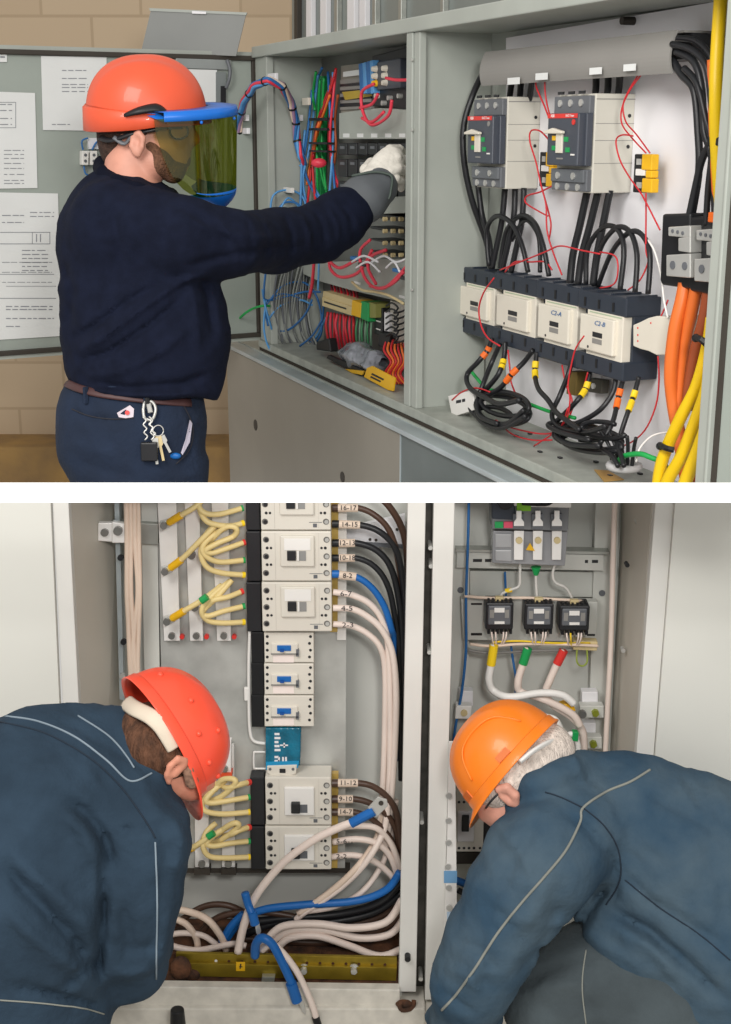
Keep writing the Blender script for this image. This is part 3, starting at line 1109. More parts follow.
# bundle out of the duct on the right
for k, pts in enumerate(([(672, 60), (682, 75), (694, 90), (698, 130), (699, 170), (692, 215)], [(676, 52), (694, 62), (702, 90), (704, 130), (712, 160), (715, 215)],
                         [(672, 44), (692, 50), (706, 66), (711, 100), (714, 130)], [(674, 38), (694, 40), (708, 52), (714, 70)], [(712, 140), (702, 160), (696, 185), (688, 222)], [(684, 68), (697, 84), (706, 120), (712, 146), (708, 190), (706, 226)])):
    kc([(x, y, -.10 + .006 * (k % 3)) for x, y in pts], (4.2, 3.6, 3.4, 3.2, 4.0, 3.4)[k], ['thick black cable curving out of the trunking down to the left power block', 'black cable beside the yellow cables, running to the right power block', 'black cable leaving the trunking end just under the top one', 'topmost black cable leaving the trunking end', 'short black cable crossing down from the cable tie to the left power block', 'inner black cable passing through the cable tie near the yellow cable'][k])
kt = MB().box(T, 707, 137, 718, 146, -.07, .03).build('cable_tie', M_BLACK, None, bevel=.003)
tag(kt, 'black cable tie round the cables left of the upper yellow cable', 'cable tie')

# yellow and orange cables
YG = 'yellow cables at the right edge'
cable('yellow_cable', T, [(722, -20, -.08), (718, 40, -.08), (716, 90, -.07), (717, 150, -.08), (722, 215, -.1)], 7.0, M_YELW, 'yellow cable hanging at the upper right edge of the compartment', 'cable', YG)
cable('orange_cable', T, [(711, 60, -.09), (712, 110, -.09), (714, 160, -.09), (717, 220, -.1)], 4.0, M_ORW, 'orange cable beside the upper yellow cable', 'cable')
cable('orange_cable', T, [(686, 278, -.1), (682, 300, -.09), (675, 330, -.08), (671, 370, -.08), (673, 400, -.09), (680, 440, -.1), (690, 500, -.1)], 7.0, M_ORW, 'bright orange cable, the left one under the left power block', 'cable', 'orange cables under the power blocks')
cable('orange_cable', T, [(697, 284, -.1), (692, 310, -.10), (684, 345, -.10), (680, 380, -.10), (678, 420, -.1)], 6.5, M_ORW, 'bright orange cable tucked just right of the first orange cable', 'cable', 'orange cables under the power blocks')
cable('orange_cable', T, [(709, 290, -.1), (704, 320, -.1), (696, 350, -.1), (690, 385, -.1), (688, 410, -.1)], 6.5, M_BRW, 'dull brown orange cable under the right power block', 'cable', 'orange cables under the power blocks')
cable('orange_cable', T, [(708, 395, -.12), (706, 430, -.12), (700, 470, -.12), (696, 500, -.12)], 7.0, M_BRW, 'dull orange cable behind the yellow cables at the bottom right', 'cable', 'orange cables under the power blocks')
cable('yellow_cable', T, [(712, 318, -.07), (708, 345, -.07), (697, 385, -.06), (682, 415, -.05), (668, 445, -.045), (660, 470, -.04), (656, 505, -.04)], 6.5, M_YELW, 'yellow cable on the left of the three at the bottom right', 'cable', YG)
cable('yellow_cable', T, [(714, 345, -.06), (708, 385, -.055), (696, 420, -.05), (682, 455, -.045), (668, 480, -.04), (660, 505, -.04)], 6.8, M_YELW, 'yellow cable, middle one of three at the bottom right', 'cable', YG)
cable('yellow_cable', T, [(716, 380, -.045), (710, 415, -.045), (700, 445, -.04), (688, 475, -.035), (676, 508, -.03)], 7.2, M_YELW, 'yellow cable, right one of three, along the cabinet upright', 'cable', YG)
for a, b, lab in (((660, 448), (674, 450), 'black cable tie round the lower left yellow cable'), ((696, 340), (708, 346), 'black cable tie high on the lower yellow cables')):
    mb = MB()
    mb.tube([T.P(a[0], a[1] - 3, -.03), T.P(a[0] + 6, a[1], -.02), T.P(b[0], b[1], -.03)], .006, 6, 3)
    mb.ball(T.P(a[0], a[1] - 2, -.03), .008, 8, 6)
    tag(mb.build('cable_tie', M_BLACK, None), lab, 'cable tie')
MB().box(T, 708, 212, 716, 223, -.055, .02).build('x', M_ORT, None, bevel=.002)
o = bpy.data.objects['x']
o.name = 'orange_marker'
tag(o, 'small orange marker sleeve above the right power block', 'marker')

# black tails under the contactors, with tape bands
tails = [
    ([(492, 338), (488, 350), (478, 362), (467, 375), (470, 388), (486, 398), (500, 404), (520, 400)], 'orange', (491, 346), (485, 357)),
    ([(505, 342), (504, 358), (498, 375), (484, 392), (476, 405), (486, 420), (506, 424), (524, 410)], 'yellow', (504, 360), (501, 368)),
    ([(533, 350), (524, 362), (512, 374), (500, 388), (482, 400), (478, 418), (500, 428), (526, 416)], 'orange', (518, 368), (508, 381)),
    ([(537, 352), (535, 372), (538, 388), (548, 400), (556, 412), (566, 420), (580, 430)], 'yellow', (537.5, 361), (535, 377)),
    ([(572, 360), (568, 375), (560, 395), (552, 415), (560, 428), (585, 432), (606, 426)], None, None, None),
    ([(590, 372), (586, 388), (576, 402), (558, 420), (548, 425), (560, 432), (590, 440)], 'yellow', (591, 381), (584, 396)),
    ([(616, 376), (613, 392), (602, 408), (588, 418), (570, 426), (556, 434), (570, 444), (600, 446)], None, None, None),
    ([(624, 377), (619, 395), (614, 418), (608, 432), (600, 446), (612, 456), (618, 466)], 'orange', (622.5, 388), (619, 407)),
    ([(639, 377), (634, 395), (628, 412), (622, 430), (618, 446), (622, 458), (624, 466)], 'yellow', (637, 389), (631, 410)),
    ([(500, 344), (492, 362), (484, 382), (478, 400), (480, 416), (498, 424)], None, None, None),
]
wh = ['first from the left, taped orange', 'second from the left, taped yellow', 'third from the left, with a long orange band', 'fourth, standing apart with two yellow bands', 'plain, just left of the brass bracket', 'with yellow bands under the last contactor, left', 'plain brownish one bending left under the last contactor', 'with an orange band, under the last contactor', 'rightmost, with a yellow band', 'plain, behind the leftmost tangle']
for (pts, tc, a, b), w_ in zip(tails, wh):
    n_ = len(pts)
    ws = [(x, y, -.12 + .10 * min(1, i / (n_ - 1) * 1.1) * (1 if i > 1 else .5)) for i, (x, y) in enumerate(pts)]
    c = cable('contactor_tail', T, ws, 2.6, M_CABLE, 'black cable below the contactors, ' + w_, 'cable', 'black cable tails under the contactors')
    if tc:
        m = M_ORT if tc == 'orange' else M_YLT
        ya, yb = sorted((a[1], b[1]))
        sleeve(c, ya, ya + (yb - ya) * .43, 3.4, m, 'tape_band', 'y')
        sleeve(c, ya + (yb - ya) * .57, yb, 3.4, m, 'tape_band', 'y')
# coils lying on the tray
def coil(cx, cy, rx, ry, rpx, off, lab, ph=0, turns=1.0, m=M_CABLE, amp=1.5):
    pts = []
    n_ = 16
    for i in range(n_ + 1):
        a = ph + 2 * math.pi * turns * i / n_
        pts.append((cx + rx * math.cos(a), cy + ry * math.sin(a) + rx * .12 * math.cos(a), off - .0012 * ry * -math.sin(a) + .004 * math.sin(2.3 * a)))
    return cable('coiled_cable', T, pts, rpx, m, lab, 'cable', 'coiled cables on the tray', sub=3)


coil(500, 410, 30, 14, 2.5, -.07, 'widest black cable coil lying at the left of the tray')
coil(505, 404, 24, 12, 2.5, -.06, 'inner black coil of the left tangle', 1.0)
coil(494, 416, 18, 9, 2.4, -.05, 'small black coil low in the left tangle', 2.0, .9)
coil(588, 438, 34, 11, 2.6, -.06, 'widest black cable coil lying at the right of the tray')
coil(592, 443, 30, 9, 2.6, -.05, 'front black coil of the right tangle', .5)
coil(580, 432, 26, 8, 2.6, -.07, 'rear black coil of the right tangle', 2.2, .9)
coil(604, 430, 22, 8, 2.5, -.06, 'black coil close to the grey conduit ring', .2, .8)
# wires in a fan through the grey bushing
bu = empty('conduit_bushing', T.P(622, 468, -.05), 'pale grey round conduit bushing on the tray with black wires going in', 'bushing')
c = T.P(624, 466, -.06)
mb = MB()
for i in range(24):
    pass
mb.tube([c + Vector((math.cos(a), math.sin(a), 0)) * .030 for a in [2 * math.pi * i / 16 for i in range(17)]], .008, 8, 2, flat=1.0)
mb.build('ring', M_DUCT if False else mat('pale_grey_plastic', '#b4b3b3', .45), bu, smooth=True)
for k, x in enumerate((612, 617, 622, 627, 632)):
    kc([(600 + 9 * k, 430 + k * 2, -.05), (x - 2 + k, 448, -.055), (x, 466, -.06)], 2.0, ['first', 'second', 'third', 'fourth', 'fifth'][k] + ' black wire from the left of the fan going into the grey bushing', nm='bushing_wire')
cable('green_cable', T, [(618, 462, -.05), (624, 456, -.04), (640, 454, -.04), (652, 458, -.05), (662, 462, -.06), (668, 470, -.06)], 2.8, M_GREENW, 'green earth cable from the grey bushing to the yellow cables', 'cable')
cable('green_cable', T, [(470, 370, -.14), (486, 388, -.1), (500, 392, -.1), (545, 410, -.09), (575, 418, -.09)], 1.8, M_GREENW, 'thin green cable lying behind the black tangles', 'cable')
cable('white_wire', T, [(636, 462, -.05), (640, 448, -.06), (652, 436, -.09), (668, 432, -.12), (680, 430, -.14)], 1.0, M_WHITE, 'thin white wire arching to the right of the bushing', 'wire')
cable('white_wire', T, [(646, 238, -.12), (654, 250, -.11), (661, 275, -.1), (664, 300, -.1), (668, 318, -.1)], 1.1, M_WHITE, 'thin white wire from the last loop down to the white auxiliary block', 'wire')

RG = 'thin red wires in the right compartment'
reds = [
    ([(538, 78), (536, 86), (544, 105), (549, 118)], 'pair under the trunking label, left'),
    ([(545, 76), (545, 90), (547, 104), (550, 116)], 'pair under the trunking label, right'),
    ([(549, 140), (540, 131), (531, 131), (530, 142), (536, 162), (541, 185), (546, 205), (547, 230), (553, 252), (562, 275)], 'looping across the left breaker side'),
    ([(552, 186), (540, 192), (527, 196), (526, 203), (540, 212), (548, 216)], 'zigzag right below the left breaker'),
    ([(541, 185), (548, 210), (551, 225), (549, 240)], 'short straight one below the left fuse holder'),
    ([(641, 75), (630, 90), (622, 108), (622, 124), (632, 138), (646, 153)], 'long loop from the trunking to the right fuse holder, outer'),
    ([(638, 75), (628, 92), (623, 106), (626, 122), (636, 134), (650, 153)], 'long loop from the trunking to the right fuse holder, inner'),
    ([(633, 136), (622, 135), (616, 141), (620, 160), (630, 178), (642, 195), (656, 222), (660, 230)], 'curving across the right breaker side to the power block'),
    ([(646, 193), (646, 215), (646, 250), (648, 262), (640, 280), (628, 290)], 'hanging under the right fuse holder'),
    ([(500, 270), (520, 262), (545, 252), (560, 246), (580, 250), (600, 254)], 'slack one across the plate above the contactors'),
    ([(505, 272), (515, 262), (530, 262), (545, 262), (552, 270)], 'short tangled one on top of the second contactor'),
    ([(600, 252), (615, 256), (618, 270), (614, 284), (600, 288)], 'hook shaped one above the last contactor'),
    ([(494, 278), (484, 292), (479, 308), (481, 325), (488, 338), (500, 346)], 'draped over the front of the first contactor'),
    ([(584, 336), (576, 348), (572, 362), (568, 385), (570, 400), (566, 420), (552, 434), (534, 446)], 'running from between the last contactors to the tray'),
    ([(588, 372), (582, 392), (572, 410), (566, 430), (562, 440)], 'falling beside the brass bracket'),
    ([(658, 356), (659, 380), (656, 405), (645, 430), (628, 444), (606, 450)], 'long arc under the white auxiliary block'),
    ([(500, 424), (520, 430), (545, 434), (560, 428), (568, 408)], 'lying on the tray between the coils, front'),
    ([(496, 420), (512, 434), (532, 440), (552, 440)], 'lying on the tray near its front edge'),
    ([(508, 350), (510, 370), (512, 385), (522, 402), (545, 410)], 'behind the orange taped tail'),
    ([(562, 365), (566, 385), (572, 400), (570, 415)], 'short one below the C2-A contactor'),
    ([(668, 300), (664, 310), (660, 318)], 'stub above the white auxiliary block'),
    ([(452, 400), (462, 392), (476, 388), (490, 392)], 'stub beside the white box at the left of the tray'),
]
for pts, w_ in reds:
    offs = -.075 if 'across the' in w_ or 'front of' in w_ else -.11
    if 'tray' in w_:
        offs = -.06
    if 'breaker side' in w_:
        offs = -.1
    cable('red_wire', T, [(x, y, offs) for x, y in pts], .85, M_REDW, 'thin red wire, ' + w_, 'wire', RG, sides=6, sub=5)
# brass bracket, white box, debris on tray
br = empty('brass_bracket', T.P(575, 395, -.17), 'tarnished brass bracket on the plate below the contactors', 'bracket')
MB().poly(T, [(568, 371), (577, 372), (575, 396), (566, 394)], -.15, .03).build('bracket_plate', mat('old_brass', '#7d6a3a', .5, metal=.4), br, bevel=.002)
MB().poly(T, [(588, 378), (602, 380), (601, 394), (588, 392)], -.16, .02).build('bracket_foot', mat('dark_metal', '#4c4a42', .5, metal=.4), br, bevel=.002)
MB().pcyl(T, 594, 386, -.16, 3, .004).build('bolt', M_STEEL, br)
wb = empty('white_card_box', T.P(460, 412, -.08), 'small white card box lying at the left corner of the tray', 'box')
MB().poly(T, [(448, 396), (473, 390), (474, 410), (452, 417)], -.06, .035).build('box_body', M_WHITE, wb, bevel=.001)
MB().poly(T, [(456, 400.5), (461, 399.5), (461, 402.5), (456, 403.5)], -.0595, .001).poly(T, [(462, 399.2), (465, 398.6), (465, 401.6), (462, 402.2)], -.0595, .001).build('printed_mark', M_INKD, wb)
rnd2 = random.Random(5)
for k in range(9):
    x, y = [(540, 452), (560, 458), (530, 434), (596, 462), (650, 462), (610, 476), (575, 450), (516, 436), (640, 474)][k]
    p = T.P(x, y, -.03)
    d_ = ray(x, y)
    t_ = (zbt + .001 - CAM.z) / d_.z
    p = CAM + d_ * t_
    o = MB().lbox(Plane((p.x, p.y, 0), T.u), -.006, .006, p.z - .001, p.z + .003, -.004, .004).build('tape_scrap', M_BLK2, None, bevel=.0008)
    o.rotation_euler = (0, 0, 0)
    tag(o, 'tiny black scrap of insulation on the cabinet tray, ' + ['left of the middle', 'front middle', 'between the coils', 'just left of the grey bushing', 'right of the grey bushing', 'in front of the brown tape', 'behind the front middle one', 'by the left coils', 'right of the brown tape'][k], 'scrap', 'scraps on the tray')
for lab, pts, m in (('flat yellow brown scrap of tape on the tray in front of the grey bushing', [(594, 470), (608, 471), (624, 480), (604, 482)], mat('brown_tape', '#b08a4a', .6)),):
    ps = []
    for x, y in pts:
        d_ = ray(x, y)
        ps.append(CAM + d_ * ((zbt + .001 - CAM.z) / d_.z))
    o = MB().prism(ps, Vector((0, 0, .0015))).build('tape_scrap', m)
    tag(o, lab, 'scrap')

# ------------------------------------------------------------------ LEFT COMPARTMENT
lc = MB().poly(T, [(318, 60), (412, 30), (412, 405), (318, 372)], BK + .008, .008).build('component_plate', mat('dim_plate', '#6e706c', .5, var=.1))
tag(lc, 'grey component plate at the back of the left compartment behind the gloved hand', 'plate')
# upper trunking with labels
dk = empty('cable_trunking', T.P(375, 125, -.1), 'light grey trunking with five small white labels above the gloved hand', 'trunking')
MB().poly(T, [(339, 113), (352, 111), (380, 108), (409, 110), (409, 139), (339, 139)], -.12, .07).build('trunking_cover', M_CAB, dk, bevel=.002)
for x in (346, 360, 374, 388, 402):
    MB().box(T, x - 3, 133.5, x + 3, 137.5, -.119, .002).build('label', M_PAPER, dk)
# grey relay card above it
rk = empty('relay_card', T.P(350, 90, -.1), 'ribbed grey relay card with a yellow strip, left of the blue connector', 'relay card')
MB().poly(T, [(341, 66), (372, 62), (372, 109), (341, 113)], -.15, .05).build('card_body', mat('card_grey', '#8d8a80', .5), rk)
for k in range(9):
    MB().box(T, 340, 80 + k * 3.4, 371, 81.5 + k * 3.4, -.145, .012).build('rib', M_BLK2 if k % 2 else M_DUCT, rk)
MB().poly(T, [(342, 92), (372, 89), (372, 96), (345, 100)], -.14, .012).build('yellow_strip', mat('dull_yellow', '#b49a3a', .5), rk)
MB().poly(T, [(343, 72), (359, 69.5), (359, 75), (343, 77)], -.14, .012).build('white_label', M_PAPER, rk)
bc_ = empty('ribbon_connector', T.P(366, 80, -.1), 'light blue ribbon connector beside the black terminal module', 'connector')
for k in range(4):
    MB().poly(T, [(358.5 + 3.6 * k, 64 - k), (361.5 + 3.6 * k, 63 - k), (363 + 3.6 * k, 93), (360 + 3.6 * k, 94)], -.12, .02).build('ribbon_strand', M_LBLUE if k % 2 else M_BLUEW, bc_, bevel=.001)
bm_ = empty('terminal_module', T.P(388, 80, -.1), 'black terminal module with cream ferrules high in the left compartment', 'terminal module')
MB().poly(T, [(372, 56), (409, 46), (409, 110), (372, 106)], -.14, .06).build('housing', M_BLK2, bm_, bevel=.003)
MB().poly(T, [(377, 62), (400, 58), (400, 88), (377, 90)], -.12, .03).build('raised_deck', M_GREYP2, bm_, bevel=.003)
for j in range(3):
    for k in range(2):
        MB().pcyl(T, 376.5 + 10 * k, 69 + 7.2 * j - k * .6, -.12, 3.4, .014, 12, r2=2.4).build('ferrule', M_YEL if j == 2 and k == 0 else M_CREAM, bm_)
for x, y in ((379, 96), (386, 103), (392, 98), (402, 96)):
    MB().pcyl(T, x, y, -.13, 2.4, .014, 10).build('screw_terminal', M_CREAM if x % 2 else M_STEEL, bm_)
# black relay rows
for r_, (y, h_) in enumerate(((143, 14), (159, 20), (181, 22))):
    for k in range(7):
        x = 338 + k * 10
        o = empty('control_relay', T.P(x + 4, y + h_, -.13), 'small black relay behind the gloved hand, ' + ORD[k] + ' from the left in the ' + ('top', 'middle', 'bottom')[r_] + ' row', 'relay', 'black relays behind the gloved hand')
        MB().box(T, x, y, x + 8.5, y + h_ - 2, -.13, .06).build('relay_body', M_BLK2, o, bevel=.002)
        MB().box(T, x + 2, y + 3, x + 6, y + 6, -.128, .003).build('relay_label', M_GREYP, o)
# wire duct column: diagonal coloured wires
WG = 'coloured wires left of the relays'
cols = [('red_wire', M_REDW), ('blue_wire', M_BLUEW), ('green_wire', M_GREENW), ('orange_wire', M_ORW), ('brown_wire', M_BRW), ('pink_wire', M_PINKW), ('light_blue_wire', M_LBLUE)]
fan = [
    (6, [(318, 75), (314, 110), (309, 150), (303, 180), (309, 215)]), (2, [(320, 80), (318, 120), (317, 165), (318, 200)]),
    (2, [(324, 78), (322, 120), (322, 150), (326, 190)]), (0, [(334, 78), (325, 100), (316, 130), (313, 170), (316, 205)]),
    (3, [(332, 82), (324, 110), (317, 130), (314, 160)]), (4, [(338, 95), (335, 120), (336, 145), (334, 165)]),
    (1, [(328, 72), (330, 110), (331, 140), (334, 180), (336, 200)]), (0, [(332, 76), (330, 110), (329, 145), (333, 170), (340, 195)]),
    (6, [(333, 72), (334, 105), (333, 140), (331, 175), (329, 200)]), (5, [(336, 70), (333, 100), (330, 140), (335, 175), (342, 190)]),
    (0, [(336, 68), (331, 88), (322, 112), (314, 145), (312, 165)]), (1, [(303, 150), (306, 175), (316, 195), (328, 208)]),
    (6, [(300, 165), (310, 180), (322, 200), (330, 206)]), (1, [(312, 90), (308, 130), (303, 165), (301, 205)]),
    (6, [(305, 130), (302, 160), (301, 190), (300, 215)]), (2, [(316, 72), (313, 95), (315, 110)]), (0, [(311, 168), (309, 190), (306, 215)]),
    (3, [(330, 95), (320, 125), (311, 158), (307, 185)]), (1, [(322, 68), (318, 78), (314, 92)]), (2, [(319, 160), (323, 180), (328, 195), (330, 205)]),
]
pos_words = ['far left', 'inner left', 'left centre', 'steep', 'rear', 'short right', 'middle', 'centre right', 'straight', 'rightmost', 'crossing', 'lower diagonal', 'lowest diagonal', 'outer left', 'leftmost vertical', 'short upper', 'short lower', 'long diagonal', 'top stub', 'lower right']
for (ci, pts), w_ in zip(fan, pos_words):
    nm, m = cols[ci]
    cable(nm, T, [(x, y, -.15 + .03 * random.random()) for x, y in pts], 1.35, m, nm.replace('_', ' ') + ' (' + w_ + ') in the bundle left of the black relays', 'wire', WG, sides=6)
gd = MB().poly(T, [(316, 76), (323, 76), (320, 205), (313, 205)], -.17, .02).build('green_wiring_comb', M_GREEN, None, bevel=.002)
tag(gd, 'narrow green plastic wiring comb behind the coloured wires', 'wiring comb')
for k, y in enumerate((118, 128, 142, 150)):
    cb = MB().box(T, 309, y, 327, y + 2.5, -.115, .03).build('cable_tie', M_BLACK, None)
    tag(cb, 'black cable tie round the coloured wire bundle, ' + ['topmost', 'second from top', 'third from top', 'lowest'][k] + ' of four', 'cable tie')
rt = MB()
rt.ball(T.P(319, 163, -.11), .028, 12, 8, sc=(.9, .5, .55))
rt.build('red_tape_wrap', M_PINKW, None, smooth=True)
tag(bpy.data.objects['red_tape_wrap'], 'lump of red tape round the coloured wires, left of the gloved hand', 'tape')
# braided harness arching from the door
hn = empty('wiring_harness', T.P(268, 86, .02), 'arched striped wiring harness of pink, blue and red wires from the door into the cabinet', 'harness')
hp = [(238, 142, .05), (239, 122, .06), (244, 102, .07), (254, 86, .07), (268, 80, .05), (282, 86, .0), (291, 102, -.05), (296, 122, -.08), (297, 140, -.09), (301, 156, -.1), (305, 163, -.12)]
base = [T.P(*p) for p in hp]
dense = []
for i in range(len(base) - 1):
    for k in range(4):
        dense.append(base[i].lerp(base[i + 1], k / 4))
dense.append(base[-1])
for j, m in enumerate((M_PINKC, M_BLUEW, M_PINKW, M_LBLUE, M_BLUEW, mat('mauve_wire', '#9a7a9a', .5))):
    pts = []
    for i, p in enumerate(dense):
        a = i * .30 + j * 2 * math.pi / 6
        tg = (dense[min(i + 1, len(dense) - 1)] - dense[max(i - 1, 0)]).normalized()
        n1 = tg.orthogonal().normalized()
        n1 = (Vector((0.3, -1, 0.2)) - tg * tg.dot(Vector((0.3, -1, 0.2)))).normalized()
        n2 = tg.cross(n1)
        pts.append(p + (n1 * math.cos(a) + n2 * math.sin(a)) * .0075)
    MB().tube(pts, .0058, 6, 2).build('harness_strand', m, hn, smooth=True)
for i in (2, 6, 10, 15, 20, 25, 28, 32):
    MB().cyl(dense[i], (dense[i + 1] - dense[i]), .0145, .006, 12).build('tie_wrap', M_BLACK, hn)
for px, py, o_ in ((242, 118, .045), (243, 131, .045), (296, 118, -.1), (271, 77, .0)):
    MB().box(T, px - 5, py - 3, px + 4, py + 3, o_, .012).build('tie_base', M_WHITEP, hn, bevel=.002)
# side wall clips and blue loops
sc2 = MB().box(T, 302, 98, 308, 105, -.1, .01).build('tie_base', M_CREAM, None, bevel=.001)
tag(sc2, 'cream cable tie base on the compartment side wall right of the harness arch', 'cable clip')
o = MB().box(T, 283, 187, 291, 193, -.05, .012).build('tie_base', M_WHITE, None, bevel=.001)
tag(o, 'white cable tie base on the side wall over the blue wire loops', 'cable clip')
BG = 'blue wire loops at the left of the compartment'
blu = [
    [(270, 218), (273, 196), (287, 190), (302, 196), (308, 214)], [(274, 216), (284, 203), (298, 204), (304, 216)], [(278, 214), (288, 198), (300, 208)],
    [(266, 270), (264, 290), (266, 300), (284, 297), (304, 292), (320, 292)], [(262, 230), (261, 270), (264, 300), (272, 330)],
    [(270, 300), (284, 285), (305, 283), (318, 300), (322, 330), (314, 345)], [(268, 320), (280, 306), (300, 300), (312, 305)],
    [(272, 330), (288, 330), (304, 316), (312, 300)], [(266, 300), (264, 330), (272, 352), (290, 356), (310, 342)], [(300, 298), (280, 294), (266, 306), (268, 326)],
    [(320, 232), (319, 262), (318, 290)], [(324, 300), (322, 322), (316, 338), (306, 344)], [(266, 262), (274, 250), (272, 232)], [(322, 320), (312, 336), (300, 346)],
    [(326, 318), (318, 334), (308, 346), (298, 350)],
]
for k, pts in enumerate(blu):
    cable('blue_wire', T, [(x, y, -.11 + .05 * math.sin(k * 2.1) + .0) for x, y in pts], 1.1, (M_LBLUE, M_BLUEW)[k % 2], 'loose blue wire left of the terminal strip, ' + ['upper outer arch', 'upper middle arch', 'upper inner arch', 'flat run to the strip', 'leftmost upright', 'wide arch', 'small low arch', 'S shaped one', 'big bottom loop', 'reversed loop', 'upright beside the strip', 'hook at the right', 'top left stub', 'right stub', 'lower right stub', 'corner stub'][k], 'wire', BG, sides=6)
for k in range(14):
    x = 276 + k * 2.6
    pts = [(x + 14, 236, -.15), (x + 4 + 3 * math.sin(k), 262, -.14), (x - 2, 300, -.13), (x + 3 * math.cos(k * 2), 332, -.13), (x + 12, 352, -.13), (x + 24, 362 + k % 3, -.12)]
    cable('grey_wire', T, pts, 1.2, M_GREYW if k % 3 else M_GREYP, 'grey wire in the sheaf behind the blue loops, ' + ORD[k] + ' from the left', 'wire', 'grey wires behind the blue loops', sides=6)
cable('earth_wire', T, [(234, 326, .06), (242, 316, .07), (252, 309, .05), (262, 306, .0), (270, 306, -.05)], 1.2, M_GREENW, 'green earth wire stretched from the door corner into the cabinet', 'wire')
MB().cyl(T.P(233, 327, .06), T.P(238, 321, .06) - T.P(233, 327, .06), .009, .03, 10).build('wire_lug', M_YEL, bpy.data.objects['earth_wire'])
rl = MB()
rl.cyl(T.P(282, 338, -.06), T.n, .03, .03, 20)
rl.build('tape_roll', M_WHITEP, None, bevel=.004)
tag(bpy.data.objects['tape_roll'], 'small white tape roll lying below the blue loops', 'tape roll')
MB().cyl(T.P(282, 338, -.029), T.n, .015, .001, 16).build('core', M_GREYP, bpy.data.objects['tape_roll'])
# lower trunking
dk2 = empty('cable_trunking', T.P(360, 280, -.1), 'slanting light grey trunking below the sleeve, with pink red wires looping over it', 'trunking')
MB().poly(T, [(303, 262), (330, 262), (408, 258), (408, 303), (384, 298), (350, 290), (318, 281), (303, 274)], -.11, .07).build('trunking_cover', M_CAB, dk2, bevel=.002)
for x, y in ((357, 283), (402, 297)):
    MB().box(T, x - 3, y - 2, x + 3, y + 2, -.108, .002).build('label', M_PAPER, dk2)
RW = 'pink red wires looping over the trunking'
for k, pts in enumerate(([(330, 254), (330, 268), (340, 277), (356, 274), (366, 262), (372, 250)], [(370, 240), (360, 252), (364, 276), (376, 288), (392, 284), (404, 272)],
                         [(386, 250), (372, 256), (368, 268), (376, 284)], [(314, 262), (312, 285), (309, 298)], [(330, 262), (340, 268), (356, 260)],
                         [(408, 80), (396, 80), (386, 78)], [(374, 84), (362, 92), (363, 112), (372, 125), (388, 116), (392, 100)], [(360, 108), (372, 104), (378, 94)], [(362, 118), (372, 122), (384, 112)], [(410, 262), (398, 276), (384, 288), (370, 286)])):
    up_ = k in (5, 6, 7, 8)
    cable('pink_wire', T, [(x, y, -.075) for x, y in pts], 1.7, M_PINKW, 'pink red wire, ' + ['left drooping loop below the sleeve', 'big right loop below the sleeve', 'short curl between the two big loops', 'straight drop at the left end of the slanting trunking', 'short one inside the left loop', 'straight stub at the top by the centre post', 'wide loop below the cream ferrules', 'small inner curl below the ferrules', 'lower curl below the ferrules', 'one rising to the centre post below the sleeve'][k], 'wire', 'pink red wires below the ferrules' if up_ else RW, sides=6)
# black modules right above the lower trunking
for k in range(4):
    y = 214 + k * 12
    o = empty('contact_block', T.P(395, y + 9, -.1), 'black contact block with cream tips, ' + ['topmost', 'second', 'third', 'lowest'][k] + ' in the stack left of the centre post', 'contact block', 'contact blocks below the glove')
    MB().box(T, 370 if k else 380, y, 408, y + 9, -.1, .08).build('block_body', M_BLK2, o, bevel=.003)
    for x in (387, 395, 403):
        MB().pcyl(T, x, y + 5, -.1, 2.2, .012, 10).build('cream_tip', M_BEIGE, o)
o = empty('small_trunking', T.P(398, 195, -.1), 'short light grey trunking piece under the gloved hand', 'trunking')
MB().poly(T, [(376, 198), (408, 196), (408, 213), (378, 214)], -.1, .08).build('trunking_cover', M_CAB, o, bevel=.002)
MB().box(T, 377, 207, 384, 211, -.098, .002).build('label', M_PAPER, o)
for k, pts in enumerate(([(372, 262), (384, 256), (396, 262), (408, 258)], [(352, 262), (364, 256), (378, 262)], [(386, 268), (394, 262), (400, 272)], [(356, 268), (368, 262), (380, 272)])):
    cable('white_wire', T, [(x, y, -.07) for x, y in pts], 1.2, M_WHITEP, 'short whitish wire end below the contact blocks, ' + ['rightmost long one', 'left one', 'right curl', 'lower left one'][k], 'wire', 'wire ends below the contact blocks', sides=6)
for k, (x, y) in enumerate(((358, 262), (392, 268), (400, 276), (350, 256))):
    o = MB().box(T, x, y, x + 6, y + 5, -.07, .02).build('wire_connector', M_BLUEW if k % 2 else M_BLK2, None, bevel=.002)
    tag(o, 'tiny ' + ('blue' if k % 2 else 'black') + ' wire connector on the slanting trunking, ' + ['left', 'centre', 'right', 'far left'][k], 'connector', 'wire connectors on the slanting trunking')
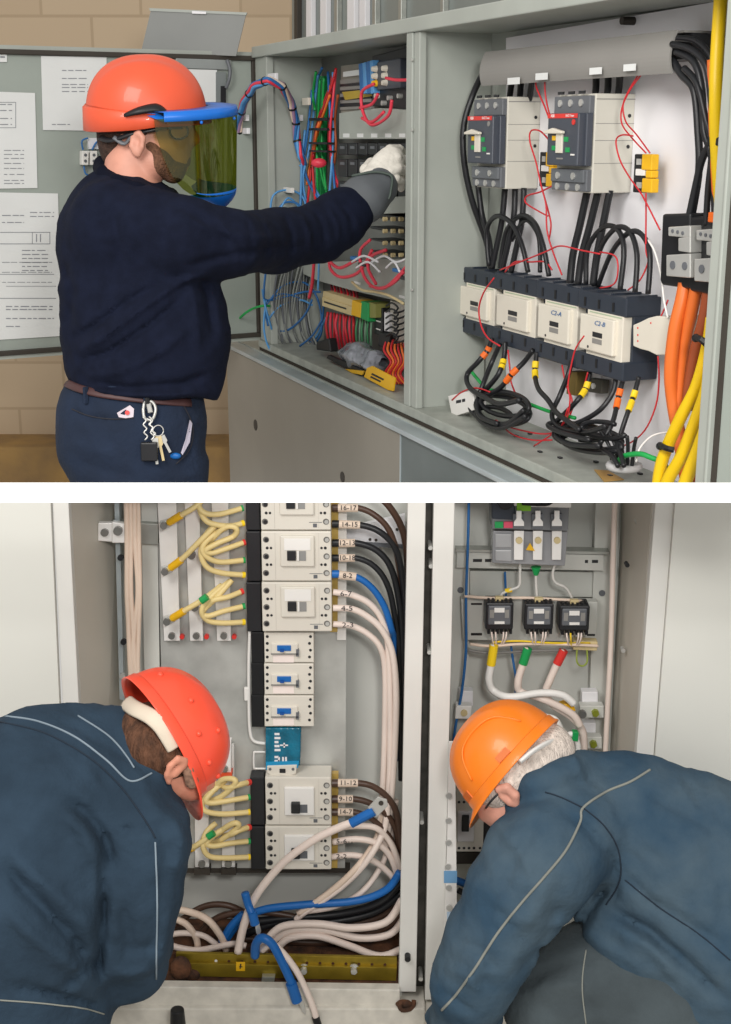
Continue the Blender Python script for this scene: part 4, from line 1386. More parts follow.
# terminal strip, beige / yellow / green
ts = empty('terminal_strip', T.P(355, 315, -.1), 'beige terminal strip ending in yellow and green terminals, above hanging red wires', 'terminal strip')
MB().poly(T, [(323, 291), (360, 302), (360, 313), (322, 302)], -.10, .06).build('beige_section', M_BEIGE, ts, bevel=.002)
MB().poly(T, [(322, 297), (352, 307), (352, 316), (322, 306)], -.095, .06).build('beige_section', M_BEIGE, ts, bevel=.002)
MB().poly(T, [(352, 300), (361, 303), (360, 318), (351, 315)], -.093, .06).build('yellow_section', M_YEL, ts, bevel=.002)
MB().poly(T, [(361, 301), (368, 303), (368, 322), (360, 318)], -.095, .06).build('green_section', M_GREEN, ts, bevel=.002)
MB().poly(T, [(368, 302), (375, 304), (375, 318), (368, 318)], -.1, .06).build('olive_section', mat('olive', '#8a8a4a', .5), ts, bevel=.002)
MB().poly(T, [(324, 301), (346, 308), (346, 309.5), (324, 302.5)], -.094, .002).build('dark_line', M_BLK2, ts)
for k in range(9):
    x = 329 + k * 3.2
    cable('red_wire', T, [(x + 2, 284 + k * .9, -.14), (x + 3, 292 + k * .9, -.13), (x, 300, -.14)], 1.3, M_REDW if k % 2 else mat('dark_red_wire', '#7c2630', .5), 'short red wire dropping onto the beige terminal strip, ' + ORD[k] + ' from the left', 'wire', 'red wires above the terminal strip', sides=6)
    cable('red_wire', T, [(x - 1, 312 + k * .6, -.12), (x - 3 + (k % 3), 325, -.11), (x - 1, 338, -.115), (x + 1, 349, -.13)], 1.4, M_PINKW if k % 2 else M_REDW, 'red wire hanging below the beige terminal strip, ' + ORD[k] + ' from the left', 'wire', 'red wires below the terminal strip', sides=6)
for k in range(6):
    x = 358 + k * 2.8
    cable('green_wire', T, [(x, 318, -.12), (x - 2 + k % 2, 330, -.11), (x - 1, 345, -.12), (x - 2, 354, -.13)], 1.1, mat('pale_green_wire', '#7fa488', .5) if k % 2 else mat('green_earth_wire', '#4f9466', .5), 'green earth wire hanging beside the red wires, ' + ORD[k] + ' from the left', 'wire', 'green earth wires below the terminal strip', sides=6)
cable('cream_wire', T, [(352, 282, -.09), (362, 290, -.08), (376, 292, -.08), (390, 296, -.08), (404, 304, -.09)], 1.4, M_BEIGE, 'cream wire sagging under the slanting trunking', 'wire')
# modules at right below
mo = empty('supply_module', T.P(385, 335, -.1), 'black and white supply module beside the green earth wires', 'module')
MB().poly(T, [(374, 306), (382, 308), (382, 336), (374, 334)], -.12, .05).build('black_slat', M_BLK2, mo, bevel=.002)
MB().poly(T, [(384, 312), (389, 313), (389, 332), (384, 331)], -.11, .05).build('white_slat', M_WHITEP, mo, bevel=.002)
MB().poly(T, [(379, 332), (390, 335), (388, 350), (378, 346)], -.1, .05).build('black_plug', M_BLACK, mo, bevel=.003)
for y in (312, 320, 328):
    MB().box(T, 376, y, 380, y + 2.5, -.118, .002).build('label', M_WHITE, mo)
rm = empty('relay_module', T.P(398, 320, -.1), 'whitish relay module with curly black wires next to the centre post', 'module')
MB().poly(T, [(390, 300), (408, 306), (408, 345), (390, 338)], -.12, .05).build('module_body', mat('module_white', '#b9b4aa', .5), rm, bevel=.002)
for k in range(6):
    y = 306 + k * 6
    cable('black_wire', T, [(386, y, -.1), (392, y - 3, -.08), (398, y + 2, -.08), (394, y + 7, -.08), (403, y + 5, -.09), (407, y + 1, -.1)], 1.0, M_BLACK, 'curly black wire on the whitish relay module, ' + ORD[k] + ' from the top', 'wire', 'curly black wires by the centre post', sides=6)
for k in range(7):
    x = 388 + 2.6 * k
    cable('orange_wire' if k % 2 else 'red_wire', T, [(x, 338 + k, -.11), (x - 4 + k, 350, -.09), (x + 3, 362, -.09), (x - 3, 374, -.08), (x + 4, 384, -.09)], 1.3, M_ORW if k % 2 else M_REDW, ('orange' if k % 2 else 'red') + ' wire in the tangle low beside the centre post, ' + ORD[k] + ' from the left', 'wire', ('orange' if k % 2 else 'red') + ' wires in the tangle low by the centre post', sides=6)
# plastic bag, yellow tag, black bits on tray
bg = Sculpt(tuple(T.P(318, 400, -.02) + Vector((-.15, -.1, -.03))), tuple(T.P(388, 340, -.02) + Vector((.15, .2, .06))), .008)
m_bag = mat('silver_plastic_film', '#9a9da6', .22, metal=.45, var=.35, scale=18, bump=.9, bscale=26)
cen = [T.P(330, 352, -.09), T.P(345, 352, -.09), T.P(360, 357, -.08), T.P(376, 362, -.08), T.P(384, 362, -.09)]
for a, b_, ra, rb in zip(cen, cen[1:], (.02, .036, .042, .03), (.036, .042, .03, .014)):
    bg.cone(a, b_, ra, rb, .02, .8)
for pts, am in (([(332, 350), (350, 358), (372, 372)], .006), ([(340, 345), (356, 350), (380, 362)], -.006), ([(350, 346), (352, 360), (348, 368)], .005), ([(362, 350), (366, 366)], -.005), ([(336, 356), (352, 366), (366, 374)], -.005)):
    bg.fold(pts, am, 2.0)
bag = bg.build('plastic_bag', m_bag)
tag(bag, 'crumpled silvery plastic bag lying in the bottom of the left compartment', 'bag')
yt = empty('warning_tag', T.P(378, 378, 0), 'yellow tag with black print lying on the front edge of the left compartment', 'tag')
MB().poly(T, [(367, 368), (372, 366), (395, 378), (393, 391), (388, 390), (364, 377)], -.03, .004).build('tag_card', M_YEL, yt)
MB().poly(T, [(345, 369), (364, 371), (362, 375), (352, 373)], -.04, .004).build('tag_strap', M_YEL, yt)
MB().poly(T, [(372, 373), (384, 379), (383, 380.5), (371, 374.5)], -.0293, .001).poly(T, [(371, 376), (381, 381), (380, 382.3), (370, 377.3)], -.0293, .001).build('printed_lines', M_INKD, yt)
o = MB().poly(T, [(328, 355), (345, 362), (366, 372), (362, 374), (340, 366), (326, 358)], -.045, .012).build('black_strap', M_BLACK, None, bevel=.002)
tag(o, 'black strap lying under the silvery bag', 'strap')
o = MB().poly(T, [(316, 342), (328, 338), (330, 352), (316, 350)], -.06, .03).build('black_pouch', M_BLACK, None, bevel=.005)
tag(o, 'small black pouch at the left of the silvery bag', 'pouch')

# ================================================================== PEOPLE: shared builders
def hat(parent, C, fwd, up, a, b, h, m, brim_front=.045, brim_all=.006, ridge=.005, name='hard_hat', hscale=1.0, nr=56):
    """C: middle of the rim plane; a, b half length and half width, h height"""
    fwd = Vector(fwd).normalized()
    up = Vector(up)
    up = (up - fwd * up.dot(fwd)).normalized()
    sd = up.cross(fwd)
    C = Vector(C)

    def ptf(phi, th, extra=0.0):
        cz = max(0.0, math.cos(phi)) ** .84
        x, y = math.cos(th) * cz, math.sin(th) * cz
        yy, xx = y * b, x * a
        if th > math.pi / 2 or th < -math.pi / 2:
            xx *= 1.0
        z = h * math.sin(phi) ** .92 if phi > 0 else 0
        rr = ridge * (math.exp(-(yy / .026) ** 4) * (1 if phi > .45 else max(0, phi / .45)) + .6 * math.exp(-((abs(yy) - .058) / .012) ** 2) * min(1, phi / .8)) if phi > 0 else 0
        k = 1 + extra / a
        return C + fwd * xx * k + sd * yy * k + up * (z * (1 + extra / h) + rr)
    vs, fs = [], []
    nph = 22
    for layer, ex in ((0, 0.0), (1, -.003)):
        for i in range(nph + 1):
            phi = math.pi / 2 * i / nph
            for j in range(nr):
                vs.append(ptf(phi, 2 * math.pi * j / nr - math.pi, ex))
    L1 = (nph + 1) * nr
    for i in range(nph):
        for j in range(nr):
            q = (i * nr + j, i * nr + (j + 1) % nr, (i + 1) * nr + (j + 1) % nr, (i + 1) * nr + j)
            fs.append(q)
            fs.append(tuple(L1 + x for x in reversed(q)))
    for j in range(nr):
        fs.append((j, L1 + j, L1 + (j + 1) % nr, (j + 1) % nr))
    shell = MB().add(vs, fs).build(name, m, parent, smooth=True)
    # band and brim
    vs, fs = [], []
    rows = [(0.001, .016), (.003, .014), (.0045, 0.0), (None, -.006), (None, -.009), (-.002, -.004), (-.003, .012)]
    for j in range(nr):
        th = 2 * math.pi * j / nr - math.pi
        c, s_ = math.cos(th), math.sin(th)
        w = brim_all + (brim_front - brim_all) * max(0, c) ** 3.0
        for k, (e, z) in enumerate(rows):
            ee = w if e is None else e
            drop = 0
            if e is None:
                drop = -.35 * w * max(0, c)
            vs.append(C + fwd * (a * c + ee * c) + sd * (b * s_ + ee * s_) + up * (z + drop))
    nrw = len(rows)
    for j in range(nr):
        j2 = (j + 1) % nr
        for k in range(nrw):
            k2 = (k + 1) % nrw
            fs.append((j * nrw + k, j * nrw + k2, j2 * nrw + k2, j2 * nrw + k))
    MB().add(vs, fs).build('brim', m, shell, smooth=True)
    return shell, (C, fwd, up, sd)


def hair_cap(tree_src, name, m, parent, nodes, h=.004, k=.008, folds=()):
    pts = [W(x, y, d) for x, y, d, r in nodes]
    rm_ = max(r * d / F_PX for x, y, d, r in nodes) + .02
    lo = [min(p[i] for p in pts) - rm_ for i in range(3)]
    hi = [max(p[i] for p in pts) + rm_ for i in range(3)]
    s = Sculpt(lo, hi, h)
    s.chain(nodes, k)
    for f in folds:
        s.fold(*f)
    return s.build(name, m, parent)


def bounds(nodes, pad=.03):
    pts = [(W(x, y, d), r * d / F_PX + pad) for x, y, d, r in nodes]
    return ([min(p[i] - r for p, r in pts) for i in range(3)], [max(p[i] + r for p, r in pts) for i in range(3)])


# ================================================================== MAN IN NAVY
hd = depth_of(T.P(385, 172, -.04))
DM = 3.25
ce = W(143, 116, DM)
body_nodes = [(118, 190, DM, 27), (132, 158, DM, 27), (146, 128, DM, 40)]
lo, hi = bounds(body_nodes + [(190, 170, DM, 20), (140, 250, DM, 40), (100, 130, DM, 10)])
s = Sculpt(lo, hi, .005)
s.chain([(132, 235, DM, 40), (130, 200, DM, 30), (133, 172, DM, 26), (137, 145, DM, 29)], .025)
s.chain([(136, 118, DM, 36), (152, 116, DM, 38), (160, 112, DM, 33)], .03, .85)     # cranium
s.chain([(158, 132, DM, 30), (168, 148, DM, 22), (176, 163, DM, 12)], .025, .85)    # face and jaw
s.chain([(140, 146, DM - .03, 17), (156, 162, DM - .035, 13), (174, 170, DM - .01, 9)], .02)   # jaw line
s.chain([(187, 126, DM, 6), (194, 139, DM, 5.5), (188, 143, DM, 5)], .01)           # nose
s.chain([(183, 151, DM, 5), (182, 157, DM, 5)], .008)                              # lips
s.chain([(176, 118, DM - .02, 8), (186, 117, DM, 7)], .01)                          # brow
s.chain([(134, 135, DM - .094, 3), (139, 133, DM - .1, 3.2), (143, 138, DM - .1, 3), (142, 147, DM - .094, 2.8), (138, 155, DM - .086, 3.2)], .004)   # ear rim
s.chain([(133, 138, DM - .092, 3), (132, 146, DM - .092, 3), (135, 153, DM - .088, 3)], .004)
s.chain([(137, 138, DM - .088, 4), (137, 150, DM - .084, 4)], .006)
man = s.build('person', M_SKIN)
tag(man, 'person in navy sweater and hard hat with tinted face shield, reaching into the cabinet', 'person')
hair_cap(man, 'hair', mat('short_brown_hair', '#3e2c24', .85, var=.3, scale=120, bump=.5, bscale=260), man,
         [(134, 126, DM - .005, 37), (126, 136, DM - .0, 29), (123, 146, DM + .0, 24), (120, 152, DM + .005, 18)], .005)
hair_cap(man, 'beard', mat('dark_beard', '#6b4a38', .9, var=.3, scale=150, bump=.5, bscale=260), man,
         [(148, 149, DM - .034, 15.5), (158, 162, DM - .036, 14), (173, 171, DM - .012, 11.5), (182, 160, DM, 9)], .004)
# glasses
gl = MB()
gl.tube([W(140, 133, DM - .1), W(165, 128, DM - .098), W(182, 128, DM - .05)], .003, 6, 3)
for dx_ in (0,):
    gl.tube([W(172, 126, DM - .08), W(186, 126, DM - .04), W(187, 136, DM - .035), W(176, 139, DM - .07), W(170, 133, DM - .085), W(172, 126, DM - .08)], .0025, 6, 3)
gl.build('safety_glasses', M_BLK2, man, smooth=True)

# sweater
sw = [(128, 212, DM, 58), (135, 255, DM, 77), (147, 320, DM, 79), (150, 370, DM, 74), (330, 235, hd - .2, 30), (372, 205, hd - .1, 20)]
lo, hi = bounds(sw, .05)
s = Sculpt(lo, hi, .0075)
s.chain([(118, 205, DM + .01, 32), (118, 220, DM + .01, 46), (126, 238, DM, 57), (136, 264, DM, 71), (144, 318, DM, 74), (147, 352, DM, 73.5), (145, 372, DM, 71)], .042, .72)
s.chain([(153, 340, DM - .03, 61), (153, 366, DM - .03, 60)], .04, .7)
dA = [DM - .12, DM - .10, hd - .30, hd - .22, hd - .12, hd - .06]
s.chain([(146, 226, DM - .1, 36), (186, 238, DM - .10, 37), (228, 243, DM - .06, 31), (275, 241, (DM + hd) / 2 - .05, 29), (320, 232, hd - .14, 27), (340, 219, hd - .10, 25), (349, 212, hd - .085, 23.5)], .03)
s.chain([(120, 232, DM - .05, 52), (160, 240, DM - .08, 40)], .03)
s.cut(lambda q: (q.py - 398) * DM / F_PX - .004 * np.sin(q.px * .09))
s.cut(lambda q: np.where(q.px > 300, 1, -1) * 0 + ((q.px - 300) * .0 - 1))
F_ = s.fold
for pts, am, w_ in [
    ([(72, 352), (100, 340), (140, 310), (180, 282), (215, 272)], .010, 5), ([(76, 362), (110, 352), (150, 325), (190, 292)], -.012, 5),
    ([(80, 375), (120, 372), (160, 352), (200, 318)], .009, 6), ([(70, 340), (95, 326), (130, 300), (165, 280)], -.010, 5),
    ([(90, 383), (130, 388), (180, 384), (215, 372)], -.010, 5), ([(75, 388), (120, 394), (170, 396), (210, 392)], .010, 4),
    ([(200, 276), (208, 300), (214, 340)], -.010, 6), ([(188, 276), (196, 310), (200, 350)], .008, 6),
    ([(110, 205), (118, 240), (122, 270)], -.006, 6), ([(165, 205), (200, 226), (240, 236), (290, 240)], .006, 5),
    ([(180, 268), (215, 258), (260, 250), (310, 246)], -.008, 5), ([(190, 212), (220, 232), (250, 262)], -.006, 5),
    ([(215, 216), (232, 236), (240, 262)], .006, 4), ([(246, 216), (252, 240), (248, 266)], -.005, 4), ([(262, 214), (272, 236), (272, 264)], .005, 4),
    ([(284, 213), (292, 234), (290, 260)], -.006, 4), ([(300, 212), (310, 232), (310, 256)], .006, 3.5), ([(314, 208), (324, 228), (326, 252)], -.005, 3.5),
    ([(326, 203), (338, 224), (340, 245)], .005, 3), ([(336, 199), (350, 216), (353, 234)], -.004, 3), ([(64, 260), (72, 290), (70, 330)], -.006, 5)]:
    F_(pts, am * 1.25, w_ * .72)
s.noise(9, .004, (1, 1, 1.6), 3)
s.noise(22, .0016, (1, 1, 1.3), 4)
swt = s.build('sweater', M_NAVY, man)
# collar
tr = bvh_of(swt)
ring = [(102, 168, DM + .04, 8), (104, 178, DM - .03, 8.5), (118, 187, DM - .085, 9), (138, 194, DM - .105, 9), (158, 200, DM - .09, 9), (172, 203, DM - .04, 8), (172, 200, DM + .03, 8), (150, 186, DM + .10, 8), (118, 170, DM + .09, 8), (102, 168, DM + .04, 8)]
s = Sculpt(*bounds(ring, .03), .005)
s.chain(ring, .012)
ring2 = [(x - 1, y - 6, d, r * .62) for x, y, d, r in ring]
s.chain(ring2, .010)
s.build('collar', mat('navy_collar', '#0b0f1e', .95, bump=.2, bscale=300, spec=.15), man)

# trousers
tn = [(132, 405, DM, 68), (134, 440, DM, 76), (146, 500, DM, 64)]
lo, hi = bounds(tn, .04)
s = Sculpt(lo, hi, .008)
s.chain([(136, 396, DM, 62), (131, 420, DM, 68), (131, 436, DM, 69.5), (140, 470, DM, 62), (147, 520, DM, 56)], .03, .72)
s.cut(lambda q: (q.py - 492) * DM / F_PX)
for pts, am, w_ in [([(72, 408), (88, 418), (110, 420), (130, 419)], -.009, 3), ([(180, 402), (190, 425), (190, 445), (180, 462), (172, 466)], .006, 3),
                    ([(184, 404), (194, 430), (190, 452), (178, 468)], -.008, 2.5), ([(70, 440), (90, 450), (120, 455)], .006, 6), ([(75, 460), (100, 470), (140, 478)], -.007, 6),
                    ([(150, 470), (180, 478), (205, 470)], .006, 5), ([(196, 420), (204, 440), (206, 460)], -.006, 5)]:
    s.fold(pts, am, w_)
s.noise(10, .004, (1, 1, 1.4), 8)
tro = s.build('trousers', M_NAVYT, man)
tt = bvh_of(tro)
seam(tt, [(72, 409), (90, 416), (112, 419), (134, 418)], .0016, M_INKD, 'pocket_seam', tro)
seam(tt, [(182, 403), (192, 425), (190, 448), (176, 464)], .0016, M_INKD, 'pocket_seam', tro)
# belt
bl = []
for x, y in [(68, 381), (80, 386), (100, 391), (130, 395), (160, 398), (190, 400), (206, 399)]:
    p = on_surface(tt, x, y + 3, .004)
    if p is not None:
        bl.append(p)
MB().tube(bl, .011, 8, 3, flat=.35).build('belt', mat('brown_leather', '#4a3030', .5), man, smooth=True)
for x, y in ((88, 392), (146, 400)):
    p = on_surface(tt, x, y + 2, .008)
    q = on_surface(tt, x - 1, y + 12, .004)
    if p is not None and q is not None:
        MB().tube([p + Vector((0, 0, .015)), p, q], .008, 6, 2, flat=.4).build('belt_loop', M_NAVYT, tro)
# triangle mark
pts = [on_surface(tt, x, y, .002) for x, y in ((117, 413), (130, 405.5), (134, 409), (133.5, 417), (128, 418.5), (119, 417))]
if all(p is not None for p in pts):
    lg = MB().prism(pts, ray(125, 412).normalized() * .002).build('triangle_patch', mat('pale_patch', '#cfc4cc', .7), tro)
    c_ = on_surface(tt, 127.5, 413, .004)
    MB().cyl(c_, -ray(127, 413), .0055, .001, 12).build('patch_dot', M_RED, lg)
# keys
ky = empty('key_bunch', W(150, 430, DM - .2), 'bunch of keys with a steel clip and black fob hanging from the brown belt', 'keys')


def kp(x, y, dz=.0):
    p = on_surface(tt, x, y, .012 + dz)
    return p if p is not None else W(x, y, DM - .16)


MB().tube([kp(144, 404), kp(143, 412), kp(145, 420), kp(152, 420), kp(155, 410), kp(151, 403), kp(144, 404)], .0035, 8, 4).build('snap_clip', M_STEEL, ky, smooth=True)
MB().tube([kp(147, 397), kp(147, 406)], .007, 8, 3).build('clip_strap', M_BLACK, ky)
MB().tube([kp(148, 405), kp(150, 414)], .006, 8, 3).build('clip_gate', M_STEEL, ky)
for a_, b2 in (((144, 418), (146, 440)), ((150, 418), (152, 440)), ((148, 420), (154, 436))):
    pp = [kp(a_[0] + (b2[0] - a_[0]) * t / 6 + (1.5 if t % 2 else -1.5), a_[1] + (b2[1] - a_[1]) * t / 6, .004) for t in range(7)]
    MB().tube(pp, .002, 6, 3).build('chain', M_STEEL, ky, smooth=True)
rg = [kp(157 + 5 * math.cos(a), 431 + 5 * math.sin(a), .004) for a in [2 * math.pi * i / 10 for i in range(11)]]
MB().tube(rg, .0014, 6, 3).build('key_ring', M_STEEL, ky, smooth=True)
c_ = kp(149, 451, .004)
Qk = Plane((c_.x, c_.y, 0), (1, 0, 0))
MB().lbox(Qk, -.019, .019, c_.z - .022, c_.z + .022, -.008, .008).build('black_fob', M_BLK2, ky, bevel=.003)
for (xa, ya, xb, yb) in ((157, 436, 162, 460), (160, 436, 168, 452), (154, 438, 156, 464)):
    pa, pb_ = kp(xa, ya, .004), kp(xb, yb, .004)
    d_ = (pb_ - pa)
    sd_ = d_.cross(FW).normalized()
    k_ = MB()
    k_.prism([pa + sd_ * .007, pa - sd_ * .007, pa + d_ * .35 - sd_ * .007, pa + d_ * .42 - sd_ * .003, pb_ - sd_ * .003, pb_ + sd_ * .003, pa + d_ * .42 + sd_ * .003, pa + d_ * .35 + sd_ * .007], FW * .002)
    k_.build('key', M_BEIGE if xa == 157 else M_STEEL, ky)
o = empty('pocket_notes', W(186, 440, DM - .1), 'white folded note and blue pen cap sticking out of the front trouser pocket', 'note')
pts = [on_surface(tt, x, y, .006) for x, y in ((187.5, 420), (190, 424), (188, 442), (182, 455), (180, 453), (184, 440))]
MB().prism(pts, ray(186, 438).normalized() * .003).build('folded_note', mat('lilac_paper', '#b9b4c4', .7), o)
MB().ball(on_surface(tt, 175, 456, .004), .011, 12, 8, sc=(1.2, .6, .7)).build('blue_pen_cap', M_BLUES, o, smooth=True)

# hard hat with face shield
hC = W(147, 119, DM)
rr, hf = hat(man, hC, (1, .10, .03), (-.02, -.10, 1), .145, .120, .143, M_CORAL, brim_front=.01, brim_all=.004)
C_, f_, u_, s2_ = hf
# rear drop band
vs, fs = [], []
nn = 30
for i in range(nn + 1):
    th = math.pi - math.radians(115) + math.radians(230) * i / nn
    dr = .020 * max(0, math.cos((i / nn - .5) * math.pi)) ** .6
    for e, z in ((-.003, .040 * (.35 + .65 * dr / .02)), (.0045, .033 * (.3 + .7 * dr / .02)), (.008, -dr), (.003, -dr - .002), (.0, .008)):
        vs.append(C_ + f_ * ((.146 + e) * math.cos(th)) + s2_ * ((.118 + e) * math.sin(th)) + u_ * z)
for i in range(nn):
    for k in range(5):
        fs.append((i * 5 + k, i * 5 + (k + 1) % 5, (i + 1) * 5 + (k + 1) % 5, (i + 1) * 5 + k))
MB().add(vs, fs).build('rear_band', M_CORAL, rr, smooth=True)


def hp3(x, y, z):
    return C_ + f_ * x - s2_ * y + u_ * z      # y > 0 towards the viewer


if (-s2_).dot(FW) > 0:
    def hp3(x, y, z):
        return C_ + f_ * x + s2_ * y + u_ * z
MB().tube([hp3(-.11, .06, -.034), hp3(-.08, .09, -.038), hp3(-.03, .108, -.022), hp3(.03, .11, -.014)], .008, 8, 4, flat=.6).build('suspension_strap', M_BLK2, rr, smooth=True)
MB().tube([hp3(-.075, .098, -.03), hp3(-.05, .105, -.045), hp3(-.03, .108, -.02)], .006, 8, 4, flat=.6).build('strap_buckle', M_GREYP, rr, smooth=True)
MB().tube([hp3(-.045, .122, .02), hp3(-.01, .128, .03), hp3(.03, .12, .034), (hp3(.05, .115, .02))], [.005, .011, .014, .012], 8, 4, flat=.6).build('pivot_arm', M_BLACK, rr, smooth=True)
fs_ = empty('face_shield_x', hC, 'x', 'x')
bpy.data.objects.remove(fs_)
# shield: blue bracket, tinted visor, blue chin guard
m_sh = bpy.data.materials.new('tinted_visor')
m_sh.use_nodes = True
N_, L_ = m_sh.node_tree.nodes, m_sh.node_tree.links
for n_ in list(N_):
    if n_.type == 'BSDF_PRINCIPLED':
        N_.remove(n_)
tb_ = N_.new('ShaderNodeBsdfTransparent')
tb_.inputs[0].default_value = (.42, .45, .11, 1)
gb_ = N_.new('ShaderNodeBsdfGlossy')
gb_.inputs['Roughness'].default_value = .06
gb_.inputs[0].default_value = (.8, .85, .6, 1)
mx_ = N_.new('ShaderNodeMixShader')
mx_.inputs[0].default_value = .10
L_.new(tb_.outputs[0], mx_.inputs[1])
L_.new(gb_.outputs[0], mx_.inputs[2])
L_.new(mx_.outputs[0], [n for n in N_ if n.type == 'OUTPUT_MATERIAL'][0].inputs[0])
SX, SR, SRY = .045, .172, .150


def shp(th, z, dr=0):
    return hp3(SX + (SR + dr) * math.cos(th), (SRY + dr) * math.sin(th), z)


TH = math.radians(97)
nn = 40
vs, fs = [], []
nz_ = 10
for i in range(nn + 1):
    th = -TH + 2 * TH * i / nn
    zb_ = -.176 + .150 * (abs(th) / TH) ** 8.0
    for k in range(nz_ + 1):
        t = k / nz_
        vs.append(shp(th, .012 + (zb_ - .012) * t, -.012 * t))
for i in range(nn):
    for k in range(nz_):
        fs.append((i * (nz_ + 1) + k, (i + 1) * (nz_ + 1) + k, (i + 1) * (nz_ + 1) + k + 1, i * (nz_ + 1) + k + 1))
me = bpy.data.meshes.new('v')
me.from_pydata([tuple(v) for v in vs], [], fs)
vis = link('face_shield', me, m_sh, man, True)
vis['label'] = 'tinted green yellow visor'
vs, fs = [], []
for i in range(nn + 1):
    th = -TH * .92 + 2 * TH * .92 * i / nn
    inn = (.146 * math.cos(th), .118 * math.sin(th))
    for p in (shp(th, .026, .0), shp(th, .006, .003), shp(th, .004, -.004), hp3(inn[0] * 1.02 if math.cos(th) > 0 else SX + SR * math.cos(th) * .9, inn[1] * 1.02, .020), hp3(inn[0] * 1.02 if math.cos(th) > 0 else SX + SR * math.cos(th) * .9, inn[1] * 1.02, .028)):
        vs.append(p)
for i in range(nn):
    for k in range(5):
        fs.append((i * 5 + k, i * 5 + (k + 1) % 5, (i + 1) * 5 + (k + 1) % 5, (i + 1) * 5 + k))
M_SHB = mat('shield_blue', '#1c6fd0', .35)
MB().add(vs, fs).build('brow_bracket', M_SHB, vis, smooth=True)
vs, fs = [], []
TC = math.radians(66)
for i in range(nn + 1):
    th = -TC + 2 * TC * i / nn
    w_ = max(0, math.cos(th / TC * math.pi / 2)) ** .6
    zt_ = -.176 + .150 * (abs(th) / TH) ** 8.0
    for k in range(7):
        t = k / 6
        vs.append(shp(th, zt_ + .008 - (.012 + .045 * w_) * t, -.011 - .045 * t * t))
for i in range(nn):
    for k in range(6):
        fs.append((i * 7 + k, (i + 1) * 7 + k, (i + 1) * 7 + k + 1, i * 7 + k + 1))
me = bpy.data.meshes.new('c')
me.from_pydata([tuple(v) for v in vs], [], fs)
cg = link('chin_guard', me, M_SHB, vis, True)
md = cg.modifiers.new('s', 'SOLIDIFY')
md.thickness = .003
for th_, z_ in ((20, .0), (60, .0)):
    MB().ball(shp(math.radians(th_), z_, .002), .004, 8, 6).build('rivet', M_SHB, vis, smooth=True)

# glove: rubber cuff and white leather hand, fingers curled round
gp = hd
nodes = [(345, 212, gp - .08, 22), (400, 160, gp, 24), (405, 190, gp - .05, 12)]
lo, hi = bounds(nodes, .05)
s = Sculpt(lo, hi, .004)
s.chain([(352, 208, gp - .085, 23), (364, 199, gp - .07, 23.5), (378, 187, gp - .05, 20)], .01, .9)
cuff = s.build('rubber_cuff', mat('grey_rubber', '#5b5f63', .5, var=.08), man)
s = Sculpt(lo, hi, .0023)
s.chain([(375, 184, gp - .05, 18), (380, 178, gp - .04, 16.5)], .008, .85)
s.chain([(378, 180, gp - .04, 15), (386, 168, gp - .035, 15.5), (391, 160, gp - .03, 14)], .012, .75)
# four fingers, unequal and bent, closing downwards over the terminals; thumb from the side of the palm
s.chain([(383, 158, gp - .035, 5.6), (390, 150, gp - .03, 5.4), (399, 149.5, gp - .0, 5.0), (403, 153, gp + .03, 4.6)], .0012)
s.chain([(388, 164, gp - .05, 5.8), (397, 158, gp - .045, 5.5), (404, 160, gp - .015, 5.1), (406, 165, gp + .02, 4.7)], .0012)
s.chain([(390, 172, gp - .06, 5.6), (398, 168.5, gp - .052, 5.3), (405, 171, gp - .025, 4.9), (405, 177, gp + .01, 4.5)], .0012)
s.chain([(389, 180, gp - .06, 5.0), (396, 179, gp - .05, 4.8), (401, 182, gp - .03, 4.4), (401, 188, gp - .01, 4.0)], .0012)
s.chain([(372, 176, gp - .02, 6.5), (366, 170, gp + .01, 6), (371, 163, gp + .04, 5.4)], .006)
for pts, am in (([(372, 172), (384, 178), (392, 188)], .004), ([(376, 168), (388, 172), (396, 182)], -.003), ([(362, 178), (374, 182), (384, 194)], .003)):
    s.fold(pts, am, 1.6)
glv = s.build('white_leather_glove', mat('white_leather', '#e2ddd3', .7, var=.06, scale=30, bump=.35, bscale=70), man)
gt = bvh_of(glv)
MB().tube([W(352, 176, gp - .09), W(361, 174, gp - .10), W(374, 172, gp - .10), W(384, 173, gp - .10), W(392, 177, gp - .10), W(391, 190, gp - .09), W(389, 198, gp - .085), W(383, 202, gp - .08)], .0035, 6, 4).build('glove_cord', mat('dark_cord', '#4b5650', .6), glv, smooth=True)

clip_row([o for o in bpy.data.objects if o.name != 'trim_1'], 493.0, True)
UPPER = set(o.name for o in bpy.data.objects)

# ================================================================== LOWER ROOM: shell and cabinets
M_FLOOR = mat('dusty_concrete', '#b9b4aa', .8, var=.1, scale=6)
M_PLINTH = mat('dirty_white_enamel', '#d2cec4', .55, var=.1, scale=25)
M_RUST = mat('rusty_dirt', '#6b4630', .9, var=.35, scale=25, bump=.6, bscale=60, col2='#3a2a22')
me_ = MB().add([(-3, 0.5, 0), (3, 0.5, 0), (3, 4.0, 0), (-3, 4.0, 0), (-3, .5, -.05), (3, .5, -.05), (3, 4, -.05), (-3, 4, -.05)],
               [(0, 1, 2, 3), (7, 6, 5, 4), (0, 4, 5, 1), (1, 5, 6, 2), (2, 6, 7, 3), (3, 7, 4, 0)]).build('floor', M_FLOOR)
tag(me_, kind='structure')
PB = -.25
TOPY = 494


def q4(mb, pts, vec, mi=0):
    """solid from four (px, py, off) corners"""
    return mb.prism([B.P(*p) for p in pts], Vector(vec), mi)


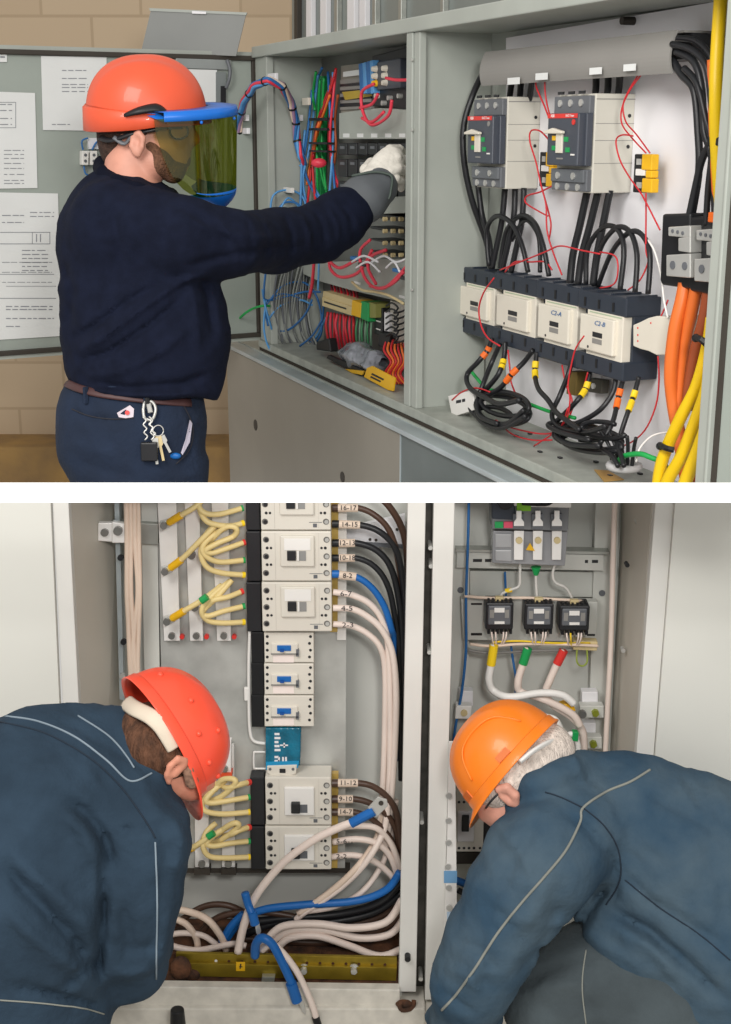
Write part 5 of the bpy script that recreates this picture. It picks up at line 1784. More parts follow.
lcab = empty('electrical_cabinet', B.P(240, 1000, -.1), 'pale grey distribution cabinet on the left, crowded with breakers and thick cables', 'cabinet')
q4(MB(), [(100, TOPY, -.34), (420, TOPY, -.34), (420, 1010, -.34), (100, 1010, -.34)], B.n * -.02).build('rear_wall', M_LOWCAB, lcab)
q4(MB(), [(62, TOPY, -.02), (118, TOPY, -.34), (128, 1000, -.34), (96, 1000, -.02)], Vector((-.02, 0, 0))).build('side_wall', M_LOWSIDE, lcab)
q4(MB(), [(409, TOPY, -.02), (409, TOPY, -.34), (398, 1000, -.34), (398, 1000, -.02)], Vector((.01, 0, 0))).build('side_wall', M_LOWCAB, lcab)
MB().poly(B, [(52, TOPY), (68, TOPY), (92, 960), (76, 960)], .02, .03).build('frame_upright', M_LOWPOST, lcab, bevel=.002)
dr = MB().poly(B, [(-160, TOPY), (50, TOPY), (68, 900), (-130, 900)], .03, .02).build('open_door', M_LOWDOOR, lcab)
pu = MB().poly(B, [(408, TOPY), (426, TOPY), (416, 992), (399, 992)], .0, .04).build('front_post', M_LOWPOST, lcab, bevel=.002)
MB().pcyl(B, 407.5, 955, 0, 3, .02).build('post_bolt', M_BLACK, pu)
q4(MB(), [(92, 986, .02), (400, 990, .02), (400, 1009, .02), (92, 1009, .02)], B.n * -.03).build('front_sill', M_PLINTH, lcab, bevel=.003)
q4(MB(), [(80, 986, -.02), (410, 986, -.02), (410, 1012, -.34), (80, 1012, -.34)], Vector((0, 0, -.01)))
zfl = B.P(250, 985, .0).z - .02
MB().lbox(B, B.uz(96, 985)[0], B.uz(410, 985)[0], zfl - .02, zfl, -.34, -.03).build('cabinet_floor', M_RUST, lcab)
zs = B.P(250, 1009, .02).z
MB().lbox(B, -1.5, B.uz(425, 985)[0], 0.0, zs + .012, -.34, .035).build('plinth', M_PLINTH, lcab, bevel=.004)

rcab = empty('electrical_cabinet', B.P(540, 1000, -.1), 'pale grey cabinet on the right with three current transformers behind the crouching worker', 'cabinet')
q4(MB(), [(430, TOPY, -.34), (640, TOPY, -.34), (640, 1010, -.34), (430, 1010, -.34)], B.n * -.02).build('rear_wall', M_LOWCAB, rcab)
q4(MB(), [(652, TOPY, -.02), (622, TOPY, -.34), (598, 1000, -.34), (618, 1000, -.02)], Vector((.02, 0, 0))).build('side_wall', M_LOWSIDE, rcab)
pp = MB().poly(B, [(434, TOPY), (455, TOPY), (443, 1000), (425, 1000)], .0, .05).build('front_post', M_LOWPOST, rcab, bevel=.002)
MB().poly(B, [(656, TOPY), (675, TOPY), (634, 1000), (618, 1000)], .02, .03).build('frame_upright', M_LOWPOST, rcab, bevel=.002)
MB().poly(B, [(676, TOPY), (900, TOPY), (850, 1000), (636, 1000)], .03, .02).build('open_door', M_LOWDOOR, rcab)
MB().poly(B, [(424, TOPY), (436, TOPY), (427, 1005), (414, 1005)], -.06, .03).build('post_gap_strip', mat('dark_gap_metal', '#4a4844', .5, metal=.3, var=.3, scale=30), rcab)
MB().lbox(B, B.uz(425, 985)[0], 1.5, 0.0, zs, -.34, .03).build('plinth', M_PLINTH, rcab)
mb = MB()
for x, y in ((429.5, 542), (428.5, 645), (421, 813), (420, 968), (430, 560)):
    mb.pcyl(B, x, y, -.06, 2.2, .05)
mb.build_each('post_bolt', M_STEEL, rcab)
for k, (x, y) in enumerate(((626, 563), (622, 648), (636, 520))):
    MB().pcyl(B, x, y, -.18, 2.2, .02).build('side_bolt', M_STEEL if k else M_BLK2, rcab)

# mounting frame of the left cabinet
mp_ = MB().poly(B, [(157, TOPY), (347, TOPY), (345, 868), (166, 868)], PB, .006).build('mounting_plate', mat('spangled_galvanised_sheet', '#bcbdb9', .36, metal=.35, var=.13, scale=10, bump=.08, bscale=20))
tag(mp_, 'shiny galvanised mounting plate carrying the breakers in the left cabinet', 'plate')
ms = MB().poly(B, [(338, TOPY), (347, TOPY), (346, 640), (337, 640)], PB + .02, .02).build('insulating_strip', M_WHITE)
tag(ms, 'white upright strip at the right edge of the breaker mounting plate', 'strip')
for y0, y1, lab in ((520, 632, 'yellow brown varnished strip beside the upper breakers'), (774, 868, 'yellow brown varnished strip beside the lower breakers')):
    if y0 == 520:
        y0 = TOPY
    o = MB().poly(B, [(330, y0), (338.5, y0), (337.5, y1), (330, y1)], PB + .03, .02).build('varnished_strip', mat('amber_varnish', '#b89b52', .4, var=.15, scale=30))
    tag(o, lab, 'strip')
ur = empty('mounting_rail', B.P(135, 535, -.2), 'grey steel cross rail behind the bundle of pale upright cables', 'rail')
MB().poly(B, [(110, 522), (158, 524), (158, 545), (110, 543)], PB + .02, .03).build('rail_body', M_GALV, ur, bevel=.002)
MB().poly(B, [(98, 523), (112, 523), (112, 542), (98, 541)], PB + .05, .02).poly(B, [(112, 522), (125, 524), (125, 543), (112, 543)], PB + .055, .02).build('end_bracket', M_ALU, ur, bevel=.002)
MB().pcyl(B, 105, 532, PB + .05, 4, .008).build('rail_bolt', M_BOLT, ur)
MB().pcyl(B, 118.5, 530, PB + .055, 4.5, .012).build('rail_bolt', M_BOLT, ur)
ul = MB().poly(B, [(114, TOPY), (119, TOPY), (124, 700), (119.5, 700)], PB + .01, .03).build('upright_channel', M_ZINC, None, bevel=.001)
tag(ul, 'narrow bluish steel upright channel left of the pale cables', 'channel')
us = MB().poly(B, [(141, TOPY), (157, TOPY), (160, 700), (145, 700)], PB + .0, .02).build('upright_sheet', M_LOWCAB, None)
tag(us, 'flat grey upright strip between the pale cables and the first busbar', 'strip')
for k, (x, y) in enumerate(((121, 557), (124, 641), (123, 675))):
    o = MB().pcyl(B, x, y, PB + .04, 3, .01).build('bolt', (M_BLK2, M_BLK2, M_STEEL)[k])
    tag(o, ['dark bolt on the upright channel just under the cross rail', 'dark bolt lower on the upright channel', 'bright bolt on the upright channel above the coral helmet'][k], 'bolt')
for k, (x0, xm, x1, r) in enumerate(((128, 127, 130, 2.6), (132, 131, 135, 2.4), (136, 138, 132, 2.6), (140, 140, 138, 2.3))):
    cable('pale_cable', B, [(x0 - 2, TOPY, PB + .06), (x0 - 1, 540, PB + .055), (xm, 590, PB + .06), ((xm + x1) / 2, 625, PB + .055), (x1, 665, PB + .055), (x1 + 2, 700, PB + .05)], r, M_PINKC,
          'pale pink cable, ' + ['leftmost', 'second', 'third', 'rightmost'][k] + ' in the upright bundle left of the busbars', 'cable', 'pale upright cables')

# busbars
bars = [((157, 176, 164, 180), 'first'), ((184, 199, 190, 203), 'second'), ((211, 228, 217, 231), 'third')]
for k, ((a, b, c, d), w_) in enumerate(bars):
    o = MB().poly(B, [(a, TOPY), (b, TOPY), (d, 641), (c, 641)], PB + .02, .012).build('busbar', M_ALU, None, bevel=.0015)
    tag(o, w_ + ' aluminium busbar from the left, upper part of the left cabinet', 'busbar', 'upper aluminium busbars')
    MB().pcyl(B, (c + d) / 2, 635, PB + .02, 3.4, .01).build('bolt_head', M_BOLT, o)
    MB().pcyl(B, (c + d) / 2 + 10.5, 635.5, PB + .01, 2.4, .012).build('red_cap', M_RED, o)
for k, (x, y) in enumerate(((192, 554), (195, 606))):
    o = MB().pcyl(B, x, y, PB + .02, 4, .014).build('bolt', M_BOLT)
    tag(o, ['upper', 'lower'][k] + ' steel bolt on the second busbar under the yellow cables', 'bolt')
for k, ((a, b), y0, y1) in enumerate((((194, 208), 745, 870), ((221, 234), 745, 872))):
    o = MB().poly(B, [(a, y0), (b, y0), (b + 1, y1), (a + 1, y1)], PB + .02, .012).build('busbar', M_ALU, None, bevel=.0015)
    tag(o, ['left', 'right'][k] + ' aluminium busbar of the lower pair, behind the pale yellow cables', 'busbar', 'lower aluminium busbars')
    MB().pcyl(B, (a + b) / 2 + 1, 863, PB + .02, 3.6, .01).build('bolt_head', M_BOLT, o)
    MB().poly(B, [(a, 869), (b + 2, 869), (b + 2, 875), (a, 875)], PB + .03, .03).build('bar_clamp', M_GASK, o)
o = MB().poly(B, [(218, 742), (231, 742), (231, 776), (218, 776)], PB + .05, .03).build('busbar_holder', M_ALU, None, bevel=.002)
tag(o, 'light busbar holder with an orange foot, right of the coral helmet', 'holder')
MB().pcyl(B, 224, 752, PB + .05, 3.2, .01).pcyl(B, 225, 768, PB + .05, 3.2, .01).build('bolt_head', M_BOLT, o)
MB().poly(B, [(217, 773), (232, 773), (232, 778), (217, 778)], PB + .055, .03).build('orange_foot', M_CORAL, o)
o = MB().poly(B, [(153, 868), (350, 868), (350, 873), (153, 873)], PB + .0, .03).build('lower_rail', M_GASK)
tag(o, 'dark rail along the foot of the galvanised mounting plate', 'rail')


# breakers
def big_breaker(y0, y1, x0, x1, xs, lab, tog, sep=0.06):
    of = PB + .075
    r = empty('circuit_breaker', B.P((x0 + x1) / 2, y1, PB), lab, 'breaker', 'large ivory breakers')
    sb = MB().box(B, xs, y0 + .6, x0, y1 - .4, of - .03, .045)
    sb.build('black_terminal_shroud', M_BLK2, r, bevel=.002)
    b = MB().box(B, x0, y0 + .4, x1, y1 - .4, of, .072).build('body', M_IVORY, r, bevel=.003)
    h = y1 - y0
    if tog == 'low':
        f = MB().box(B, x0 + 19, y0 + h * .22, x1 - 17, y1 - h * .20, of + .008, .01).build('front_cover', M_WHITE, r, bevel=.003)
        MB().box(B, x0 + 26, y1 - h * .43, x1 - 24, y1 - h * .26, of + .0085, .004).build('toggle_window', M_GREYP, f)
        MB().box(B, x0 + 26, y1 - h * .45, x0 + 35, y1 - h * .24, of + .02, .014).build('toggle', M_BLK2, f, bevel=.002)
    else:
        f = MB().box(B, x0 + 19, y0 + h * .10, x1 - 17, y1 - h * .29, of + .008, .01).build('front_cover', M_IVORY, r, bevel=.003)
        MB().box(B, x0 + 23, y0 + h * .15, x1 - 21, y1 - h * .62, of + .0095, .002).build('white_label', M_WHITE, f)
        MB().box(B, x0 + 26, y1 - h * .60, x0 + 35, y1 - h * .41, of + .0125, .006).build('toggle', M_BLK2, f, bevel=.001)
        MB().box(B, x0 + 36, y1 - h * .60, x0 + 38, y1 - h * .41, of + .0125, .006).build('toggle_edge', M_WHITE, f)
        MB().box(B, x0 + 38, y1 - h * .60, x0 + 45, y1 - h * .41, of + .0095, .003).build('toggle_slot', mat('mid_grey_plastic', '#8e8e8c', .4), f)
    for side, xx in ((0, x0 + 5), (1, x1 - 5)):
        for k in range(3):
            y = y0 + h * (.17 + .33 * k)
            sc_h = MB().pcyl(B, xx, y, of, 3.1, .0012, 16).build('screw_recess', mat('recess_grey', '#6c6a66', .5), b)
            MB().pcyl(B, xx + .4, y + .3, of + .001, 2.1, .0014, 12).build('screw', M_BLK2 if side == 0 else M_STEEL, b)
        for k in range(2):
            y = y0 + h * (.335 + .33 * k)
            s_ = 1 if side == 0 else -1
            MB().pcyl(B, xx + 1.2 * s_, y, of, 1.5, .001, 10).pcyl(B, xx + 5 * s_, y, of, 1.3, .001, 10).build('vent_hole', M_BLK2, b)
    MB().box(B, x1 - 22, y1 - h * .16, x1 - 9, y1 - h * .15, of + .0006, .001).box(B, x1 - 18, y1 - h * .13, x1 - 14, y1 - h * .06, of + .0006, .001).build('printed_mark', M_GREYP, b)
    for x in (x0 + 14, x1 - 13):
        MB().box(B, x, y0 + 2, x + .6, y1 - 2, of + .0005, .001).build('groove', mat('groove_grey', '#b9b4aa', .6), b)


big_breaker(478, 530.5, 260, 331, 245, 'large ivory breaker cut off by the white divider, topmost of the three upper ones', 'mid')
big_breaker(531, 581.5, 261, 331.5, 246, 'large ivory breaker in the middle of the three upper ones', 'mid')
big_breaker(582, 632, 261.5, 332, 246, 'large ivory breaker directly above the small blue switched breakers', 'mid')
big_breaker(777, 825.5, 265, 331.5, 250, 'large ivory breaker under the blue wired box, upper of the lower pair', 'low')
big_breaker(826, 870, 265, 331.5, 250, 'lowest large ivory breaker, partly behind the cable with the blue sleeve', 'low')
# top face of the lower pair shows as a grey lip
for j, (y0, y1) in enumerate(((632.5, 663), (663.5, 695), (695.5, 727))):
    of = PB + .06
    r = empty('small_breaker', B.P(290, y1, PB), 'small ivory breaker with a blue toggle, ' + ['topmost', 'middle one', 'lowest'][j] + ' of three', 'breaker', 'small breakers with blue toggles')
    MB().box(B, 251, y0, 264, y1, of - .015, .04).build('black_terminal_shroud', M_BLACK, r, bevel=.001)
    b = MB().box(B, 264, y0 + .3, 314, y1 - .5, of, .055).build('body', M_IVORY, r, bevel=.002)
    tp_ = MB().box(B, 271, y0 + 11, 298, y0 + 22, of + .006, .008).build('toggle_frame', M_IVORY, r, bevel=.002)
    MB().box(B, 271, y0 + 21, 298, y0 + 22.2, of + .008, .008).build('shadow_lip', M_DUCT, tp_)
    MB().box(B, 277, y0 + 13.2, 291, y0 + 18.6, of + .009, .006).build('blue_toggle', M_BLUES, tp_, bevel=.001)
    MB().box(B, 280, y0 + 17, 284, y0 + 19.6, of + .014, .006).build('toggle_nub', mat('deep_blue', '#0e4c96', .4), tp_)
    MB().box(B, 273, y0 + 22.5, 294, y0 + 30, of + .0015, .002).build('white_label', mat('pinkish_label', '#efe2dc', .6), b)
    mb = MB()
    for k in range(4):
        mb.pcyl(B, 267.3, y0 + 4 + 6.8 * k, of, 1.5, .001, 10)
        mb.pcyl(B, 310.5 - (k % 2) * 1, y0 + 4 + 6.8 * k, of, 1.5, .001, 10)
    mb.build_each('screw_hole', M_BLK2, b)
    MB().box(B, 296, y0 + 17, 299, y0 + 24, of + .008, .008).build('side_catch', M_GREYP, tp_)
o = empty('wired_blue_box', B.P(284, 768, PB), 'teal blue translucent box with white print below the small breakers', 'relay box')
MB().poly(B, [(265.5, 728), (301, 728), (300, 766), (265.5, 767)], PB + .055, .05).build('teal_cover', mat('teal_film', '#0e6a86', .25, var=.25, scale=25, bump=.4, bscale=50), o, bevel=.003)
MB().poly(B, [(266, 762), (299, 761), (298, 768), (266, 770)], PB + .057, .04).build('blue_edge', mat('bright_teal', '#1c8fc0', .4), o)
ft = MB().poly(B, [(267, 766), (297, 765), (296, 774), (288, 776), (272, 776), (267, 773)], PB + .06, .05).build('white_foot', M_IVORY, o, bevel=.002)
MB().box(B, 279.5, 769, 285.5, 773, PB + .0615, .003).build('foot_slot', M_BLK2, ft)
MB().pcyl(B, 270, 769, PB + .06, 1.4, .002).pcyl(B, 293, 769, PB + .06, 1.4, .002).build('foot_screw', M_GREYP, ft)
mb = MB()
for y in (733, 737, 741, 745, 749, 756, 760):
    mb.box(B, 274.5, y, 278.5 + (y % 3), y + 2.2, PB + .0556, .001)
for x in (278, 282, 285):
    mb.box(B, x, 757, x + 2, 762, PB + .0556, .001)
mb.box(B, 280, 744.6, 288, 746, PB + .0556, .001)
mb.box(B, 283.4, 743, 285, 747.6, PB + .0556, .001)
mb.build('white_print', M_WHITEP, o)
wf = empty('wire_bracket', B.P(255, 740, PB), 'white bent rod bracket left of the small breakers', 'bracket')
MB().tube([B.P(x, y, PB + .03) for x, y in ((250, 630), (249, 660), (249, 700), (250, 730), (254, 741), (266, 743.5))], .0045, 8, 4).build('rod', M_WHITE, wf, smooth=True)
MB().box(B, 244, 688, 249, 701, PB + .035, .012).build('rod_clip', M_WHITE, wf, bevel=.002)
wf2 = MB().tube([B.P(x, y, PB + .03) for x, y in ((266, 752), (256, 752), (254, 753), (254, 767), (256, 768.5), (266, 768.5))], .0028, 8, 3).build('wire_loop', M_WHITE, None, smooth=True)
tag(wf2, 'small square white wire loop left of the teal box', 'bracket')
# red reflection on the plate is not painted; the outline below is never built
o = MB().poly(B, [(100, 940), (200, 940), (200, 990), (100, 990)], -.33, .01)

# cross bracket behind the right cables
cb_ = empty('perforated_bracket', B.P(380, 540, -.3), 'white perforated cross bracket behind the curving black cables', 'bracket')
MB().poly(B, [(347, 521), (352, 527), (405, 515), (405, 544), (392, 545), (347, 541)], -.29, .02).build('bracket_sheet', M_WHITEP, cb_)
MB().poly(B, [(347, 541), (407, 545), (407, 549), (347, 545)], -.285, .02).build('bracket_fold', M_GREYP, cb_)
mb = MB()
for x, y in ((370, 541 - 1), (376, 540.6), (403, 541), (397, 530)):
    mb.pcyl(B, x, y - .6, -.29, 1.5, .002)
mb.build_each('hole', M_GASK, cb_)

# pale yellow cables to the busbars
YGc = 'pale yellow cables at the upper breakers'
YGd = 'pale yellow cables at the lower breakers'
ycs = [
    ([(165, 525), (178, 517), (196, 506), (208, 494)], 'from the top bolt of the first busbar', 1), ([(243, 508), (220, 514), (205, 513), (198, 505), (197, 494)], 'curling round under the divider', 0),
    ([(244, 523), (228, 526), (208, 522), (200, 510), (199, 494)], 'second one curling under the divider', 0),
    ([(166, 571), (182, 559), (200, 541), (214, 527), (216, 526)], 'from the middle bolt of the first busbar', 1),
    ([(245, 575), (222, 573), (207, 567), (201, 553), (206, 535), (214, 526)], 'big lower loop below the middle breaker terminals', 0),
    ([(245, 560), (220, 562), (206, 556), (203, 546), (216, 533), (232, 525)], 'middle loop of the centre knot', 0),
    ([(245, 542), (228, 548), (212, 553), (206, 550), (218, 543), (234, 536), (236, 530)], 'upper loop of the centre knot', 0),
    ([(204, 552), (214, 537), (226, 527), (236, 528), (234, 536), (212, 545)], 'folded loop at the top of the centre knot', 0),
    ([(168, 621), (184, 611), (204, 599), (222, 585)], 'from the lowest bolt of the first busbar', 1),
    ([(245, 622), (222, 623), (207, 620), (202, 609), (214, 594), (230, 581)], 'big lower loop of the bottom knot', 0),
    ([(245, 606), (224, 611), (208, 616), (203, 611), (218, 596), (232, 580)], 'middle loop of the bottom knot', 0),
    ([(243, 591), (228, 597), (214, 600), (206, 606), (220, 590)], 'short upper one of the bottom knot', 0),
]
for pts, w_, lug in ycs:
    n_ = len(pts)
    c = cable('yellow_cable', B, [(x, y, PB + .045 + .03 * math.sin(math.pi * i / (n_ - 1)) + .006 * random.random()) for i, (x, y) in enumerate(pts)], 2.9, M_YCAB, 'pale yellow cable, ' + w_, 'cable', YGc)
    x, y = pts[0]
    if lug:
        sleeve(c, 5, 19, 3.9, M_YEL, 'yellow_sleeve')
        MB().poly(B, [(x - 5, y - 4), (x + 4, y - 6), (x + 7, y + 1), (x - 3, y + 6)], PB + .058, .008).build('crimp_lug', M_STEEL, c, bevel=.001)
        MB().pcyl(B, x - 1, y, PB + .058, 3.6, .01).build('lug_bolt', M_BOLT, c)
    else:
        m = M_RED if (542 == y or 591 == y) else (M_GREEN if y in (508, 560, 606) else M_YLT)
        sleeve(c, 0, 3, 3.2, m, 'colour_ring')
ycl = [
    ([(250, 782), (238, 785), (228, 788), (222, 786)], 'short red ringed one at the top', 'r'), ([(250, 797), (232, 800), (212, 803), (206, 800), (214, 790), (226, 780)], 'green ringed one of the upper knot', 'g'),
    ([(250, 812), (225, 814), (208, 812), (202, 806), (206, 795), (216, 781)], 'lowest loop of the upper knot', 'y'), ([(206, 802), (222, 796), (235, 784), (233, 779), (222, 780), (215, 790)], 'round loop of the upper knot', ''),
    ([(180, 806), (190, 802), (200, 795), (206, 788)], 'one reaching to the coral helmet visor', 'l'),
    ([(250, 827), (240, 830), (232, 834), (224, 836)], 'short red ringed one of the lower knot', 'r'), ([(250, 841), (232, 843), (214, 846), (207, 843), (216, 834), (232, 824)], 'green ringed one of the lower knot', 'g'),
    ([(250, 857), (225, 858), (209, 856), (203, 846), (206, 833), (216, 823)], 'lowest loop of the lower knot', 'y'), ([(208, 845), (224, 838), (238, 827), (236, 823), (228, 826), (215, 836)], 'round loop of the lower knot', ''),
    ([(184, 852), (194, 847), (206, 839), (224, 829)], 'one ending at the left worker', 'l'),
]
for pts, w_, rg_ in ycl:
    n_ = len(pts)
    c = cable('yellow_cable', B, [(x, y, PB + .05 + .03 * math.sin(math.pi * i / (n_ - 1)) + .006 * random.random()) for i, (x, y) in enumerate(pts)], 2.9, M_YCAB, 'pale yellow cable by the lower breakers, ' + w_, 'cable', YGd)
    x, y = pts[0]
    if rg_ in 'rgy' and rg_:
        sleeve(c, 0, 3, 3.2, {'r': M_RED, 'g': M_GREEN, 'y': M_YLT}[rg_], 'colour_ring')
    if rg_ == 'l':
        sleeve(c, 0, 10, 3.6, M_YEL, 'yellow_sleeve')
for k, (x, y) in enumerate(((204, 598), (211, 834))):
    o = MB().cyl(B.P(x - 3, y + 3, PB + .09), B.P(x + 4, y - 2, PB + .09) - B.P(x - 3, y + 3, PB + .09), .0095, .02, 10).build('green_sleeve', M_GREEN)
    tag(o, ['green sleeve in the bottom knot of the upper yellow cables', 'green sleeve in the lower knot by the lowest breaker'][k], 'sleeve')

# cables to the right of the breakers, with written markers
M_BRNC = mat('dark_brown_cable', '#4a352a', .4, var=.1)
M_MARK = mat('marker_sleeve', '#d9c6b4', .6, var=.04)


def rcable(pts, r, m, lab, grp, mark=None, mx=None, collar=None):
    c = cable('marked_cable' if mark else 'thick_cable', B, pts, r, m, lab, 'cable', grp)
    if mark:
        a, b = mx
        (x0, y0, o0), (x1, y1, o1) = pts[0], pts[1]
        ya = y0 + (y1 - y0) * (a - x0) / (x1 - x0)
        yb = y0 + (y1 - y0) * (b - x0) / (x1 - x0)
        mm = band(B, (a, ya, o0), (b, yb, o0), r + .9, M_MARK, 'marker_sleeve', c)
        text(mark, B, (a + b) / 2, (ya + yb) / 2, o0 + (r + 1.1) * .0027, 5.2, M_INKD, mm, 'handwriting')
    if collar is not None:
        x0, y0, o0 = pts[0]
        band(B, (x0 - 1, y0, o0), (x0 + 6, y0, o0), r + .6, collar, 'terminal_boot', c)
    return c


OB = PB + .05
GU = 'marked cables at the upper breakers'
rcable([(333, 508, OB), (358, 508, OB), (376, 516, OB + .01), (390, 532, OB + .01), (398, 560, OB), (402, 600, OB - .02), (403, 700, OB - .03)], 3.2, M_BRNC, 'brown cable marked 16-17, topmost on the right of the upper breakers', GU, '16-17', (338, 358), M_BRNC)
rcable([(375, 494, OB), (388, 505, OB), (400, 524, OB - .01), (406, 545, OB - .02), (408, 580, OB - .04)], 3.6, M_BRNC, 'brown cable without a marker coming down from under the divider beside the post', GU)
rcable([(333, 524, OB + .01), (360, 525, OB + .01), (380, 532, OB + .015), (395, 548, OB + .01), (402, 575, OB), (405, 620, OB - .02), (404, 720, OB - .03)], 3.3, M_CABLE, 'black cable marked 14-15', GU, '14-15', (339, 360), M_BLACK)
rcable([(333, 543, OB), (356, 543, OB), (376, 550, OB), (390, 566, OB), (398, 595, OB - .01), (402, 640, OB - .02), (403, 760, OB - .04)], 3.3, M_CABLE, 'black cable marked 12-13', GU, '12-13', (339, 355), M_BLACK)
rcable([(333, 558, OB), (356, 558, OB), (374, 566, OB), (387, 584, OB), (394, 612, OB - .01), (399, 660, OB - .02), (401, 780, OB - .04)], 3.0, M_CABLE, 'black cable marked 10-18', GU, '10-18', (339, 355), M_BLACK)
rcable([(333, 574, OB + .012), (356, 577, OB + .012), (372, 588, OB + .012), (384, 606, OB + .012), (391, 628, OB + .01), (394, 650, OB - .02), (396, 760, OB - .05)], 3.4, M_BLUES, 'bright blue cable marked 8-2', GU, '8-2', (339, 356), M_BLUES)
GW = 'pale cables at the upper breakers'
rcable([(333, 592, OB + .01), (352, 595, OB + .01), (370, 604, OB + .01), (382, 620, OB + .01), (388, 645, OB + .01), (390, 700, OB), (390, 760, OB - .01), (388, 800, OB - .02), (384, 850, OB - .02)], 3.3, M_WHITEC, 'pale cable with 6-7 written on it, curving down to the bottom of the cabinet', GW)
rcable([(333, 608, OB + .016), (352, 609, OB + .016), (368, 617, OB + .016), (382, 630, OB + .02), (392, 652, OB + .02), (396, 690, OB + .01), (395, 740, OB), (392, 790, OB - .01), (386, 850, OB - .02)], 3.4, M_WHITEC, 'pale cable with 4-5 written on it', GW)
rcable([(333, 624, OB + .01), (352, 626, OB + .01), (368, 634, OB + .01), (380, 647, OB + .01), (385, 670, OB), (385, 720, OB - .01), (383, 780, OB - .02), (378, 850, OB - .03)], 3.2, M_WHITEC, 'pale cable with 2-3 written on it, lowest of the upper breakers', GW)
for t_, x, y in (('6-7', 346, 594), ('4-5', 347, 608.6), ('2-3', 348, 625.2)):
    host = [o for o in bpy.data.objects if o.get('label', '').startswith('pale cable with ' + t_)][0]
    text(t_, B, x, y, OB + .027, 5.4, M_INKD, host, 'handwriting', xs=1.2)
GL = 'marked cables at the lower breakers'
rcable([(333, 783, OB + .01), (358, 783, OB + .01), (374, 787, OB + .01), (388, 798, OB + .01), (397, 815, OB), (401, 850, OB - .01)], 3.3, M_BRNC, 'brown cable marked 11-12, topmost at the lower breakers', GL, '11-12', (338, 358), M_BRNC)
rcable([(333, 799, OB), (354, 799, OB), (370, 803, OB), (384, 812, OB), (396, 830, OB - .01), (401, 865, OB - .02)], 3.2, M_BRNC, 'brown cable marked 9-10', GL, '9-10', (338, 353), M_BRNC)
rcable([(333, 812, OB), (354, 812, OB), (370, 818, OB), (384, 830, OB), (394, 846, OB - .01), (400, 870, OB - .02)], 3.0, M_BRNC, 'brown cable marked 14-7, passing behind the blue lug sleeve', GL, '14-7', (338, 353), M_BRNC)
rcable([(333, 828, OB), (356, 826, OB + .01), (376, 828, OB + .01), (390, 842, OB), (398, 862, OB), (402, 885, OB - .01)], 3.2, M_WHITEC, 'pale cable leaving just under the blue sleeve', GL)
rcable([(333, 842, OB), (356, 839, OB + .01), (376, 843, OB + .01), (390, 856, OB), (399, 880, OB), (404, 900, OB)], 3.3, M_WHITEC, 'pale cable with 5-6-1 written on it', GL)
rcable([(331, 857, OB), (352, 855, OB + .01), (372, 860, OB + .01), (388, 872, OB), (398, 886, OB), (404, 900, OB)], 3.2, M_WHITEC, 'pale cable with 2-2-6 written on it, leaving the lowest breaker', GL)
for t_, x, y in (('5-6-1', 345, 841.5), ('2-2-6', 345, 856.5)):
    host = [o for o in bpy.data.objects if o.get('label', '').startswith('pale cable with ' + t_)][0]
    text(t_, B, x, y, OB + .016, 5.0, M_INKD, host, 'handwriting', xs=1.2)
GB = 'thick cables in the bottom of the left cabinet'
OBx = -.16
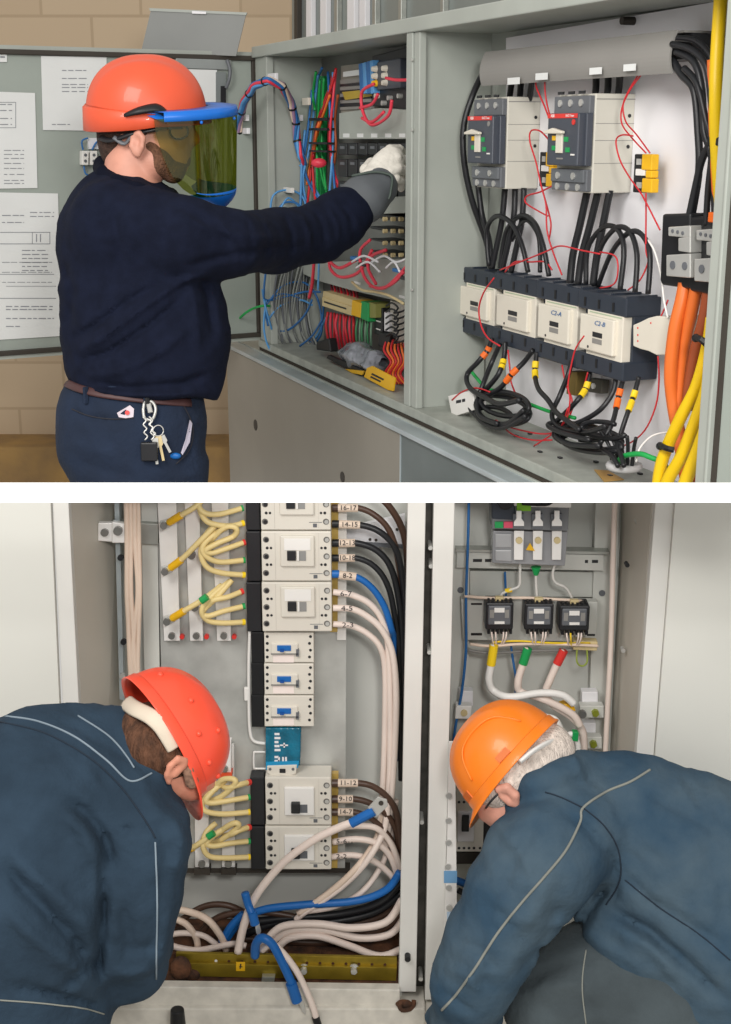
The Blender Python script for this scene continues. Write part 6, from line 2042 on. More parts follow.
bott = [
    ([(388, 800, OB), (384, 830, OB), (366, 862, OBx), (340, 888, OBx), (305, 912, OBx), (296, 920, OBx)], 3.4, M_WHITEC, 'pale cable falling steeply to the middle of the cabinet floor'),
    ([(384, 800, OB - .02), (378, 835, OB - .02), (358, 866, OBx), (330, 892, OBx), (298, 914, OBx)], 3.3, M_PINKC, 'pale pink cable beside the steep pale cable'),
    ([(396, 800, OB - .03), (388, 850, OB - .03), (366, 888, OBx - .02), (336, 906, OBx - .02), (300, 912, OBx)], 3.0, M_WHITEC, 'pale cable between the steep ones and the blue cable'),
    ([(400, 872, OBx), (386, 890, OBx), (355, 901, OBx), (300, 905, OBx), (262, 910, OBx), (240, 922, OBx), (226, 940, OBx)], 4.0, M_BLUES, 'bright blue thick cable sweeping along the cabinet bottom'),
    ([(402, 880, OBx - .02), (380, 902, OBx - .02), (340, 914, OBx - .03), (290, 918, OBx - .03), (250, 922, OBx - .03)], 4.2, M_CABLE, 'black thick cable just under the blue one'),
    ([(402, 892, OBx - .03), (375, 912, OBx - .03), (330, 922, OBx - .03), (280, 922, OBx - .03), (240, 936, OBx - .03)], 4.0, M_CABLE, 'lower black thick cable in the cabinet bottom'),
    ([(402, 904, OBx - .05), (370, 920, OBx - .05), (320, 928, OBx - .05), (270, 924, OBx - .05), (230, 914, OBx - .05), (205, 926, OBx - .05)], 3.6, M_BRNC, 'brown thick cable arching behind the others at the bottom'),
    ([(330, 925, OBx - .03), (280, 914, OBx - .03), (244, 912, OBx - .03), (214, 920, OBx - .03), (196, 940, OBx - .03)], 3.4, M_BRNC, 'brown cable arching towards the bottom left'),
    ([(404, 912, OBx - .04), (380, 930, OBx - .04), (330, 942, OBx - .05), (270, 940, OBx - .05), (240, 938, OBx - .05)], 4.0, M_BRNC, 'lowest brown thick cable above the yellow rail'),
    ([(402, 900, OBx + .03), (386, 922, OBx + .03), (352, 928, OBx + .03), (318, 924, OBx + .03), (284, 926, OBx + .03), (268, 938, OBx + .03), (258, 950, OBx + .03)], 4.0, M_WHITEC, 'pale thick cable, upper of three waves above the yellow rail'),
    ([(404, 918, OBx + .02), (390, 934, OBx + .02), (360, 938, OBx + .02), (325, 930, OBx + .02), (292, 930, OBx + .02), (272, 942, OBx + .02), (262, 955, OBx + .02)], 3.8, M_WHITEC, 'pale thick cable, middle of three waves above the yellow rail'),
    ([(404, 948, OBx + .03), (380, 956, OBx + .03), (350, 946, OBx + .03), (318, 936, OBx + .03), (290, 938, OBx + .03), (276, 950, OBx + .03)], 3.8, M_WHITEC, 'pale thick cable, lowest of three waves above the yellow rail'),
    ([(170, 908, OBx), (190, 912, OBx), (208, 920, OBx + .02), (222, 938, OBx + .02), (226, 950, OBx)], 3.6, M_PINKC, 'pale pink cable arching at the elbow of the left worker'),
    ([(172, 918, OBx), (186, 924, OBx), (196, 938, OBx), (198, 952, OBx)], 3.4, M_PINKC, 'pale pink cable under the arching one at the bottom left'),
    ([(166, 936, OBx), (182, 933, OBx), (204, 936, OBx), (220, 948, OBx)], 3.0, M_WHITEC, 'pale cable lying low at the bottom left'),
    ([(168, 944, OBx + .02), (180, 948, OBx + .02), (200, 950, OBx + .02), (232, 944, OBx + .03), (246, 946, OBx + .03)], 3.2, M_WHITEC, 'pale cable end lying across the left end of the yellow rail'),
    ([(168, 930, OBx - .02), (200, 908, OBx - .04), (226, 905, OBx - .04), (250, 915, OBx - .04)], 3.2, M_BRNC, 'thin brown cable behind the arching pink ones'),
    ([(222, 942, OBx + .01), (232, 926, OBx + .01), (244, 914, OBx + .01)], 4.4, M_BLUES, 'short blue cable piece left of the upright blue sleeve'),
]
for pts, r, m, lab in bott:
    cable('thick_cable', B, pts, r, m, lab, 'cable', GB)

# lug cables in front
c = cable('lug_cable', B, [(238, 952, -.03), (244, 925, -.02), (256, 896, -.02), (282, 864, -.02), (312, 841, -.02), (338, 828, -.02), (354, 822, -.02)], 4.2, M_WHITEC, 'pale cable with blue sleeve and bare lug crossing in front of the lowest breaker', 'cable')
band(B, (351, 823.5, -.02), (374, 811, -.02), 5.0, M_BLUES, 'blue_sleeve', c)
lg = MB().poly(B, [(368, 808), (378, 797), (387, 800), (388, 806), (376, 818)], -.017, .006).build('cable_lug', M_STEEL, c, bevel=.001)
MB().pcyl(B, 381, 803, -.0165, 2.5, .002).build('lug_hole', M_GASK, lg)
c = cable('lug_cable', B, [(245, 893, .0), (248, 904, .0), (252, 914, .01), (255, 922, .01)], 4.2, M_BLUES, 'upright blue sleeved cable end pointing down at the left of the cabinet bottom', 'cable')
band(B, (252, 912, .012), (255, 924, .014), 4.6, M_BLUES, 'blue_sleeve', c)
MB().poly(B, [(254, 919), (258, 918), (261, 932), (258, 938), (256, 932)], .012, .005).build('cable_lug', M_STEEL, c, bevel=.001)
c = cable('lug_cable', B, [(255, 956, .0), (256, 944, .02), (262, 938, .035), (272, 944, .04), (282, 962, .045), (292, 984, .05), (297, 1000, .05)], 4.6, M_BLUES, 'thick blue cable hooked over the yellow rail with its lug over the sill', 'cable')
band(B, (291, 983, .05), (297, 1001, .05), 5.6, M_BLUES, 'blue_sleeve', c)
MB().poly(B, [(297, 998), (302, 997), (305, 1008), (306, 1015), (302, 1012)], .05, .005).build('cable_lug', M_STEEL, c, bevel=.001)
c = cable('lug_cable', B, [(262, 950, -.0), (272, 944, .03), (282, 952, .035), (296, 970, .045), (307, 992, .05), (314, 1010, .055), (319, 1030, .06)], 3.4, M_WHITEC, 'thin pale cable beside the blue hooked cable, hanging over the sill', 'cable')
band(B, (315.5, 1017, .058), (319.5, 1030, .06), 3.9, M_BLACK, 'black_sleeve', c)

# yellow passivated rail
M_GOLD = mat('yellow_passivated_steel', '#94802c', .38, metal=.6, var=.25, scale=12)
gr = empty('perforated_rail', B.P(300, 975, -.08), 'yellow passivated perforated rail across the cabinet bottom', 'rail')
MB().poly(B, [(176, 953), (397, 958), (397, 968), (176, 963)], -.055, .01).build('upper_flange', M_GOLD, gr, bevel=.001)
MB().poly(B, [(176, 963), (397, 968), (396, 981), (178, 976)], -.045, .012).build('lower_flange', M_GOLD, gr, bevel=.001)
for k in range(14):
    x = 216 + 13 * k
    MB().pcyl(B, x, 960 + (x - 176) * .022, -.055, 1.5, .0012, 10).build('hole', mat('hole_brown', '#4a2a1c', .8) if k else M_WHITEP, gr)
for x in (304, 354):
    MB().pcyl(B, x, 968, -.05, 5, .004, 16).pcyl(B, x, 968, -.05, 3.4, .018, 6).build('bolt', M_STEEL, gr)
st = MB().poly(B, [(236, 962), (245, 962), (245, 971), (236, 971)], -.043, .001).build('warning_sticker', M_YEL, gr)
MB().poly(B, [(240, 964), (241.5, 964), (240.6, 969), (239.6, 969)], -.0422, .0008).poly(B, [(239, 966.5), (242.5, 966.5), (242.5, 967.3), (239, 967.3)], -.0422, .0008).build('printed_symbol', M_INKD, st)
o = MB().poly(B, [(262, 977), (275, 977), (273, 988), (261, 986)], -.03, .02).build('clamp_plate', M_GALV, None, bevel=.001)
tag(o, 'small perforated steel clamp hanging under the yellow rail', 'clamp')
MB().pcyl(B, 268, 984, -.03, 1.2, .002).build('hole', M_BLK2, o)
o = MB().ball(B.P(181, 968, -.04), .035, 14, 10, sc=(.8, .5, 1.0)).ball(B.P(192, 974, -.05), .025, 12, 8, sc=(1, .5, .8)).build('dirt_lump', M_RUST, None)
tag(o, 'lump of rusty dirt at the left end of the yellow rail', 'dirt', None, 'stuff')
o = MB().tube([B.P(408, 1002, .02), B.P(400, 1004, .035), B.P(402, 1010, .04), B.P(412, 1008, .03), B.P(414, 1000, .02)], .006, 8, 4).ball(B.P(404, 1004, .025), .016, 10, 8, sc=(1.4, .6, .8)).build('rusty_eye_bolt', M_RUST, None, smooth=True)
tag(o, 'rusty eye bolt at the foot of the left cabinet post', 'bolt')
o = MB().cyl(B.P(178, 1026, .12), (0, 0, 1), .020, .05, 20, .017).build('rubber_plug', M_BLACK, None, bevel=.004)
tag(o, 'black rubber plug standing in front of the sill, right of the left worker', 'plug')

# ------------------------------------------------------------------ RIGHT CABINET contents
fr = empty('transformer_rack', B.P(530, 600, PB), 'pale grey slotted steel rack behind the transformers in the right cabinet', 'frame')
mb = MB()
mb.poly(B, [(452, TOPY), (470, TOPY), (468, 760), (450, 760)], -.29, .02)
mb.poly(B, [(596, TOPY), (620, TOPY), (608, 760), (588, 760)], -.29, .02)
mb.build('frame_side', M_LOWCAB, fr)
MB().poly(B, [(457, 552), (604, 555), (604, 571), (456, 568)], -.265, .03).build('slotted_rail', M_LOWCAB, fr, bevel=.002)
MB().poly(B, [(456, 549.5), (610, 552), (610, 554.5), (456, 552)], -.255, .04).build('rail_lip', M_GALV, fr)
MB().poly(B, [(470, 571), (596, 572), (594, 597), (470, 596)], -.31, .005).build('recess', M_LOWCAB, fr)
MB().poly(B, [(461, 599), (598, 602), (596, 642), (463, 640)], -.255, .03).build('transformer_plate', M_LOWCAB, fr, bevel=.002)
mb = MB()
for x0, y0, x1, y1 in ((473, 559, 482, 562), (485, 559, 491, 562), (585, 560, 588, 563), (592, 560, 598, 563), (471, 603, 482, 605), (471, 633, 482, 635.5), (587, 634, 595, 636)):
    mb.box(B, x0, y0, x1, y1, -.2545 if y0 > 600 else -.2645, .001)
mb.build_each('slot', M_BLK2, fr)
for x, y in ((460.5, 590), (602, 593)):
    MB().pcyl(B, x, y, -.289, 3.2, .002).build('oval_hole', M_GREYP, fr)
# switch disconnector
M_CLR = mat('smoky_clear_plastic', '#8e8f92', .2, var=.1)
sw_ = empty('switch_disconnector', B.P(530, 560, -.2), 'grey switch disconnector with three bolted tails, cut off by the white divider', 'switch')
MB().poly(B, [(492, 490), (570, 490), (568, 531), (492, 529)], -.17, .08).build('body', mat('mid_grey_housing', '#77797c', .4, var=.08), sw_, bevel=.002)
MB().poly(B, [(492, 498), (515, 498), (515, 520), (492, 519)], -.165, .03).build('navy_section', M_NAVYP, sw_, bevel=.002)
MB().cyl(B.P(505, 500, -.162), B.n, .020, .02, 20).build('rotary_knob', M_BLACK, sw_, bevel=.002)
MB().poly(B, [(514, 490), (572, 490), (571, 508), (530, 507), (514, 506)], -.16, .03).build('white_top', M_WHITE, sw_, bevel=.002)
MB().poly(B, [(517, 500), (531, 500), (531, 511), (517, 511)], -.158, .03).build('green_label', mat('lime_label', '#7cba22', .5), sw_)
MB().tube([B.P(522, 503, -.15), B.P(545, 504, -.15), B.P(552, 501, -.15)], .006, 8, 3).build('handle_rod', M_BLACK, sw_)
MB().box(B, 495, 522, 503, 528, -.163, .006).build('green_button', M_GREEN, sw_)
MB().box(B, 504, 522, 515, 528, -.163, .006).build('red_label', mat('pinkish_red', '#d8506a', .5), sw_)
MB().poly(B, [(493, 531), (568, 532), (565, 566), (492, 563)], -.20, .05).build('clear_cover', M_CLR, sw_, bevel=.002)
MB().poly(B, [(495, 534), (512, 534), (512, 548), (495, 548)], -.196, .006).poly(B, [(495, 550), (512, 550), (512, 562), (495, 561)], -.196, .006).build('cover_window', mat('pale_clear', '#a5a6a8', .2), sw_, bevel=.003)
for k, (x, w_) in enumerate(((519, 9), (538, 9), (557, 9))):
    t = MB().poly(B, [(x - 5, 531), (x + 5, 531), (x + 4, 560), (x - 5, 560)], -.188, .008).build('tinned_tail', M_ALU, sw_, bevel=.001)
    MB().pcyl(B, x, 540, -.188, 3.4, .006).build('tail_bolt', M_BEIGE, t)
    MB().poly(B, [(x - 6, 514), (x + 5, 514), (x + 5, 529), (x - 6, 529)], -.158, .01).build('contact_window', M_GREYP, sw_)
    MB().poly(B, [(x - 2.5, 511), (x + 2.5, 511), (x + 2.5, 519), (x + 5, 522), (x + 5, 526), (x - 5, 526), (x - 5, 522), (x - 2.5, 519)], -.150, .006).build('silver_contact', M_ALU, sw_)
MB().poly(B, [(526, 550), (530, 543), (535, 551)], -.186, .002).build('warning_triangle', M_YEL, sw_)
# conductors between switch and transformers
CG = 'conductors from the switch to the transformers'
for k, pts in enumerate(([(520, 561), (520, 575), (519, 586), (510, 590), (502, 594), (501, 600)], [(536, 570), (536, 580), (537, 598)], [(556, 562), (553, 572), (555, 582), (566, 588), (572, 598)])):
    cable('bare_conductor', B, [(x, y, -.22) for x, y in pts], 1.5, mat('grey_white_cable', '#cfcdc8', .4), ['left', 'middle', 'right'][k] + ' thin grey conductor from the switch to its transformer', 'cable', CG)
o = MB().cyl(B.P(536, 575, -.22), B.P(536, 566, -.22) - B.P(536, 575, -.22), .006, .022, 12, .013).build('green_cone_sleeve', M_GREEN)
tag(o, 'green tapered sleeve under the middle tail of the switch', 'sleeve')
o = MB().cyl(B.P(505, 591, -.222), B.P(512, 590, -.222) - B.P(505, 591, -.222), .006, .018, 10).build('yellow_sleeve', M_YLT)
tag(o, 'small yellow sleeve on the left conductor above the first transformer', 'sleeve')
# current transformers
for k, (x0, x1, y0, y1) in enumerate(((486, 513, 603, 630), (525, 553, 604, 630), (560, 589, 606, 631))):
    r = empty('current_transformer', B.P((x0 + x1) / 2, y1, -.2), 'black current transformer with a clear cover, ' + ['left', 'middle', 'right'][k] + ' of three', 'transformer', 'current transformers')
    xm = (x0 + x1) / 2
    b = MB().box(B, x0, y0, x1, y1, -.18, .06).build('housing', M_BLK2, r, bevel=.004)
    MB().box(B, x0 + 2.5, y0 + 3, x1 - 2.5, y1 - 5, -.176, .008).build('clear_cover', M_GREYP, b, bevel=.003)
    MB().box(B, xm - 5, y0 + 5, xm + 5, y0 + 9.5, -.174, .003).build('white_label', M_WHITE, b)
    MB().box(B, xm - 5, y1 - 8.5, xm + 5, y1 - 6, -.174, .003).build('white_label', M_WHITE, b)
    MB().box(B, x0 + 4, y0 + 7, x0 + 8, y0 + 15, -.174, .002).box(B, x1 - 8, y0 + 7, x1 - 4, y0 + 15, -.174, .002).build('coil_window', M_DUCT, b)
    mb = MB()
    for q in range(6):
        xx = x0 + 2 + q * (x1 - x0 - 5) / 5
        mb.box(B, xx, y0 - 3, xx + 2, y0 + 1, -.19, .03)
        mb.box(B, xx - .5, y1 - 1, xx + 2, y1 + 4, -.19, .03)
    mb.build_each('terminal_tooth', M_BLACK, b)
    MB().box(B, xm - 4, y0 - 6, xm + 4, y0 - 1, -.195, .012).build('brass_terminal', M_BEIGE, r, bevel=.001)
    for dx_, m in ((-8, M_WHITEC), (-4, M_WHITEC), (4, M_WHITEC), (7, M_WHITEC)):
        if k == 2 and dx_ == -4:
            m = M_YLT
        cable('connection_wire', B, [(xm + dx_, y1 + 2, -.18), (xm + dx_ * .9, y1 + 8, -.175), (xm + dx_ * .6 - 1, y1 + 15, -.19)], .9, m, parent=r, sides=6)
cable('wiring_loom', B, [(470, 644, -.2), (490, 646, -.19), (520, 644, -.19), (550, 644, -.19), (580, 645, -.19), (598, 646, -.2)], 1.6, M_PINKC, 'thin pinkish wiring loom running under the three transformers', 'cable')
cable('yellow_wire', B, [(492, 642, -.185), (520, 641, -.185), (552, 643, -.185), (590, 643, -.2)], 1.0, M_YLT, 'thin yellow wire running under the three transformers', 'wire')
cable('wiring_loom', B, [(464, 596, -.22), (490, 598, -.21), (530, 598, -.21), (582, 601, -.21)], 1.6, M_PINKC, 'thin pinkish wiring loom running above the three transformers', 'cable')
cable('grey_tube', B, [(468, 650, -.24), (490, 653, -.24), (530, 651, -.24), (575, 650, -.24)], 1.6, M_DUCT, 'dull grey tube sagging below the transformer plate', 'tube')
o = MB().poly(B, [(574, 641), (598, 642), (597, 651), (573, 650)], -.2, .03).build('terminal_comb', M_BEIGE, None, bevel=.002)
tag(o, 'small beige terminal comb at the right end under the transformers', 'terminal')
cable('green_yellow_wire', B, [(577, 650, -.2), (577, 662, -.19), (582, 666, -.19), (587, 662, -.19), (587, 650, -.2)], .9, mat('olive_wire', '#8a9a3a', .5), 'small olive wire loop hanging from the beige terminal comb', 'wire')
cable('blue_wire', B, [(469, 494, -.22), (468, 540, -.22), (466, 600, -.22), (466, 650, -.22), (462, 690, -.22), (458, 712, -.22), (453, 742, -.22)], 1.4, M_BLUEW, 'long thin blue wire running down the left side of the right cabinet', 'wire')
cable('blue_wire', B, [(505, 572, -.27), (506, 600, -.28)], 1.2, M_BLUEW, 'short blue wire seen in the recess above the left transformer', 'wire')
cable('blue_wire', B, [(511, 645, -.24), (513, 660, -.24), (516, 680, -.24), (515, 700, -.24)], 1.2, M_BLUEW, 'blue wire hanging between the yellow and green sleeved cables', 'wire')
for k, (pts, sl, nm, w_) in enumerate((([(494, 645), (491, 665), (489, 680), (494, 691), (510, 697), (540, 693), (562, 695), (574, 704)], (0, 1), M_YLT, 'yellow'),
                                   ([(528, 648), (523, 664), (518, 682), (521, 692), (540, 698), (560, 707), (574, 716), (580, 726)], (0, 1), M_GREEN, 'green'),
                                   ([(564, 650), (557, 664), (550, 680), (546, 692), (552, 704), (570, 716), (582, 730), (584, 750)], (0, 1), M_RED, 'red'))):
    c = cable('sleeved_cable', B, [(x, y, -.18 - .012 * k + .03 * (i > 3)) for i, (x, y) in enumerate(pts)], 3.9, M_WHITEC if k else M_WHITE, 'thick white cable with a ' + w_ + ' sleeve below the transformers', 'cable', 'white cables below the transformers')
    x0, y0 = pts[0]
    x1, y1 = pts[1]
    band(B, (x0, y0, -.18 - .012 * k), (x1, y1, -.18 - .012 * k), 4.5, nm, w_ + '_sleeve', c)
cable('white_cable', B, [(545, 716, -.16), (556, 720, -.15), (562, 734, -.15), (562, 750, -.15)], 3.0, M_WHITE, 'white cable arching down behind the orange helmet brim, left of two', 'cable', 'white arches behind the orange helmet')
cable('white_cable', B, [(563, 738, -.16), (572, 734, -.15), (578, 744, -.15), (578, 756, -.15)], 2.8, M_WHITE, 'white cable arching down behind the collar, right of two', 'cable', 'white arches behind the orange helmet')
cable('white_upright_cable', B, [(615, TOPY, -.2), (613, 560, -.2), (611, 640, -.2), (608, 700, -.2), (605, 760, -.2)], 2.8, M_WHITEC, 'pale cable running straight down the right side of the right cabinet', 'cable')
for k, (x, y) in enumerate(((594, 712), (592, 743))):
    r = empty('busbar_support', B.P(x, y, -.25), ['upper', 'lower'][k] + ' pale busbar support with a greenish bolt, right of the white cables', 'support', 'pale busbar supports')
    MB().poly(B, [(x - 12, y - 20), (x + 4, y - 20), (x + 4, y - 6), (x - 12, y - 6)], -.25, .03).build('insulator_block', M_WHITEP, r, bevel=.002)
    MB().poly(B, [(x - 14, y - 6), (x + 10, y - 6), (x + 10, y + 6), (x - 14, y + 6)], -.22, .03).build('bar_clamp', M_LOWCAB, r, bevel=.002)
    MB().pcyl(B, x + 1, y, -.22, 3.8, .012, 6).build('bolt', mat('greenish_bolt', '#9aa23a', .4, metal=.5), r)
    MB().box(B, x - 5, y - 10, x - 1, y - 9, -.249, .002).build('red_mark', M_RED, r)
o = empty('busbar_support', B.P(460, 712, -.25), 'white busbar support with a brass bolt beside the left post of the right cabinet', 'support')
MB().poly(B, [(459, 691), (473, 691), (473, 706), (459, 706)], -.25, .03).build('insulator_block', M_WHITEP, o, bevel=.002)
MB().poly(B, [(456, 706), (472, 706), (470, 719), (455, 719)], -.21, .03).build('bar_clamp', M_WHITE, o, bevel=.002)
MB().pcyl(B, 464, 712.5, -.21, 3.4, .006).build('bolt', M_BEIGE, o)
o = MB().poly(B, [(560, 706), (572, 702), (576, 711), (563, 714)], -.17, .03).build('crimp_lug', M_YEL, None, bevel=.002)
tag(o, 'yellow sleeved lug where the upper white cable meets its support', 'lug')
MB().pcyl(B, 582, 713, -.19, 4, .012).build('lug_bolt', M_BOLT, o)
o = MB().poly(B, [(573, 732), (579, 733), (578, 742), (572, 741)], -.14, .02).build('green_sleeve', M_GREEN, None, bevel=.002)
tag(o, 'dark green sleeve behind the collar of the crouching worker', 'sleeve')
# perforated white bar and things behind the orange helmet
wbar = empty('perforated_bar', B.P(450, 1000, .0), 'white perforated busbar leaning upright beside the left post, with numbered bolts', 'busbar')
MB().poly(B, [(449, 742), (455, 742), (457, 925), (444, 985), (443, 958), (447, 850)], .01, .006).build('bar', M_WHITE, wbar)
for x, y in ((448.5, 795), (448.5, 820), (448.5, 842), (448, 866), (448.5, 887), (449, 907), (449, 926)):
    MB().pcyl(B, x, y, .01, 3.0, .005, 12).build('bolt', M_STEEL, wbar)
MB().poly(B, [(444, 871), (457, 871), (457, 883), (444, 883)], .0115, .001).build('blue_label', mat('label_blue', '#6f9fc8', .5), wbar)
MB().poly(B, [(447, 912), (456, 912), (456, 920), (447, 920)], .0115, .001).build('pale_blue_label', mat('label_pale_blue', '#b9d0e6', .5), wbar)
r = empty('circuit_breaker', B.P(468, 850, -.2), 'ivory breaker half hidden behind the orange helmet visor, right cabinet', 'breaker')
bb = MB().box(B, 456, 778, 484, 852, -.18, .06).build('body', M_IVORY, r, bevel=.003)
MB().box(B, 458, 812, 474, 842, -.172, .01).build('front_cover', M_WHITEP, r, bevel=.003)
MB().box(B, 462, 816, 469, 832, -.165, .01).build('toggle', M_BLK2, r, bevel=.002)
mb = MB()
for x in (459, 464, 469, 474, 480):
    mb.pcyl(B, x, 802, -.18, 1.4, .001).pcyl(B, x, 848, -.18, 1.4, .001)
mb.build_each('screw_hole', M_BLK2, bb)
o = MB().box(B, 484, 820, 512, 864, -.17, .06).build('black_enclosure', M_BLACK, None, bevel=.004)
tag(o, 'black box under the visor of the orange helmet', 'box')
MB().pcyl(B, 495, 857, -.17, 2.5, .002).build('screw', M_GREYP, o)
o = MB().poly(B, [(452, 853), (512, 853), (512, 864), (452, 864)], -.2, .03).build('lower_rail', M_GASK)
tag(o, 'dark rail below the half hidden breaker in the right cabinet', 'rail')
for k, pts in enumerate(([(455, 912), (470, 900), (488, 890), (506, 880)], [(455, 925), (468, 910), (486, 898), (506, 890)], [(456, 935), (464, 925), (480, 912), (500, 905)])):
    cable('yellow_green_cable', B, [(x, y, -.14) for x, y in pts], 2.4, mat('olive_yellow_cable', '#b39a2a', .45), ['upper', 'middle', 'lower'][k] + ' olive yellow cable between the left post and the sleeve of the crouching worker', 'cable', 'olive yellow cables')
cable('blue_cable', B, [(455, 880, -.12), (466, 884, -.12), (480, 890, -.12), (492, 902, -.12)], 4.0, M_BLUES, 'bright blue cable just above the sleeve of the crouching worker', 'cable')
o = MB().tube([B.P(x, y, -.1) for x, y in ((458, 890), (470, 896), (484, 900))], .008, 8, 4).build('black_cable', M_CABLE, None, smooth=True)
tag(o, 'short black cable under the bright blue cable of the right cabinet', 'cable')

# ================================================================== LEFT WORKER
DL = 2.80
s_nodes = [(150, 740, DL, 60), (200, 790, DL, 30), (110, 790, DL, 40)]
lo, hi = bounds(s_nodes, .03)
s = Sculpt(lo, hi, .005)
s.chain([(100, 800, DL, 38), (128, 772, DL + .01, 33), (152, 752, DL + .01, 31)], .03)
s.chain([(160, 742, DL + .01, 37), (176, 734, DL + .02, 37)], .03, .85)
s.chain([(178, 752, DL + .01, 30), (190, 768, DL + .01, 24), (194, 782, DL + .01, 15)], .025, .85)
s.chain([(168, 768, DL - .02, 20), (182, 782, DL - .01, 14), (190, 788, DL, 10)], .02)
s.chain([(205, 772, DL + .02, 6), (210, 784, DL + .02, 5)], .01)
s.chain([(185, 760, DL - .088, 3.4), (178, 759, DL - .098, 3.6), (170, 766, DL - .098, 3.4), (167, 775, DL - .092, 3.2), (169, 782, DL - .082, 3.4)], .004)
s.chain([(183, 764, DL - .085, 5), (174, 774, DL - .085, 4.5)], .006)
for p0 in ():
    pass
wl = s.build('person', mat('ruddy_skin', '#cb8a72', .5, var=.1, scale=25, bump=.05, bscale=200))
tag(wl, 'person in dark blue jacket and bright coral hard hat, bending into the lower left cabinet', 'person')
hair_cap(wl, 'hair', mat('brown_hair', '#5b3c2a', .8, var=.45, scale=60, bump=.9, bscale=160, stretch=(1, 1, .35)), wl,
         [(150, 735, DL - .0, 33), (156, 745, DL - .012, 34), (170, 752, DL - .018, 29), (184, 750, DL - .02, 24)], .004, .01,
         [([(140, 725), (160, 750), (176, 762)], .003, 2), ([(150, 722), (172, 748)], -.003, 2), ([(136, 735), (152, 758)], -.003, 2)])
s = Sculpt(*bounds([(186, 772, DL - .05, 20)], .01), .004)
s.chain([(188, 770, DL - .075, 6), (192, 782, DL - .06, 7)], .008)
s.build('sideburn', mat('greying_stubble', '#8a6a58', .9, var=.3, scale=120), wl)
# sweat band
sb = MB()
sb.tube([W(126, 702, DL + .03), W(134, 708, DL - .04), W(150, 716, DL - .085), (W(161, 726, DL - .092)), W(169, 738, DL - .088), W(175, 748, DL - .082)], .017, 10, 5, flat=.35).build('sweat_band', mat('cream_band', '#d8cbb8', .7, var=.05), wl, smooth=True)
upL = RT * .80 + UP * .48 + FW * .42
fwL = RT * .50 - UP * .86 + FW * .02
hl_, hfl = hat(wl, W(163, 737, DL + .02), fwL, upL, .143, .118, .128, M_CORAL2, brim_front=.044, brim_all=.006)
C_, f_, u_, s2_ = hfl
mb = MB()
for th_, ph_ in ((0.5, .3), (.9, .55), (-.4, .35), (-1.4, .3), (-1.9, .5), (2.2, .4), (-2.6, .35), (-.9, .25), (-1.2, .7)):
    cz = math.cos(ph_) ** .84
    p = C_ + f_ * (.143 * math.cos(th_) * cz) + s2_ * (.118 * math.sin(th_) * cz) + u_ * (.128 * math.sin(ph_) ** .92)
    mb.ball(p, .0065, 8, 6)
mb.build_each('vent_stud', M_CORAL2, hl_, smooth=True)

jn = [(60, 800, DL, 110), (150, 830, DL, 60), (130, 960, DL, 60), (-40, 1000, DL, 150), (150, 740, DL, 20)]
lo, hi = bounds(jn, .04)
lo[0] = max(lo[0], -1.35)
s = Sculpt(lo, hi, .010)
s.chain([(112, 775, DL + .03, 52), (78, 795, DL + .02, 82), (40, 830, DL - .02, 112), (8, 900, DL - .06, 120), (-14, 975, DL - .05, 118), (-20, 1050, DL - .03, 118)], .05, .8)
s.chain([(126, 802, DL - .02, 47), (143, 838, DL - .07, 43), (137, 890, DL - .07, 41), (131, 938, DL - .06, 36), (130, 964, DL - .02, 32)], .035)
s.chain([(130, 960, DL - .02, 32), (138, 952, DL + .10, 27), (150, 945, DL + .2, 20)], .02)
s.chain([(96, 720, DL + .04, 13), (118, 726, DL + .02, 15), (136, 738, DL - .01, 15), (148, 756, DL - .03, 14), (158, 778, DL - .04, 13)], .02)
for pts, am, w_ in [
    ([(64, 796), (88, 815), (106, 840), (116, 880)], -.016, 6), ([(60, 812), (84, 832), (98, 862), (104, 900)], .012, 8), ([(116, 840), (124, 830), (150, 828), (185, 824)], -.008, 5),
    ([(100, 850), (104, 900), (100, 950), (98, 985)], -.020, 6), ([(0, 860), (30, 895), (70, 935), (96, 968)], -.018, 7), ([(0, 845), (36, 876), (76, 912), (98, 934)], .012, 9),
    ([(0, 900), (30, 935), (70, 965), (100, 992)], .014, 8), ([(60, 990), (84, 970), (98, 960)], -.014, 5), ([(0, 985), (40, 990), (80, 1000), (106, 1012)], -.012, 5),
    ([(170, 812), (182, 840), (176, 880)], .008, 5), ([(160, 820), (166, 850), (160, 900)], -.007, 6), ([(120, 900), (130, 930), (126, 970)], -.008, 6), ([(172, 890), (166, 930), (158, 970)], .007, 5),
    ([(112, 940), (130, 950), (160, 945)], -.008, 5), ([(110, 970), (130, 975), (155, 968)], .007, 5), ([(60, 720), (90, 735), (118, 752), (150, 772)], -.005, 4),
    ([(20, 770), (60, 780), (100, 810)], .005, 12)]:
    s.fold(pts, am * 1.35, w_ * .9)
s.noise(7, .007, (1, 1, 1.5), 11)
s.noise(17, .004, (1.3, 1, .8), 12)
jl = s.build('jacket', M_JACK, wl)
tj = bvh_of(jl)
seam(tj, [(0, 716), (36, 721), (73, 736), (106, 760), (130, 781), (152, 773)], .0022, M_STITCH, 'yoke_stitching', jl)
seam(tj, [(0, 722), (44, 733), (88, 757), (120, 786), (146, 822), (155, 838)], .0018, M_SEAM, 'yoke_seam', jl)
seam(tj, [(155, 842), (157, 906), (156, 979)], .0020, M_STITCH, 'sleeve_stitching', jl)
seam(tj, [(78, 716), (106, 734), (122, 750), (134, 768)], .0020, M_STITCH, 'collar_stitching', jl)
seam(tj, [(0, 1000), (40, 1003), (80, 1008), (104, 1014)], .0016, M_STITCH2, 'hem_stitching', jl)
s = Sculpt(*bounds([(-10, 1100, DL, 130), (-10, 1280, DL, 60)], .05), .02)
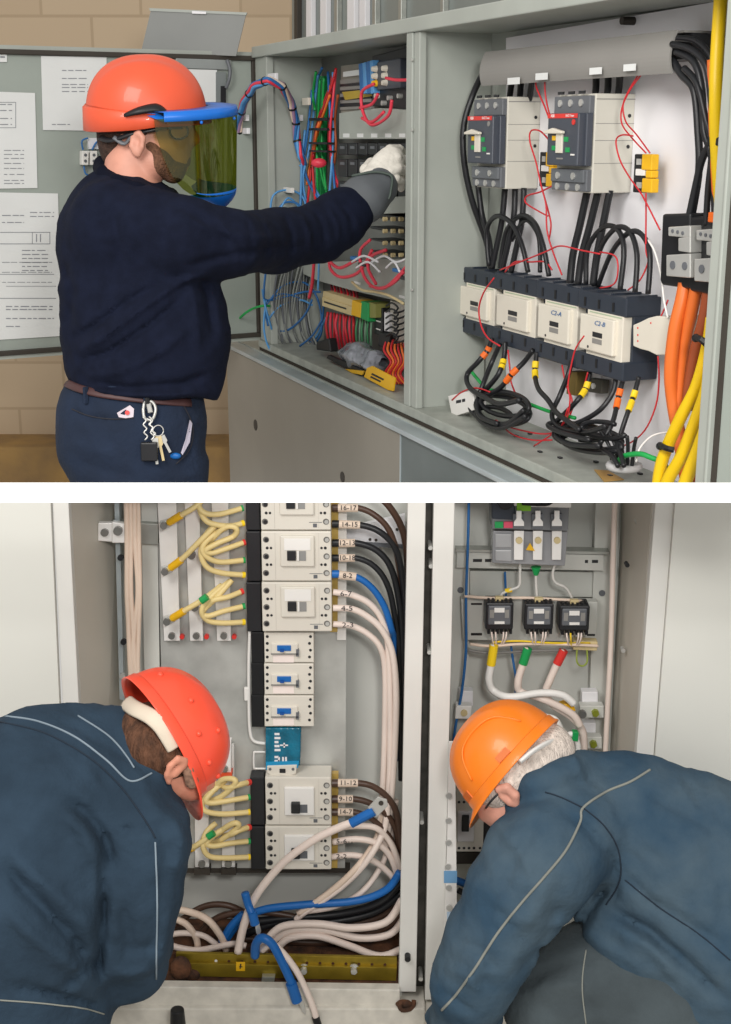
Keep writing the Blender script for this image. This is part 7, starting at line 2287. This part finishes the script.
s.chain([(-10, 1040, DL - .02, 112), (-30, 1110, DL, 90), (-40, 1190, DL, 62), (-30, 1290, DL, 48)], .05, .9)
s.chain([(-10, 1040, DL - .02, 100), (40, 1110, DL, 80), (50, 1190, DL, 60), (50, 1290, DL, 46)], .05, .9)
s.cut(lambda q: -(q.Z - .012))
s.build('trousers', M_TROU, wl)

# ================================================================== RIGHT WORKER
DR = 3.10
s_nodes = [(515, 770, DR, 55), (560, 770, DR, 45)]
lo, hi = bounds(s_nodes, .03)
s = Sculpt(lo, hi, .005)
s.chain([(592, 815, DR, 30), (568, 790, DR, 25), (544, 772, DR, 29)], .03)
s.chain([(532, 768, DR, 34), (512, 764, DR, 34)], .03, .85)
s.chain([(512, 780, DR, 32), (502, 796, DR, 25), (496, 808, DR, 16)], .025, .85)
s.chain([(520, 798, DR - .03, 16), (506, 812, DR - .02, 12), (499, 818, DR, 9)], .02)
s.chain([(488, 806, DR, 6), (484, 815, DR, 5)], .01)
s.chain([(499, 789, DR - .088, 4.5), (507, 788, DR - .10, 4.8), (515, 795, DR - .10, 4.5), (516, 804, DR - .092, 4)], .006)
s.chain([(503, 795, DR - .085, 5), (511, 802, DR - .085, 5)], .006)
s.cone(W(506, 794, DR - .113), W(510, 800, DR - .113), .007, .006, .004, sub=True)
wr = s.build('person', mat('pink_skin', '#d89c88', .5, var=.1, scale=25, bump=.05, bscale=200))
tag(wr, 'white haired person in dusty blue jacket and orange hard hat, crouching at the right cabinet', 'person')
hair_cap(wr, 'hair', mat('white_hair', '#dccfc4', .8, var=.18, scale=70, bump=.8, bscale=200, stretch=(1, 1, .4)), wr,
         [(545, 752, DR + .005, 30), (530, 766, DR - .012, 34), (514, 776, DR - .02, 30), (498, 784, DR - .02, 25)], .004, .01,
         [([(500, 776), (520, 792)], .002, 2), ([(515, 768), (538, 786)], -.003, 2), ([(528, 758), (552, 776)], .002, 2)])
MB().tube([W(555, 742, DR + .0), W(546, 744, DR - .06), W(532, 752, DR - .10), W(520, 762, DR - .112)], .016, 10, 4, flat=.35).build('head_band', M_WHITE, wr, smooth=True)
gw = MB().tube([W(502, 790, DR - .09), W(492, 800, DR - .085), W(486, 808, DR - .06)], .0025, 6, 3).build('glasses_temple', M_BLK2, wr)
upR = RT * -.74 + UP * .62 + FW * .26
fwR = RT * -.66 - UP * .75 + FW * .02
hr_, hfr = hat(wr, W(514, 764, DR + .02), fwR, upR, .137, .118, .143, M_ORANGE, brim_front=.040, brim_all=.008, ridge=.004)
C_, f_, u_, s2_ = hfr


def hsurf(th_, ph_, lift=.001):
    cz = math.cos(ph_) ** .84
    return C_ + f_ * ((.137 + lift) * math.cos(th_) * cz) + s2_ * ((.118 + lift) * math.sin(th_) * cz) + u_ * ((.143 + lift) * math.sin(ph_) ** .92)


sg = 1 if (s2_.dot(FW) < 0) else -1
MB().tube([hsurf(sg * t, p, .002) for t, p in ((.9, .25), (1.0, .6), (1.2, .8), (1.7, .85), (2.1, .7), (2.3, .3))], .003, 6, 4, flat=.8).build('moulded_rib', M_ORANGE, hr_, smooth=True)
MB().prism([hsurf(sg * t, p, .003) for t, p in ((.25, .08), (.6, .08), (.6, .22), (.25, .22))], -u_ * .0 - (hsurf(sg * .4, .15) - C_).normalized() * .004).build('front_slot', mat('deep_orange', '#d86a18', .4), hr_)
MB().prism([hsurf(sg * t, p, .003) for t, p in ((1.5, .10), (1.75, .10), (1.75, .2), (1.5, .2))], -(hsurf(sg * 1.6, .15) - C_).normalized() * .004).build('side_slot', mat('deep_orange', '#d86a18', .4), hr_)

jn = [(500, 900, DR, 90), (440, 1000, DR, 40), (700, 900, DR, 140), (800, 1000, DR, 100), (600, 780, DR, 40)]
lo, hi = bounds(jn, .04)
s = Sculpt(lo, hi, .010)
s.chain([(583, 808, DR + .02, 46), (624, 826, DR + .02, 66), (690, 874, DR + .02, 93), (740, 932, DR + .02, 118), (775, 996, DR + .03, 120)], .045, .8)
s.chain([(570, 832, DR - .06, 50), (540, 862, DR - .12, 51), (514, 900, DR - .13, 44), (490, 945, DR - .13, 40), (473, 985, DR - .12, 35), (466, 1012, DR - .06, 31)], .04)
s.chain([(466, 1010, DR - .06, 31), (454, 1016, DR + .06, 25)], .02)
s.chain([(518, 822, DR - .02, 12), (522, 800, DR - .06, 13), (536, 786, DR - .08, 13), (552, 780, DR - .08, 12), (568, 772, DR - .06, 12), (582, 768, DR + .0, 13), (588, 770, DR + .06, 13)], .014)
s.chain([(600, 918, DR - .03, 26), (640, 950, DR - .05, 30), (690, 1000, DR - .05, 36), (720, 1040, DR - .05, 40)], .03)
for pts, am, w_ in [
    ([(560, 810), (590, 830), (612, 860), (618, 890), (600, 920)], -.008, 4), ([(556, 860), (540, 900), (520, 930)], .006, 10), ([(520, 850), (506, 880), (486, 910)], -.005, 5),
    ([(614, 880), (590, 910), (575, 938)], -.016, 6), ([(640, 790), (680, 810), (731, 840)], -.006, 6), ([(620, 870), (650, 900), (700, 930), (731, 950)], -.008, 6),
    ([(600, 905), (650, 930), (690, 965), (731, 1005)], -.014, 6), ([(610, 925), (650, 948), (680, 980)], .010, 7), ([(560, 900), (545, 935), (510, 985)], -.007, 7),
    ([(455, 940), (480, 950), (500, 975)], -.008, 5), ([(440, 965), (465, 975), (488, 1000)], .008, 5), ([(480, 905), (505, 915), (530, 950)], -.006, 5), ([(436, 990), (456, 1000), (478, 1016)], -.008, 4),
    ([(630, 830), (670, 850), (700, 890)], .005, 12), ([(700, 830), (720, 880), (731, 930)], -.006, 10), ([(540, 815), (528, 840), (512, 860)], -.005, 5), ([(500, 930), (478, 965), (462, 1000)], .006, 6)]:
    s.fold(pts, am * 1.6, w_ * .9)
s.noise(7, .008, (1, 1, 1.5), 21)
s.noise(17, .0045, (.8, 1, 1.3), 22)
jr = s.build('jacket', M_JACK2, wr)
tj = bvh_of(jr)
seam(tj, [(650, 770), (630, 782), (606, 792), (583, 808), (580, 822), (566, 850), (546, 875), (524, 900), (500, 930), (474, 970), (456, 995), (442, 1010)], .0030, M_STITCH2, 'yoke_stitching', jr)
seam(tj, [(583, 808), (604, 826), (618, 850), (620, 880), (606, 905)], .0018, M_SEAM, 'armhole_seam', jr)
seam(tj, [(583, 808), (562, 798), (545, 792)], .0018, M_SEAM, 'shoulder_seam', jr)
seam(tj, [(625, 880), (660, 908), (700, 935), (730, 960)], .0016, M_SEAM, 'back_seam', jr)
s = Sculpt(*bounds([(560, 990, DR, 70), (760, 1040, DR, 90), (640, 1200, DR, 60)], .04), .012)
s.chain([(760, 1030, DR + .0, 80), (650, 1010, DR - .02, 68), (580, 992, DR - .01, 56), (552, 998, DR - .02, 48)], .04, .9)
s.chain([(580, 985, DR + .02, 50), (610, 960, DR + .05, 50)], .04)
s.chain([(552, 1008, DR - .02, 46), (580, 1080, DR + .02, 38), (600, 1130, DR + .04, 32)], .03)
s.chain([(760, 1040, DR + .1, 70), (660, 1060, DR + .12, 60), (640, 1130, DR + .12, 40)], .03)
s.cut(lambda q: -(q.Z - .012))
for pts, am, w_ in [([(520, 985), (560, 965), (600, 955)], -.010, 5), ([(510, 1000), (550, 985), (590, 985)], .010, 5), ([(530, 1015), (570, 1000), (610, 1010)], -.010, 5), ([(590, 955), (586, 990), (590, 1024)], -.008, 4)]:
    s.fold(pts, am, w_)
trr = s.build('trousers', M_TROU, wr)
tj = bvh_of(trr)
seam(tj, [(586, 950), (582, 985), (586, 1024)], .0018, M_STITCH2, 'leg_seam', trr)

clip_row([o for o in bpy.data.objects if o.name not in UPPER], 494.0, False)
